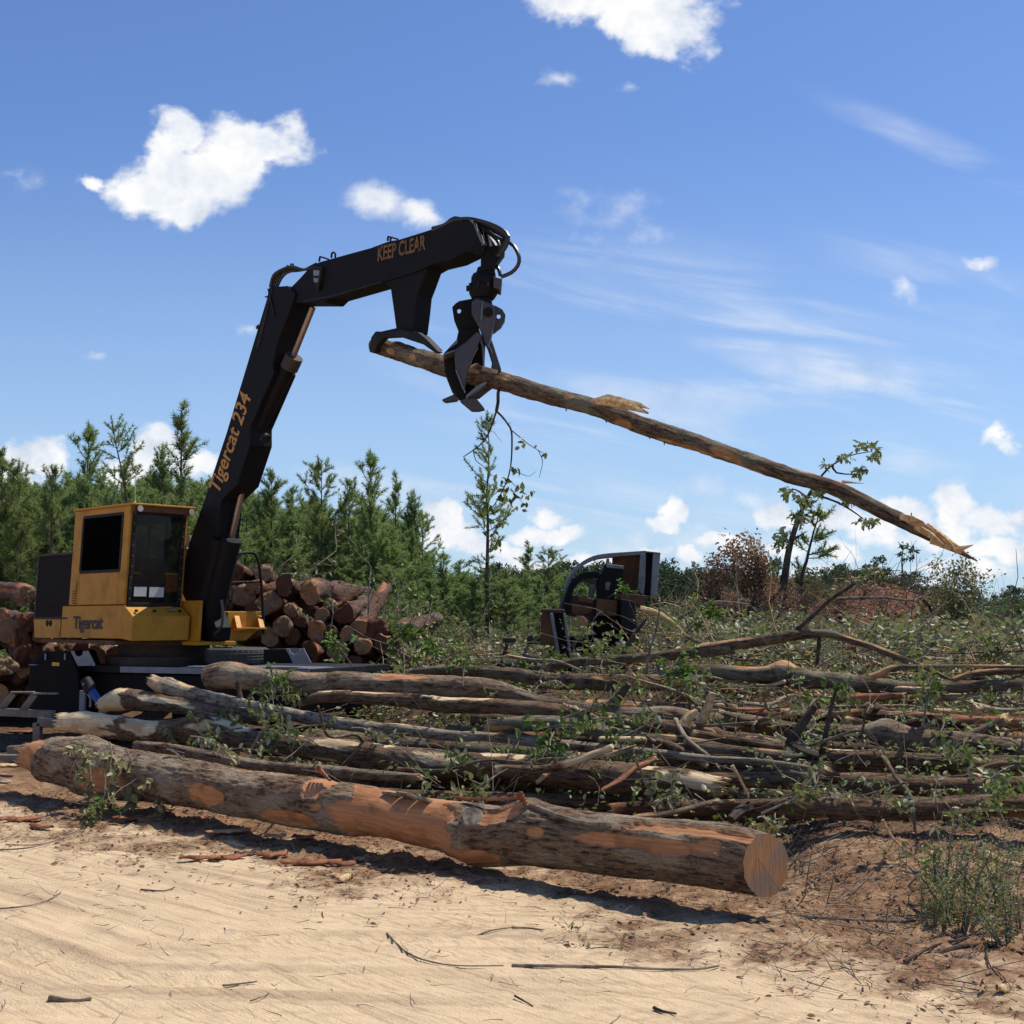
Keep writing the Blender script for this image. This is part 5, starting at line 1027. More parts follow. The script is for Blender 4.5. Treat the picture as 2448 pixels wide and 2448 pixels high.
# ------------------------------------------------------------------ trees
def pine(seed, Ht, crown0=.12, lw=1.5, asc=.7, dens=1.0, mat='needle', nlen=.17, whorl=.42, name='pine_tree', lean=0.0, tipw=1.0, ndl=30):
    global rng
    r_old = rng; rng = np.random.default_rng(seed)
    root = empty(name, (0, 0, 0))
    tr = MB(); tp = [np.array([lean * (h / Ht) ** 2 * Ht * .1 + rng.normal(0, .02), rng.normal(0, .02), h]) for h in np.linspace(0, Ht, 10)]
    tp[0][:2] = 0; tr.tube(tp, list(np.linspace(.045 + Ht * .007, .012, 10)), 7); tpa = np.array(tp)
    def tpos(h): return np.array([np.interp(h, np.linspace(0, Ht, 10), tpa[:, k]) for k in range(3)])
    P0 = []; P1 = []; h = crown0 * Ht
    shoots = []
    while h < Ht * .985:
        f = (h / Ht - crown0) / (1 - crown0); nb = rng.integers(2, 6); wf = rng.uniform(.55, 1.2)
        for k in range(nb):
            if rng.random() > dens: continue
            az = rng.uniform(0, 2 * math.pi); L = lw * (.25 + .75 * min(1, (1 - f) / .55) ** .9) * min(1, .55 + 1.6 * f) * rng.uniform(.35, 1.15) * wf * (tipw if f > .5 else 1) * (1 if f < .93 else .5) + .12
            if f < .2: L *= .75 + f
            e0 = asc * (.45 + .55 * f) + rng.normal(0, .12); d = np.array([math.cos(az) * math.cos(e0), math.sin(az) * math.cos(e0), math.sin(e0)])
            p = tpos(h + rng.uniform(-.1, .1)); n_ = 5; pts = [p]
            for i in range(n_): d = unit(d + np.array([0, 0, .09]) + rng.normal(0, .07, 3)); pts.append(pts[-1] + d * L / n_)
            if L > .3: tr.tube(pts, list(np.linspace(.012 + L * .008, .004, n_ + 1)), 4, False)
            for i in range(1, n_): shoots.append((pts[i], pts[i + 1], .5 + .5 * (i / n_)))
            for s_ in range(int(1 + L * 2.6)):
                i = rng.integers(1, n_); sd = unit(d + rng.normal(0, .5, 3) + np.array([0, 0, .25])); q = pts[i]; sl_ = rng.uniform(.3, .7) * min(1, .4 + L)
                shoots.append((q, q + sd * sl_, 1.0))
        h += whorl * rng.uniform(.5, 1.5) * (1 - .35 * f)
    shoots.append((tpos(Ht * .93), tpos(Ht) + np.array([0, 0, .2]), 1.0))
    tr.build('trunk', M['pinebark'], root, origin=(0, 0, 0))
    A = np.array([s[0] for s in shoots]); B = np.array([s[1] for s in shoots]); wgt = np.array([s[2] for s in shoots])
    cnt = (ndl * wgt * (np.linalg.norm(B - A, axis=1) / .28).clip(.5, 3)).astype(int); idx = np.repeat(np.arange(len(A)), cnt); n_ = len(idx)
    t = rng.uniform(.1, 1, n_)[:, None]; ax = unit(B - A)[idx]; pos = A[idx] + (B - A)[idx] * t
    d = unit(ax * .75 + unit(rng.normal(0, 1, (n_, 3))) * .85); s = unit(np.cross(d, rng.normal(0, 1, (n_, 3)))) * .014
    l = (nlen * rng.uniform(.6, 1.1, n_))[:, None]
    V = np.stack([pos - s, pos + s, pos + d * l], 1).reshape(-1, 3); F = np.arange(3 * n_).reshape(-1, 3)
    rr_ = np.repeat(np.clip(rng.random(n_) * .5 + rng.random(len(A))[idx] * .5, 0, 1), 3)
    mk('crown', V, F, M[mat], root, (0, 0, 0), {'rnd': rr_}); rng = r_old
    return root
protos = [pine(11, 9, .12, 1.5, 1.0, nlen=.24), pine(12, 9, .25, 1.9, .75, nlen=.24), pine(13, 9, .08, 1.3, 1.1, nlen=.24), pine(14, 9, .30, 2.0, .65, .8, nlen=.24), pine(15, 9, .15, 1.8, .9, nlen=.25), pine(16, 9, .2, 1.6, .8, .75, nlen=.26), pine(17, 9, .35, 2.1, .7, .9, nlen=.24)]
slim = pine(21, 9, .30, 1.0, .6, .7, name='pine_tree', whorl=.40, tipw=.7)
sparse = pine(22, 9, .45, 1.6, .55, .6, name='pine_tree', whorl=.45, lean=-1.2)
used = set()
def put_pine(px, ytop, Y, k, label, group='young pines in the plantation behind the loader', w=1.0, pr=None):
    p0 = P(px, ytop, Y); g0 = float(H(p0[0], Y)) - .05; h = p0[2] - g0; src = pr or protos[k % 7]
    rot = (0, 0, random.uniform(0, 6.28)) if pr is not sparse else (0, 0, 0); s = h / 9.15; sc_ = (s * w, s * w, s)
    if src.name in used: o = copy_tree(src, (p0[0], Y, g0), rot, sc_)
    else: o = src; used.add(src.name); o.location = (p0[0], Y, g0); o.rotation_euler = rot; o.scale = sc_
    settag(o, label, 'tree', group); return o
heroes = [(8, 1075, 40, 'pine at the left edge of the photo in front of the low white cloud'), (48, 1112, 38, 'pine second from the left edge with rounded dark top'), (128, 1120, 37, 'short dense pine left of the tallest left one'), (212, 1012, 41, 'tall pine with plume shaped top above the engine housing'),
 (300, 1105, 44, 'pine between the plume topped one and the windswept one'), (385, 1090, 45, 'small pine top right of the windswept pine'), (590, 1180, 46, 'pine just right of the boom lifting cylinder'), (650, 1125, 44, 'dark pine right of the boom lettering'),
 (770, 1102, 42, 'broad topped pine two trees left of the sharp pointed one'), (835, 1150, 43, 'rounded pine left of the sharp pointed one'), (886, 1078, 42, 'sharp pointed pine, tallest right of the boom'), (946, 1135, 43, 'spired pine right of the sharp pointed one'), (985, 1195, 44, 'narrow pine next to last at the right end of the plantation'), (1010, 1222, 45, 'narrow last pine at the right end of the plantation'),
 (700, 1165, 47, 'pine with feathery top over the log stack'), (560, 1195, 50, 'pine peeking out beside the boom')]
for i, (x, y, Y, lb) in enumerate(heroes): put_pine(x, y, Y, i * 2 + 1, lb, w=.95)
put_pine(335, 998, 39, 0, 'thin windswept pine with branches blown to the left', pr=sparse, w=1.0)
put_pine(437, 970, 40, 2, 'tall open crowned pine between the cab and the boom', w=1.1)
put_pine(1166, 985, 38, 0, 'tall slim lone pine standing below the grapple', group='lone pines', pr=slim, w=.95)
prof = ([-300, 0, 200, 450, 600, 900, 1000, 1050, 1300, 1600], [1120, 1165, 1150, 1150, 1190, 1215, 1270, 1340, 1350, 1380])
for i in range(160):
    Y = random.uniform(40, 72); px = random.uniform(-250, 1010 - (Y - 40) * 1.0); yt = np.interp(px, *prof) + random.uniform(-15, 65) + (Y < 50) * 25
    put_pine(px, yt, Y, i, 'young pine in the ' + ('front' if Y < 52 else 'rear') + ' rows of the plantation, ' + ('beyond the left edge' if px < 0 else 'left of the cab' if px < 190 else 'above the cab roof' if px < 430 else 'behind the leaning boom' if px < 620 else 'above the log stack' if px < 820 else 'near its right end'), w=random.uniform(1.25, 1.8))
# lower young pines and bushes in the middle
for i, (x, y, Y) in enumerate([(1060, 1318, 46), (1100, 1340, 50), (1262, 1298, 52), (1310, 1312, 54), (1030, 1370, 42), (1140, 1390, 44), (1210, 1360, 48), (1290, 1380, 45), (960, 1300, 45), (900, 1290, 43), (1360, 1370, 50), (1230, 1405, 43), (1090, 1410, 40), (830, 1330, 41), (760, 1340, 41), (990, 1390, 40), (700, 1310, 40), (930, 1360, 39), (860, 1400, 38), (1180, 1420, 41), (1320, 1420, 43), (1400, 1400, 47), (1450, 1385, 55), (630, 1290, 41), (560, 1270, 42)]):
    put_pine(x, y, Y, i, 'low bushy young pine in front of the far woods and the plantation edge', 'low young pines at the plantation edge', w=1.5)

for i in range(34):
    px = random.uniform(480, 1480); Y = random.uniform(36, 44)
    put_pine(px, random.uniform(1385, 1450), Y, i, 'very low pine seedling filling the foot of the plantation edge, one of many alike', 'low pine seedlings along the plantation edge', w=random.uniform(1.6, 2.3))
# bushes and saplings
def bush(seed, h, w, n, mat, lsz, stem='twig_dark', name='bush', nst=7, clump=26, up=1.0, lobe=False, cs=.28):
    global rng
    r_old = rng; rng = np.random.default_rng(seed); root = empty(name, (0, 0, 0)); mb = MB(); cl = []
    for k in range(nst):
        d = np.array([rng.normal(0, .45 * w / h), rng.normal(0, .45 * w / h), up]); pts = wander((rng.normal(0, .06), rng.normal(0, .06), 0), d, h * rng.uniform(.65, 1.08), 8, .11)
        mb.tube(pts, list(np.linspace(.012 + h * .006, .004, 9)), 5)
        for j in range(2, 9):
            for q in range(3):
                e = wander(pts[j], unit(rng.normal(0, 1, 3) + np.array([0, 0, .6])), w * .30 * rng.uniform(.4, 1.1), 4, .2); mb.tube(e, [.006, .005, .004, .003, .002], 3, False); cl += e[1:]
        cl += pts[4:]
    mb.build('stems', M[stem], root, origin=(0, 0, 0)); cl = np.array(cl); cl = cl[rng.random(len(cl)) < .85]
    m_ = max(1, n // len(cl)); pos = np.repeat(cl, m_, 0) + rng.normal(0, lsz * 1.3, (len(cl) * m_, 3)); k_ = len(pos)
    d = unit(rng.normal(0, 1, (k_, 3)) - np.array([0, 0, .3])); ln = lsz * rng.uniform(.6, 1.2, k_)
    mkleaves('foliage', pos, d, unit(rng.normal(0, .8, (k_, 3)) + np.array([0, 0, .8])), ln, ln * .6, M[mat], root, lobe=lobe); rng = r_old; return root
ucount = {}
def put(src, px, pybase, Y, label, cat, group=None, ytop=None, h=None, rot=None, sc=None, z=None):
    p = P(px, pybase, Y); zz = p[2] if z is None else z
    zz = max(zz, float(H(p[0], Y)) - .1) if z is None else zz
    if ytop is not None: s = (P(px, ytop, Y)[2] - zz) / h
    else: s = sc or 1.0
    rot = rot or (0, 0, random.uniform(0, 6.28))
    if src.name in ucount: o = copy_tree(src, (p[0], Y, zz), rot, s)
    else: ucount[src.name] = 1; o = src; o.location = (p[0], Y, zz); o.rotation_euler = rot; o.scale = (s, s, s)
    settag(o, label, cat, group); return o
db = [bush(31, 3.0, 1.1, 2400, 'leaf_dead', .13, name='dead_bush', nst=5), bush(32, 3.0, 1.8, 2800, 'leaf_dead', .13, name='dead_bush', nst=7), bush(33, 3.0, .62, 1700, 'leaf_dead', .13, name='dead_bush', nst=3)]
for i, (x, yb, Y, yt, lb) in enumerate([(1695, 1500, 29, 1285, 'tall rust brown dead bush right of the delimber'), (1800, 1500, 29, 1300, 'dead brown bush with two thin tips between the tall one and the leaning tree'), (1838, 1490, 29.5, 1248, 'highest reddish dead bush just left of the leaning tree'),
      (1760, 1510, 28, 1410, 'low dead brown bush under the two tipped one'), (1930, 1520, 28, 1385, 'wide dead brown bush right of the leaning tree'), (2010, 1500, 29, 1400, 'dead brown bush at the left of the dirt mound'), (2070, 1480, 30, 1398, 'dead brown bush on top of the dirt mound'), (1860, 1530, 27.5, 1400, 'dark dead bush at the foot of the leaning tree'), (1960, 1540, 27, 1430, 'low dead bush in front of the dirt mound'), (1890, 1500, 29.5, 1372, 'brown dead bush right behind the leaning tree'), (1780, 1500, 29.5, 1372, 'broad brown dead bush between the dead spires')]):
    put(db[2] if i < 3 else db[i % 2], x, yb, Y, lb, 'bush', 'dead brown bushes on the dirt mound', ytop=yt, h=3.05)
ob_ = [bush(41, 2.2, 1.3, 2600, 'leaf_olive', .11, name='oak_bush', nst=8), bush(42, 2.0, 1.8, 2600, 'leaf', .09, name='green_bush', nst=8)]
put(ob_[0], 2285, 1530, 27, 'olive oak bush on the right flank of the dirt mound, tips against the sky', 'bush', ytop=1345, h=2.3)
put(ob_[0], 2235, 1530, 28, 'smaller olive bush left of the one standing against the sky', 'bush', ytop=1425, h=2.3)
for i, (x, yb, Y, yt) in enumerate([(1990, 1530, 30, 1385), (1640, 1560, 27, 1440), (1580, 1580, 26, 1470), (2400, 1580, 25, 1470), (2330, 1590, 24, 1480), (2020, 1590, 24, 1500), (2060, 1600, 23, 1530), (1720, 1590, 24, 1480), (1880, 1600, 22, 1510), (1490, 1600, 23, 1530), (2440, 1600, 23, 1500), (1280, 1570, 27, 1480), (1200, 1560, 28, 1490), (1100, 1560, 28, 1490), (1040, 1570, 27, 1470), (960, 1560, 29, 1440), (900, 1500, 30, 1410), (1350, 1570, 28, 1470), (2200, 1600, 22, 1520)]):
    put(ob_[1], x, yb, Y, 'green leafy bush growing out of the cut slash, one of several alike', 'bush', 'green bushes in the slash', ytop=yt, h=2.1)

def leafy_tree(name, label, trunk, r0, r1, limbs, Y, clusters, lmat, lsz, per, spread):
    base = P(*trunk[0], Y); root = empty(name, tuple(base), label, 'tree'); mb = MB()
    mb.tube(catmull([P(*q, Y) for q in trunk], .15), list(np.linspace(r0, r1, len(catmull([P(*q, Y) for q in trunk], .15)))), 8); mb.build('trunk', M['pinebark'], root, origin=tuple(base))
    mb = MB()
    for l in limbs:
        c_ = catmull([P(*q, Y + rng.uniform(-.3, .3)) for q in l], .15); mb.tube(c_, list(np.linspace(r1 * .9, .008, len(c_))), 5)
    mb.build('limb', M['twig_dark'], root, origin=tuple(base))
    pos = []
    for x, y, rx, ry in clusters:
        k_ = int(per * rx * ry / 900); a = rng.uniform(0, 6.28, k_); q = np.sqrt(rng.random(k_)); sub = rng.integers(0, 6, k_)
        ca = rng.uniform(0, 6.28, 6); cr = rng.uniform(.2, .9, 6)
        for i in range(k_):
            pos.append(P(x + rx * (.62 * cr[sub[i]] * math.cos(ca[sub[i]]) + .42 * q[i] * math.cos(a[i])), y + ry * (.62 * cr[sub[i]] * math.sin(ca[sub[i]]) + .42 * q[i] * math.sin(a[i])), Y + rng.normal(0, spread)))
    pos = np.array(pos); n = len(pos); d = unit(rng.normal(0, 1, (n, 3)) - [0, 0, .3]); ln = lsz * rng.uniform(.6, 1.2, n)
    mkleaves('crown', pos, d, unit(rng.normal(0, .7, (n, 3)) + [0, 0, .8]), ln, ln * .55, M[lmat], root, tuple(base)); return root
lt = leafy_tree('leaning_tree', 'thin leaning tree with sparse leaf clusters behind the tip of the held tree', [(1848, 1470), (1872, 1400), (1885, 1320), (1902, 1260), (1925, 1200), (1945, 1165)], .11, .035,
   [[(1930, 1190), (1900, 1170), (1870, 1175)], [(1945, 1165), (1980, 1120), (2030, 1090), (2080, 1080)], [(1940, 1180), (2000, 1200), (2050, 1230), (2080, 1255)], [(1915, 1225), (1890, 1240)], [(1895, 1290), (1930, 1270)], [(1990, 1110), (2000, 1130), (2060, 1135)]],
   28.5, [(1885, 1178, 26, 16), (1920, 1195, 34, 24), (1950, 1175, 26, 18), (1975, 1110, 16, 10), (2020, 1095, 26, 14), (2065, 1065, 22, 16), (2095, 1090, 26, 14), (2050, 1125, 26, 16), (2020, 1200, 30, 10), (2070, 1245, 36, 14), (1905, 1240, 26, 26), (1870, 1290, 20, 34), (1855, 1350, 24, 34), (2090, 1070, 16, 8)], 'leaf', .15, 110, .35)
pt = pine(51, 3, .1, .5, .3, name='pine_tree', whorl=.5); pt.location = tuple(P(1905, 1440, 28.8)); settag(pt, 'dark pine sapling tangled with the leaning tree', 'tree', 'lone pines'); pt.rotation_euler = (0, .25, 0); pt.scale = (.85, .85, .72)
leafy_tree('small_tree', 'tiny round tufted tree on the skyline left of the olive bush', [(2157, 1440), (2158, 1380), (2156, 1340), (2160, 1305)], .05, .015, [[(2158, 1350), (2178, 1330)], [(2157, 1325), (2148, 1322)]], 45, [(2156, 1303, 10, 6), (2180, 1318, 14, 8), (2152, 1323, 10, 5), (2170, 1305, 10, 6), (2175, 1335, 14, 6)], 'far_leaf', .18, 180, .3)

# far woods: one mass of crowns
def far_mass(n, seed, mat, name, fn):
    global rng
    r_old = rng; rng = np.random.default_rng(seed); VV = []; RR = []
    for i in range(n):
        px, yt, Y = fn(i); top = P(px, yt, Y); h = top[2] - .5; w = h * rng.uniform(.18, .30); kind = rng.random()
        m_ = 900; ncl = 34; 
        cz = rng.uniform(.10, .97, ncl); rad = w * np.sqrt(np.clip(1 - ((cz - .62) / .42) ** 2, .05, 1)) * (1.15 if kind < .5 else .8)
        ca = rng.uniform(0, 6.28, ncl); cr = rad * rng.uniform(.3, 1, ncl); c = np.stack([np.cos(ca) * cr, np.sin(ca) * cr, cz * h], 1)
        k_ = rng.integers(0, ncl, m_); p = c[k_] + unit(rng.normal(0, 1, (m_, 3))) * (w * .36 * rng.uniform(.6, 1.05, m_))[:, None] * np.array([1, 1, .7])
        p += np.array([top[0], Y, .5]); s = h * .030; a = unit(rng.normal(0, 1, (m_, 3))) * s; b = unit(np.cross(a, rng.normal(0, 1, (m_, 3)))) * s * .8
        VV.append(np.stack([p - a, p + b, p + a], 1).reshape(-1, 3)); RR.append(np.repeat(np.clip(rng.random() * .6 + rng.random(m_) * .5, 0, 1), 3))
        tw = h * .010; q = np.array([[top[0] - tw, Y, 0], [top[0] + tw, Y, 0], [top[0], Y, h * .85]]); VV.append(q); RR.append(np.zeros(3))
    V = np.vstack(VV); o = mk(name, V, np.arange(len(V)).reshape(-1, 3), M[mat], None, (V[:, 0].mean(), V[:, 1].mean(), 0), {'rnd': np.concatenate(RR)}); o['kind'] = 'stuff'; o['label'] = 'far-off dark green wood along the skyline'; o['category'] = 'wood'; rng = r_old
skyl = ([900, 1300, 1500, 1600, 1700, 1850, 1930, 1975, 2010, 2050, 2100, 2150, 2210, 2280, 2340, 2390, 2460, 2700], [1355, 1345, 1332, 1332, 1352, 1365, 1362, 1352, 1335, 1345, 1332, 1360, 1378, 1400, 1412, 1398, 1385, 1380])
def f1(i):
    px = 950 + (i * 61.8) % 1650; row = i % 4; return px, np.interp(px, *skyl) + rng.uniform(-8, 22) + row * 9, 330 - row * 30 + rng.uniform(-10, 10)
far_mass(260, 61, 'far_leaf', 'far_wood', f1)
def f2_(i):
    px = 1900 + rng.uniform(0, 750); return px, 1445 + rng.uniform(-25, 25) + max(0, (2250 - px) * .05), rng.uniform(95, 150)
far_mass(60, 62, 'bush_leaf', 'green_thicket', f2_)
bpy.data.objects['green_thicket']['label'] = 'bright green thicket in front of the far wood at the right edge'

# ------------------------------------------------------------------ slash: leafy cover on the heap (nobody could count it)
def scatter(n, xr_, yr_, keep):
    out = []
    while len(out) < n:
        x = rng.uniform(*xr_, 4000); y = rng.uniform(*yr_, 4000); k_ = keep(x, y); out += list(zip(x[k_], y[k_]))
    a = np.array(out[:n]); return a[:, 0], a[:, 1]
def brush(name, n, keep, xr_, yr_, lsz, mat, zfun, label, stuffcat='brush'):
    x, y = scatter(n, xr_, yr_, keep); z = zfun(x, y); pos = np.stack([x, y, z], 1)
    d = unit(rng.normal(0, 1, (n, 3)) * [1, 1, .6]); ln = lsz * rng.uniform(.5, 1.2, n)
    o = mkleaves(name, pos, d, unit(rng.normal(0, .7, (n, 3)) + [0, 0, .8]), ln, ln * .6, M[mat], None, (x.mean(), y.mean(), 0)); settag(o, label, stuffcat, None, 'stuff')
def zs(amp, base=.0):
    return lambda x, y: H(x, y) + base + amp * rng.random(len(x)) ** 1.6 * (.35 + 1.3 * fbm(x * .9, y * .9, 3, 3)) * (1 - .5 * sstep(23, 27, y))
inb = lambda x, y: (x > -2.5 + (y < 20) * 2.5) & (s_front(x, y) > 6.4) & ((np.exp(-(((x - 9.3) / 3.1) ** 2 + ((y - 27.0) / 5.5) ** 2)) < .5) | (rng.random(len(x)) < .04)) & ~((x > -.6) & (x < 2.6) & (y > 17.3) & (y < 23.6) & (rng.random(len(x)) < .85)) & (rng.random(len(x)) < sstep(.40, .60, fbm(x * .8, y * .8, 12, 3)))
brush('leafy_slash', 30000, inb, (-3, 14), (16, 33), .125, 'leaf_wilt', zs(.9), 'pale green wilting leaves covering the cut slash behind the logs')
brush('green_slash', 15000, inb, (-3, 14), (16, 32), .125, 'leaf', zs(.95), 'darker green leaves mixed through the cut slash')
brush('field_weeds', 30000, lambda x, y: (y > 34) | ((y > 26) & (x < 3)), (-14, 26), (27, 46), .16, 'bush_leaf', zs(.9), 'green weeds on the ground before the trees', 'weeds')
inh = lambda x, y: (s_front(x, y) > .8) & (s_front(x, y) < 7) & (rng.random(len(x)) < sstep(.42, .6, fbm(x * 1.3, y * 1.3, 22, 3)))
brush('heap_leaves', 6000, inh, (-4, 8), (10.5, 19), .075, 'leaf', zs(.45, .08), 'green leaves scattered down between the logs of the heap', 'leaves')
brush('dead_leaves', 1800, lambda x, y: np.exp(-(((x - 7.5) / 3.5) ** 2 + ((y - 30) / 3.5) ** 2)) > .35, (2, 13), (25, 35), .12, 'leaf_dead', zs(.2), 'brown dead leaves on the dirt mound', 'leaves')
# tangled sticks in the slash: one mass
mb_v = []; mb_f = []; nn = 0
def sticks(name, n, xr_, yr_, keep, L, r, mat, label, lift=.5, flat=.35, cat='sticks'):
    x, y = scatter(n, xr_, yr_, keep); VV = []; FF = []; c0 = 0
    for i in range(n):
        p = np.array([x[i], y[i], float(H(x[i], y[i])) + rng.random() * lift]); d = unit(rng.normal(0, 1, 3) * [1, 1, flat]); l = rng.uniform(*L); pts = [p]
        for k in range(4): d = unit(d + rng.normal(0, .16, 3)); q = pts[-1] + d * l / 4; q[2] = max(q[2], float(H(q[0], q[1])) + .01); pts.append(q)
        rr = r * rng.uniform(.5, 1.4); t = unit(pts[-1] - pts[0]); u = unit(np.cross(t, [0, 0, 1.])); v = np.cross(t, u)
        for k, q in enumerate(pts):
            for a in (0, 2.09, 4.19): VV.append(q + (u * math.cos(a) + v * math.sin(a)) * rr * (1 - .18 * k))
        for k in range(4):
            for a in range(3): FF.append((c0 + k * 3 + a, c0 + k * 3 + (a + 1) % 3, c0 + k * 3 + 3 + (a + 1) % 3, c0 + k * 3 + 3 + a))
        c0 += 15
    o = mk(name, np.array(VV), np.array(FF), M[mat], None, (x.mean(), y.mean(), 0)); settag(o, label, cat, None, 'stuff')
sticks('slash_sticks', 2300, (-3, 14), (16, 31), inb, (.5, 2.2), .011, 'twig', 'tangle of bare grey sticks in the cut slash', .7)
sticks('pale_sticks', 1300, (-3, 14), (16, 31), inb, (.4, 1.6), .016, 'twig_red', 'peeled tan sticks lying in the cut slash', .6)
sticks('dark_sticks', 700, (-3, 14), (16, 31), inb, (.4, 1.3), .010, 'twig_dark', 'dark thin sticks tangled in the slash', .6, .5)
sticks('heap_twigs', 520, (-4, 8), (10.5, 19), lambda x, y: (s_front(x, y) > .7) & (s_front(x, y) < 7.5), (.3, 1.1), .006, 'twig', 'thin twigs strewn between the logs', .65, .7, 'twigs')
sticks('mound_sticks', 900, (3, 12), (26, 33), lambda x, y: x > 0, (.4, 1.6), .010, 'twig_dark', 'dark roots and sticks on the dirt mound', .5, .6)
# litter on the sandy ground
litk = lambda x, y: (rng.random(len(x)) < dirt_mask(x, y) * .9 + .05) & (s_front(x, y) < 2.5)
sticks('ground_litter', 7500, (-5.5, 6), (5.6, 16), litk, (.04, .20), .0024, 'twig', 'fine twigs and pine straw littering the brown soil', .02, .15, 'litter')
sticks('dark_litter', 4200, (-5.5, 6), (5.6, 16), litk, (.03, .14), .0028, 'twig_dark', 'dark bits of bark and stem littering the soil', .02, .2, 'litter')
x, y = scatter(9000, (-5.5, 6), (5.6, 16), lambda x, y: litk(x, y) & ((s_front(x, y) > -2.3 + rng.normal(0, .3, len(x))) | (x > 1.2))); n = 9000; ln = rng.uniform(.015, .06, n)
o = mkleaves('bark_crumbs', np.stack([x, y, H(x, y, True) + .012], 1), unit(rng.normal(0, 1, (n, 3)) * [1, 1, .25]), unit(rng.normal(0, .5, (n, 3)) + [0, 0, 1]), ln, ln * .5, M['leaf_dead']); settag(o, 'brown leaf and bark crumbs over the soil', 'litter', None, 'stuff')
sticks('soil_roots', 520, (1.5, 6), (7.0, 12), lambda x, y: x > 1.4, (.15, .7), .0045, 'twig', 'thin upright twigs and roots on the brown bank', .05, .9, 'twigs')

# ------------------------------------------------------------------ leafy branches, twigs, chips one by one
lbp = {'a': leafy_branch(.8, 6, 75, .092, mat='leaf', label=None), 'b': leafy_branch(.6, 5, 55, .095, mat='leaf_wilt', grav=.5), 'c': leafy_branch(.7, 7, 90, .11, mat='leaf_fresh', lobe=True, stem='twig_dark'),
       'd': leafy_branch(1.1, 6, 34, .07, mat='leaf', wob=.2, stem='twig'), 'e': leafy_branch(.5, 5, 70, .09, mat='leaf_wilt', grav=.9, stem='twig'), 'f': leafy_branch(.45, 4, 26, .08, mat='leaf', lobe=True, grav=.1)}
usedb = set()
def put_branch(k_, px, py, Y, sc_, label, group=None, rz=None, ry=None, rx=0.0):
    src = lbp[k_]; p = P(px, py, Y); r_ = (rx, ry if ry is not None else random.uniform(-.6, .3), rz if rz is not None else random.uniform(0, 6.28))
    if k_ in usedb: o = copy_tree(src, tuple(p), r_, sc_)
    else: usedb.add(k_); o = src; o.location = tuple(p); o.rotation_euler = r_; o.scale = (sc_,) * 3
    settag(o, label, 'branch', group); return o
GB = 'leafy branches named by their place on the heap'
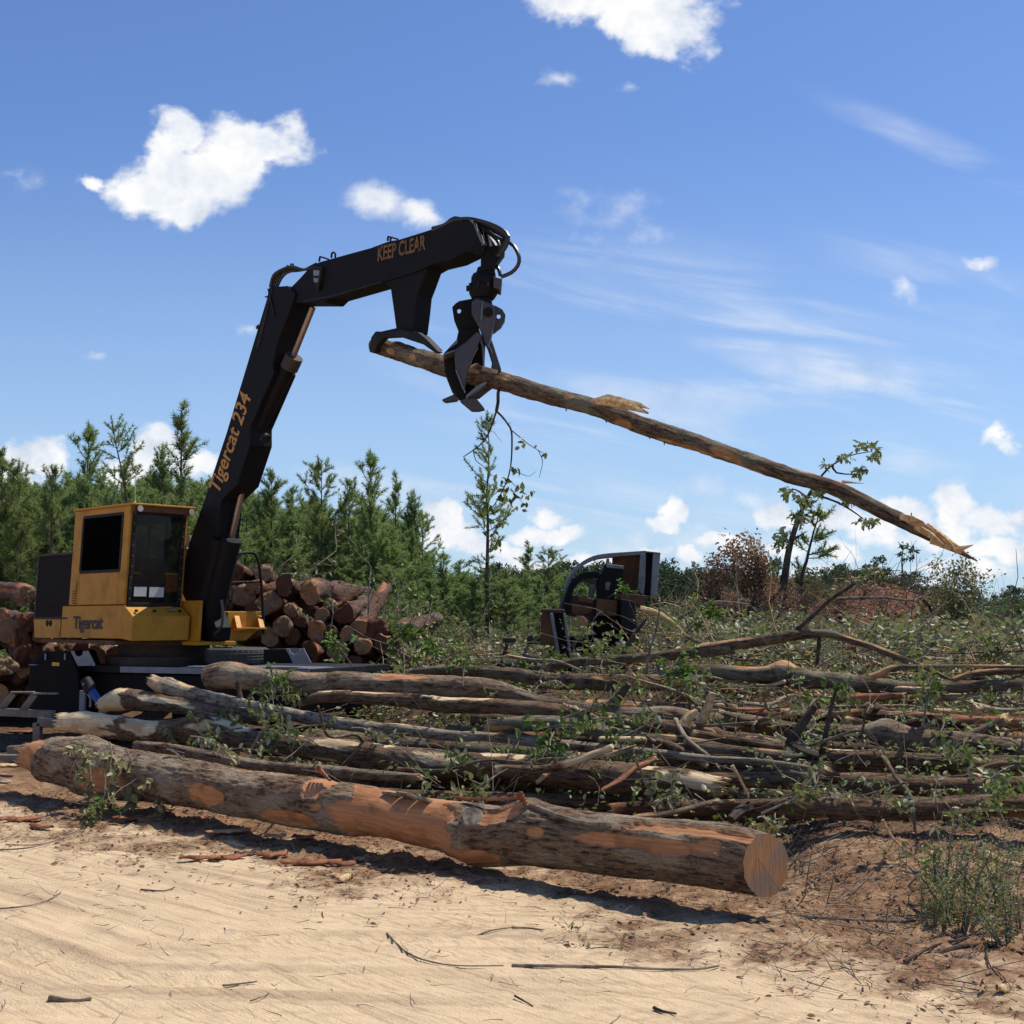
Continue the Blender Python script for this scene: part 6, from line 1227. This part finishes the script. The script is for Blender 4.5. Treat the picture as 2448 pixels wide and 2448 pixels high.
explicit = [('e', 262, 1775, 13.3, 1.0, 'wilted drooping leafy branch hanging over the butt of the largest log', 5.2, .5), ('e', 215, 1760, 13.4, .9, 'small wilted sprig left of the drooping branch on the butt', 4.6, .6), ('b', 400, 1790, 13.0, 1.0, 'silvery leaved branch lying on the largest log', 5.6, .2), ('b', 455, 1760, 13.0, .9, 'pale leaved branch between the two biggest logs', .2, .1),
 ('a', 250, 1850, 12.9, .8, 'sprig hanging below the butt in front of its shadow', 5.0, .9), ('d', 330, 1860, 12.9, .7, 'long thin sprig dangling to the sand by the largest log', 3.6, .7), ('f', 600, 1790, 13.0, 1.1, 'dark green upright sprig before the chewed log', 0, -1.0), ('f', 705, 1900, 12.0, .8, 'two leaf sprig hanging on the front of the largest log', 3.6, .8),
 ('b', 330, 1800, 13.2, 1.1, 'wilted branch draped over the middle of the butt', .3, .5), ('e', 300, 1790, 13.2, 1.1, 'drooping wilted sprig right of the hanging one on the butt', 5.6, .8), ('b', 215, 1830, 13.2, .8, 'grey-green sprig low on the butt of the largest log', 5.1, .9), ('e', 380, 1830, 12.9, .9, 'wilted sprig over the shaded flank of the largest log', 5.3, .9),
 ('b', 370, 1735, 15.6, .9, 'wilted sprig over the shredded cream butt', 1, .2), ('a', 470, 1700, 15.6, 1.0, 'leafy branch between the butt logs below the slender trunk', 0, .1), ('a', 540, 1690, 15.5, 1.0, 'leafy branch beside the slender trunk near its knobbed end', .5, 0), ('c', 625, 1635, 16.2, .8, 'green branch lying under the big dark trunk near the deck', 1.0, 0), ('a', 700, 1655, 16.0, .9, 'green branch under the dark trunk right of the deck', 2, 0),
 ('a', 580, 1740, 14.8, .9, 'leafy spray in front of the slender trunk at left', 3.3, .1), ('a', 650, 1745, 14.6, 1.0, 'broad leaved spray below the slender trunk', 0.4, .2), ('a', 760, 1735, 14.4, 1.0, 'leafy spray above the chewed log at its first third', 3, 0), ('b', 840, 1740, 14.0, .9, 'pale spray above the round cream scar', .4, 0), ('a', 1010, 1790, 13.0, .8, 'low sprig on the chewed log', 0, 0),
 ('c', 900, 1585, 17.3, 1.2, 'fresh bright green bushy branch standing in front of the log stack', 0, -.7), ('c', 840, 1590, 17.5, .9, 'fresh green branch at the left of the bushy one', 2.4, -.6), ('c', 960, 1590, 17.3, 1.0, 'fresh green branch at the right of the bushy one', .5, -.4), ('c', 1050, 1600, 17.2, .8, 'two bright lobed leaves on the back of the dark trunk', .5, -.2),
 ('a', 1390, 1610, 16.6, .85, 'large leafy branch standing in front of the steel bin', 0, -1.2), ('a', 1435, 1600, 16.8, .75, 'leafy branch right of the steel bin', 1.2, -.8), ('a', 1370, 1555, 17.4, .6, 'upper leafy tip before the delimber base', .4, -1.2), ('c', 1452, 1430, 22.9, .75, 'bright lobed leaf spray in the throat of the delimber', 0, -.4), ('c', 1640, 1515, 20, 1.2, 'bright lobed leaves on the slash right of the delimber', .3, -.6),
 ('d', 790, 1505, 23.6, 1.2, 'white leafed bare twig standing before the log stack', 1.0, -1.2), ('d', 880, 1470, 24.2, 1.6, 'thin leafy stem rising from the log stack', 0, -1.4), ('b', 700, 1440, 23.8, .9, 'little green sprig among the stacked log ends', 1, .4), ('d', 720, 1380, 25, 1.6, 'arched leafy twig on top of the log stack', .3, -.5),
 ('a', 1285, 1745, 13.0, .9, 'leafy sprig over the mossy half hidden log', 0, -.3), ('a', 1390, 1725, 13.2, 1.1, 'leafy branch lying across the mossy log', .6, -.2), ('f', 1350, 1715, 13.2, 1.3, 'broad pale leaf sprig above the slender trunk', 0, -.3), ('f', 1105, 1640, 15.2, 1.1, 'upright sprig in front of the swollen dark trunk', 1.5, -1.1), ('f', 1290, 1625, 16, 1.0, 'sprig rising behind the swollen dark trunk', 1, -1.2),
 ('a', 1520, 1820, 11.4, .9, 'hanging spray below the longer broken limb', 1, .6), ('b', 1640, 1830, 11.4, .8, 'small round leaved sprig above the sawn log end', 4, .4), ('f', 1820, 1945, 9.8, 1.2, 'bright green sprig just above the sawn end', 0, -.4), ('b', 1810, 1955, 9.6, .8, 'grey curled leaf sprig behind the sawn end', 1, 0), ('a', 1900, 1875, 10.8, .7, 'leafy tuft in the dark hollow at right', 1, 0),
 ('a', 1700, 1650, 14.8, 1.0, 'spray over the right middle of the heap', 2, -.4), ('a', 1935, 1690, 14.2, 1.0, 'spray on the red barked log', 1, -.4), ('f', 2205, 1735, 13.4, 1.5, 'large leaved sprig on the forked grey trunk', 1, -.9), ('e', 2440, 1830, 11.2, 1.3, 'wilted hanging spray at the right edge of the photo', 3.1, .3), ('d', 2165, 1870, 10.6, .8, 'grey thin spray over the nearest dark log', 2, .5),
 ('a', 1455, 2265, 7.9, .42, 'small fresh sprig lying on the sand below the sawn log', 2.6, .05), ('f', 1345, 2295, 7.75, .7, 'drooped leaf tuft on the sand, leftmost of the fallen sprigs', 0, .2), ('f', 1430, 2315, 7.65, .6, 'small leaf tuft on the sand at the long stick', 1, .1)]
for e in explicit: put_branch(e[0], e[1], e[2], e[3], e[4], e[5], GB, e[6], e[7])
Dof = lambda py: float(np.interp(py, [1530, 1600, 1680, 1750, 1830, 1930], [20, 17.2, 15.2, 13.6, 12.1, 11.0]))
for i in range(50):
    px = random.uniform(560, 2470) if i % 4 == 1 else random.uniform(1150, 2470); py = random.uniform(1560, 1900) if px > 900 else random.uniform(1660, 1790)
    if px < 1900 and py > 1840: py -= 80
    Y = Dof(py) + random.uniform(-.3, .3); put_branch('abacfad'[i % 7], px, py, Y, random.uniform(.5, 1.05), 'small leafy branch among the ' + ('rear' if py < 1650 else 'middle' if py < 1760 else 'front') + ' logs of the heap, ' + ('its left third' if px < 1180 else 'its middle' if px < 1750 else 'its right third'), 'small leafy branches among the logs')
for i in range(60):
    px = random.uniform(1100, 2470); py = random.uniform(1480, 1600) if px > 1600 else random.uniform(1575, 1600); Y = float(np.interp(py, [1480, 1600], [25, 18.5])); put_branch('adbcda'[i % 6], px, py + 25, Y, random.uniform(.6, 1.0), 'leafy branch in the slash field behind the logs, one of many alike', 'leafy branches in the slash field')
for i in range(24):
    px = random.uniform(560, 1100); py = float(np.interp(px, [560, 800, 1000, 1100], [1345, 1400, 1490, 1530])) + random.uniform(-5, 25); put_branch('dbda'[i % 4], px, py, random.uniform(25.5, 27.5), random.uniform(1.0, 1.6), 'leafy branch poking out behind the stacked cut logs, one of several alike', 'leafy branches behind the log stack')
# bare sticks
def stick(name, pts, Y, r, mat, label, cat='stick', group=None):
    if hasattr(Y, '__len__'): w = [P(x, y, a) for (x, y), a in zip(pts, Y)]
    else: w = [P(x, y, Y) for x, y in pts]
    c_ = catmull(w, .06); mb = MB(); mb.tube(c_, list(np.linspace(r, r * .45, len(c_))), 7); return mb.build(name, M[mat], None, smooth=True, tag=(label, cat, group))
def onground(l, lift=.012):
    out = []
    for x, y in l:
        z = 0
        for _ in range(6): q = zpt((x, y), z); z = float(H(q[0], q[1], True)) + lift
        out.append(zpt((x, y), z))
    return out
def gstick(l, r, mat, label, cat='stick', name='stick', group=None):
    c_ = catmull(onground(l), .05); mb = MB(); mb.tube(c_, list(np.linspace(r, r * .5, len(c_))), 7); return mb.build(name, M[mat], None, smooth=True, tag=(label, cat, group))
def FB(x, y): return (1224 + x * .6335, 2000 + y * .6335)
def FA(x, y): return (x * .6335, 2000 + y * .6335)
gstick([FB(0, 487), FB(120, 488), FB(250, 490), FB(400, 492), FB(560, 500), FB(700, 500), FB(780, 487)], .011, 'twig', 'long straight stick lying on the sand in the foreground')
gstick([FB(900, 320), FB(1000, 298), FB(1150, 305), (FB(1400, 318)), FB(1640, 315), FB(1930, 318)], .012, 'twig', 'long grey stick lying level right of the sawn log end')
gstick([FB(0, 343), FB(60, 345), FB(120, 352)], .008, 'twig', 'short bent stick on the sand left of the fallen sprig')
gstick([FA(1800, 375), FA(1850, 355), FA(1932, 343)], .006, 'twig', 'curved twig on the sand below the shadow of the log')
gstick([FA(1460, 365), FA(1540, 440), FA(1640, 475), FA(1740, 487), FA(1900, 487)], .007, 'twig', 'thin curving twig in the middle of the sand')
gstick([FA(185, 607), FA(240, 618), FA(300, 620), FA(345, 610)], .016, 'twig', 'thick curved peeled stick at lower left on the sand', 'stick')
gstick([FA(842, 562), FA(900, 556), FA(970, 547)], .007, 'twig', 'short dark twig in the bottom middle of the sand')
gstick([FA(945, 620), FA(1000, 600), FA(1045, 572)], .004, 'twig', 'hair thin twig right of the short dark one')
gstick([FA(0, 272), FA(100, 262), FA(180, 240), FA(232, 208)], .006, 'twig', 'dark branched twig on the sand at the left edge')
gstick([FA(0, 50), FA(120, 40), FA(270, 0)], .007, 'twig', 'pale stalk on the sand beyond the dark twig at left')
gstick([FA(20, 30), FA(160, 28), FA(300, -20)], .006, 'twig', 'second pale stalk on the sand at left')
gstick([FA(530 + 0, 200), FA(620, 205), FA(660, 190)], .007, 'twig_dark', 'twig tuft in front of the red bark pieces')
gstick([FB(10, 600), FB(80, 640)], .006, 'twig_dark', 'tiny twig at the bottom centre edge'); gstick([FB(535, 645), FB(570, 660), FB(620, 668)], .010, 'twig_dark', 'dark leaf stalk near the bottom right of centre')
gstick([FB(1095, 210), FB(1180, 140), FB(1275, 72)], .008, 'twig', 'bare straight twig leaning on the brown bank')
gstick([FB(1480, 470), FB(1600, 410), FB(1700, 385), FB(1800, 330)], .010, 'twig_dark', 'dark stick on the bank under the shrub'); gstick([FB(1600, 445), FB(1690, 415), FB(1790, 410), FB(1930, 440)], .016, 'twig_dark', 'knobby dark stick on the bank at lower right'); gstick([FB(1790, 410), FB(1800, 480), FB(1850, 540)], .008, 'twig_dark', 'thin fork of the knobby stick')
gstick([FB(1710, 400), FB(1640, 370), FB(1635, 300), (FB(1630, 230))], .014, 'twig_dark', 'dark stem at the foot of the right shrub')
for i, (pts, r, Y, mt, lb) in enumerate([
    ([(1485, 1575), (1508, 1530), (1545, 1480)], .045, 18.6, 'twig_dark', 'dark broken stub standing up before the delimber'), ([(1545, 1620), (1552, 1560), (1570, 1500), (1578, 1440)], .02, 17.5, 'twig', 'bare upright shoot left of the arched limb'),
    ([(1620, 1480), (1700, 1440), (1790, 1445)], .03, 22, 'twig', 'pale limb lying up the slash right of the delimber'), ([(1530, 1455), (1570, 1465), (1610, 1490), (1640, 1520)], .055, 21.5, 'splinter', 'peeled pale limb below the delimber uprights'),
    ([(1640, 1520), (1720, 1560), (1800, 1590)], .035, 20.5, 'twig', 'grey limb running down the slash'), ([(1440, 1460), (1420, 1480), (1415, 1510)], .015, 21, 'twig', 'arched twig in front of the delimber'),
    ([(1840, 1440), (1872, 1400), (1884, 1355), (1888, 1330)], .03, 27, 'twig_dark', 'dark crooked stem crossing in front of the leaning tree'), ([(1790, 1600), (1830, 1540), (1855, 1490), (1880, 1420)], .03, 24, 'twig_dark', 'thin dark stem slanting up from the slash'),
    ([(1990, 1432), (2100, 1428), (2170, 1435), (2200, 1430), (2250, 1408)], .04, 27.5, 'twig', 'forked grey limb lying over the dirt mound'), ([(2190, 1432), (2205, 1450), (2208, 1475)], .06, 27.4, 'twig_red', 'broken orange limb end hanging on the mound'), ([(2205, 1432), (2222, 1450), (2228, 1470)], .04, 27.3, 'twig_dark', 'dark fork beside the broken orange limb end'),
    ([(1770, 1590), (1800, 1560), (1850, 1545), (1930, 1540)], .02, 21, 'twig', 'low grey branch behind the arched limb'), ([(1905, 1545), (1907, 1600)], .02, 19.5, 'twig', 'short grey upright behind the arched limb'), ([(2040, 1545), (2046, 1590)], .045, 18.5, 'bark_chip', 'dark red stub behind the arched limb'),
    ([(2270, 1690), (2350, 1665), (2448, 1710)], .012, 15.2, 'twig', 'thin twig on the pale grey log at right'), ([(1965, 1800), (1985, 1700), (1998, 1650)], .035, 12.9, 'twig_dark', 'upright dark broken stem in the right middle of the heap'), ([(2062, 1775), (2066, 1710), (2070, 1690)], .012, 13, 'twig_dark', 'thin upright stem right of the broken one'),
    ([(2210, 1850), (2270, 1800), (2320, 1762)], .022, 12.6, 'twig_dark', 'dark stick slanting up over the lower grey log'), ([(1990, 1840), (2000, 1820), (2060, 1795)], .010, 12.2, 'twig', 'curved twig above the dark opening'), ([(1750, 1830), (1770, 1865), (1790, 1905)], .018, 11.2, 'twig_red', 'peeled stick with shredded end left of the dark opening'),
    ([(1635, 1735), (1645, 1715), (1665, 1700)], .07, 12.8, 'splinter', 'chunky cream broken stub on the heap'), ([(1640, 1735), (1655, 1710), (1668, 1700)], .055, 14.4, 'splinter', 'cream split chip standing up near the dark trunk'), ([(1450, 1770), (1500, 1755), (1570, 1720)], .012, 13.2, 'twig', 'straight grey stick behind the slender trunk'),
    ([(1550, 1690), (1590, 1740)], .010, 13.6, 'twig', 'short crossing stick behind the slender trunk'), ([(1345, 1683), (1390, 1705)], .02, 14.2, 'twig_red', 'short peeled stick on the trunk with the splintered top'), ([(893, 1695), (960, 1660), (1000, 1650)], .008, 15, 'twig', 'thin stick across the splintered trunk'), ([(950, 1710), (1005, 1695)], .008, 14.6, 'twig', 'short thin stick below the splintered trunk'),
    ([(1560, 1780), (1640, 1880), (1665, 1930)], .006, 11, 'twig', 'thin drooping stem above the largest log'), ([(2295, 2080), (2340, 2140), (2448, 2230)], .012, 8.8, 'twig', 'pale stem crossing the right shrub'), ([(2150, 2080), (2250, 2100), (2448, 2125)], .010, 9.3, 'twig', 'level pale stem through the right shrub'), ([(2110, 1960), (2140, 2010), (2200, 2060)], .014, 10, 'splinter', 'splintered pale strip in the shade at right'),
    ([(2340, 2035), (2400, 2060), (2460, 2075)], .035, 9.6, 'splinter', 'split pale log strip at the right edge low in the shade'), ([(1035, 1170 + 300), (1075, 1550)], .016, 30, 'twig', 'thin pale stem leaning in front of the plantation edge'), ([(640, 1385), (700, 1350), (720, 1345)], .01, 25.5, 'twig', 'thin twig above the tan topmost log')]):
    stick('bare_stick', pts, Y, r, mt, lb, 'stick', 'bare sticks in the slash')
for i in range(16):
    a = random.uniform(1880, 2040); b_ = random.uniform(1930, 2060); gstick([(a, b_), (a + random.uniform(-60, 60), b_ + random.uniform(10, 60)), (a + random.uniform(-90, 90), b_ + random.uniform(40, 90))], .006, 'twig', 'thin root-like twig on the brown bank, one of several alike', group='thin twigs on the brown bank')
lm = [log('x', [(0, 0, 0, .03), (.5, .05, .06, .027), (1.0, -.04, .1, .022), (1.6, .1, .05, .012)], 'bark_pale', ('torn', 'torn'), seg=10, step=.05, name='broken_limb', cat='branch', strips=[(0, .2, 60, 60)]),
      log('x', [(0, 0, 0, .04), (.4, -.06, .04, .036), (.9, .05, .03, .03)], 'bark_brown', ('torn', 'torn'), seg=10, step=.05, name='broken_limb', cat='branch', strips=[(.6, 1, 20, 90)], stubs=[(.5, 0, .2, .014, .5, 'twig')]),
      log('x', [(0, 0, 0, .02), (.5, .1, .02, .018), (1.1, .05, -.05, .014), (1.9, .3, .05, .008)], 'bark_lichen', ('torn', 'torn'), seg=8, step=.06, name='broken_limb', cat='branch'),
      log('x', [(0, 0, 0, .045), (.25, .02, .02, .035), (.5, -.02, .0, .015)], 'bark_pale', ('torn', 'torn'), seg=10, step=.03, name='broken_limb', cat='branch', strips=[(0, 1, 40, 100)])]
for i in range(52):
    px = random.uniform(700, 2470) if i % 6 == 0 else random.uniform(1300, 2470); py = random.uniform(1560, 1880) if px > 1000 else random.uniform(1650, 1780)
    if px < 1900 and py > 1840: py -= 90
    pp = P(px, py, Dof(py)); src = lm[i % 4]; rz_ = random.choice([random.gauss(-.72, .5), random.uniform(0, 6.28)]); ry_ = random.uniform(-.35, .25)
    o = src if i < 4 else copy_tree(src, (0, 0, 0)); o.location = tuple(pp); o.rotation_euler = (random.uniform(0, 6), ry_, rz_); k_ = random.uniform(.6, 1.15); o.scale = (k_,) * 3
    settag(o, 'broken bare limb across the ' + ('rear' if py < 1650 else 'middle' if py < 1760 else 'front') + ' logs of the heap, ' + ('its left third' if px < 1180 else 'its middle' if px < 1750 else 'its right third'), 'branch', 'broken limbs strewn over the log heap')
# bark pieces on the sand
def chip(px, py, L, Wd, ang, mat, label):
    q = onground([(px, py)], .015)[0]; n = 9; V = []; 
    for i in range(n):
        t = (i / (n - 1) - .5) * L; w = Wd * (.35 + .65 * math.sin(math.pi * (i + .6) / (n + .2))) * random.uniform(.7, 1.2)
        for s_ in (-1, -.3, .4, 1): V.append((t + random.uniform(-.01, .01), s_ * w, .018 * (1 - s_ * s_) + random.uniform(0, .018) + .02 * abs(i / (n - 1) - .5)))
    V = np.array(V); ca, sa = math.cos(ang), math.sin(ang); V = np.stack([V[:, 0] * ca - V[:, 1] * sa, V[:, 0] * sa + V[:, 1] * ca, V[:, 2]], 1)
    V2 = np.vstack([V, V - [0, 0, .012]]); N_ = len(V); F = []
    for i in range(n - 1):
        for j in range(3): a = i * 4 + j; F += [(a, a + 1, a + 5, a + 4), (a + N_ + 4, a + N_ + 5, a + N_ + 1, a + N_)]
    for i in range(n - 1): F += [(i * 4, i * 4 + 4, i * 4 + 4 + N_, i * 4 + N_), (i * 4 + 3 + N_, i * 4 + 7 + N_, i * 4 + 7, i * 4 + 3)]
    o = mk('bark_piece', V2 + q, np.array(F), M[mat], None, q); settag(o, label, 'bark piece', 'loose bark pieces on the sand')
for c_ in [(50, 1960, .40, .09, .2, 'bark_chip', 'broad flat bark piece at the left below the butt'), (98, 1978, .30, .05, -.5, 'bark_chip', 'dark curled bark piece right of the broad one'), (330, 1958, .5, .05, .1, 'bark_chip', 'long red bark strip in front of the butt'), (420, 1962, .7, .06, .15, 'bark_chip', 'longest red bark strip before the largest log'), (545, 1990, .42, .05, .5, 'twig_red', 'pale bark strip slanting upward on the sand'),
           (480, 2054, .36, .04, 0, 'bark_chip', 'dark red bark sliver, left of the bark cluster'), (545, 2052, .30, .06, .3, 'bark_chip', 'red bark piece in the middle of the bark cluster'), (592, 2042, .24, .05, .6, 'twig_dark', 'grey tilted bark piece on the bark cluster'), (650, 2046, .26, .08, .1, 'bark_chip', 'wedge shaped orange bark piece'), (725, 2004, .20, .05, 0, 'bark_chip', 'small orange bark piece near the log shadow'),
           (745, 2064, .50, .045, .05, 'bark_chip', 'long thin red bark strip right of the cluster'), (818, 2068, .22, .035, 0, 'bark_chip', 'short red sliver ending the row of strips'), (818, 2099, .18, .06, -.5, 'splinter', 'single tan wood chip on the open sand'), (862, 2056, .16, .05, .6, 'splinter', 'tan chip beside the log shadow'), (820, 2100 + 6, .1, .03, 0, 'splinter', 'tiny chip touching the single tan one'), (660, 2002, .2, .04, 0, 'splinter', 'pale chip between the strips and the log'), (30, 1830, .5, .1, .5, 'splinter', 'orange wood slab under the steel step at left'), (60, 1750, .55, .14, .3, 'bark_chip', 'rounded bark slab in the shade under the step'),
           (2400, 2368, .09, .022, .3, 'splinter', 'pale dry leaf scrap near the lower right corner'), (2350, 2358, .05, .018, 1.2, 'splinter', 'smaller pale dry leaf scrap near the lower right corner')]: chip(*c_)
# bark slab and chips lying on the largest log
def onlog(name, pts, r, mat, label, flat=.4):
    c_ = catmull(pts, .03); mb = MB(); mb.tube(c_, r, 6); o = mb.build(name, M[mat], None, tag=(label, 'bark piece', 'bark pieces lying on the largest log')); return o
def LP(x, y, f=0.0): # on the top front of the largest log
    px, py = 800 + x * .4658, 1550 + y * .4658; fr_ = (px - L1[0][0]) / (L1[-1][0] - L1[0][0]); Y = 1 / ((1 - fr_) / 15.0 + fr_ / 8.55); return P(px, py, Y - f)
mb = MB(); q_ = [LP(262, 748, .12), LP(340, 757, .13), LP(420, 768, .14), LP(490, 778, .14)]; [mb.bar(q_[k_] + np.array([0, -.02 * k_, .012 * (k_ % 2)]), q_[k_ + 1] + np.array([0, -.02 * k_, .01 * (k_ % 2)]), .10 + .015 * (k_ % 2), .022, (.2, .35, .9)) for k_ in range(3)]
mb.build('bark_slab', M['bark_slab'], None, .004, tag=('grey bark slab lying on the bare orange part of the largest log', 'bark piece'))
onlog('bark_strip', [LP(620, 765, .08), LP(760, 775, .1), LP(940, 768, .1)], .012, 'bark_chip', 'thin red bark strip along the top of the largest log')
for k in range(5): onlog('bark_curl', [LP(935 + k * 9, 770 + k * 5, .12), LP(950 + k * 6, 740 + 9 * k, .16), LP(965 + k * 7, 745 + 16 * k, .2)], .011, 'bark_chip', 'torn upright curls of bark at the branch scar of the largest log')
for k in range(4): onlog('bark_curl', [LP(-95 + k * 14, 625 + k * 9, .1), LP(-80 + k * 12, 605 + 18 * k, .16), LP(-60 + k * 12, 640 + 12 * k, .2)], .013, 'bark_chip', 'shredded red bark curls on the left half of the largest log')
onlog('dry_limb', [LP(990, 800, .17), LP(1150, 860, .2), LP(1300, 898, .22), LP(1425, 905, .22)], .016, 'twig', 'thin limb lying pressed along the largest log')['category'] = 'branch'

for i, (x, y, Y, k_, lb) in enumerate([(2190, 1990, 9.9, 'a', 'green leafy stem hanging below the nearest dark log'), (2265, 2030, 9.6, 'a', 'small leaved stem in front of the dark hollow at right'), (2340, 2110, 9.2, 'd', 'straggly stem leaning over the bank at lower right'), (2415, 1990, 9.9, 'a', 'leafy stem at the right edge above the bank'),
      (2430, 2120, 9.0, 'b', 'pale leaved stem low at the right edge'), (2170, 2120, 9.2, 'd', 'thin stem trailing down the bank'), (2290, 2180, 8.8, 'a', 'leafy stem rising beside the lower right shrub'), (2230, 1920, 10.2, 'b', 'wilted stem crossing the nearest dark log'), (2060, 1960, 10.2, 'd', 'sparse stem in the shade right of the sawn end'), (2350, 1930, 10.2, 'a', 'leafy tuft on the right end of the nearest dark log')]):
    put_branch(k_, x, y, Y, .62, lb, 'leafy stems over the lower right bank', random.uniform(-.5, 3.6), random.uniform(-1.3, -.5))
# shrubs at the lower right
sh_ = [bush(71, 1.0, .55, 1500, 'leaf', .036, 'twig', 'shrub', 4), bush(72, .9, .7, 420, 'leaf_wilt', .034, 'twig', 'shrub', 5)]
for i, (x, yb, yt, Y, lb) in enumerate([(2300, 2260, 1950, 8.3, 'small leaved green shrub at lower right before the dark hollow'), (2260, 2130, 1930, 8.9, 'thin shrub behind the green one at lower right'), (2410, 2290, 2060, 7.9, 'shrub touching the right edge at lower right'), (2380, 2140, 1980, 9.0, 'rear shrub at the right edge under the dark log'), (2230, 2250, 2080, 8.4, 'sparse low shrub left of the green one'), (2440, 2200, 2090, 8.5, 'sparse shrub at the very right edge'), (2330, 2420, 2340, 7.2, 'dry low tuft near the lower right corner')]):
    put(sh_[i % 2], x, yb, Y, lb, 'shrub', 'shrubs at the lower right', ytop=yt, h=1.05, z=float(H(P(x, yb, Y)[0], Y)) - .02)

for d_ in DIAG[:0]: print(d_)
if __import__('os').environ.get('DIAG'):
    for d_ in DIAG: print('DIAG', d_)
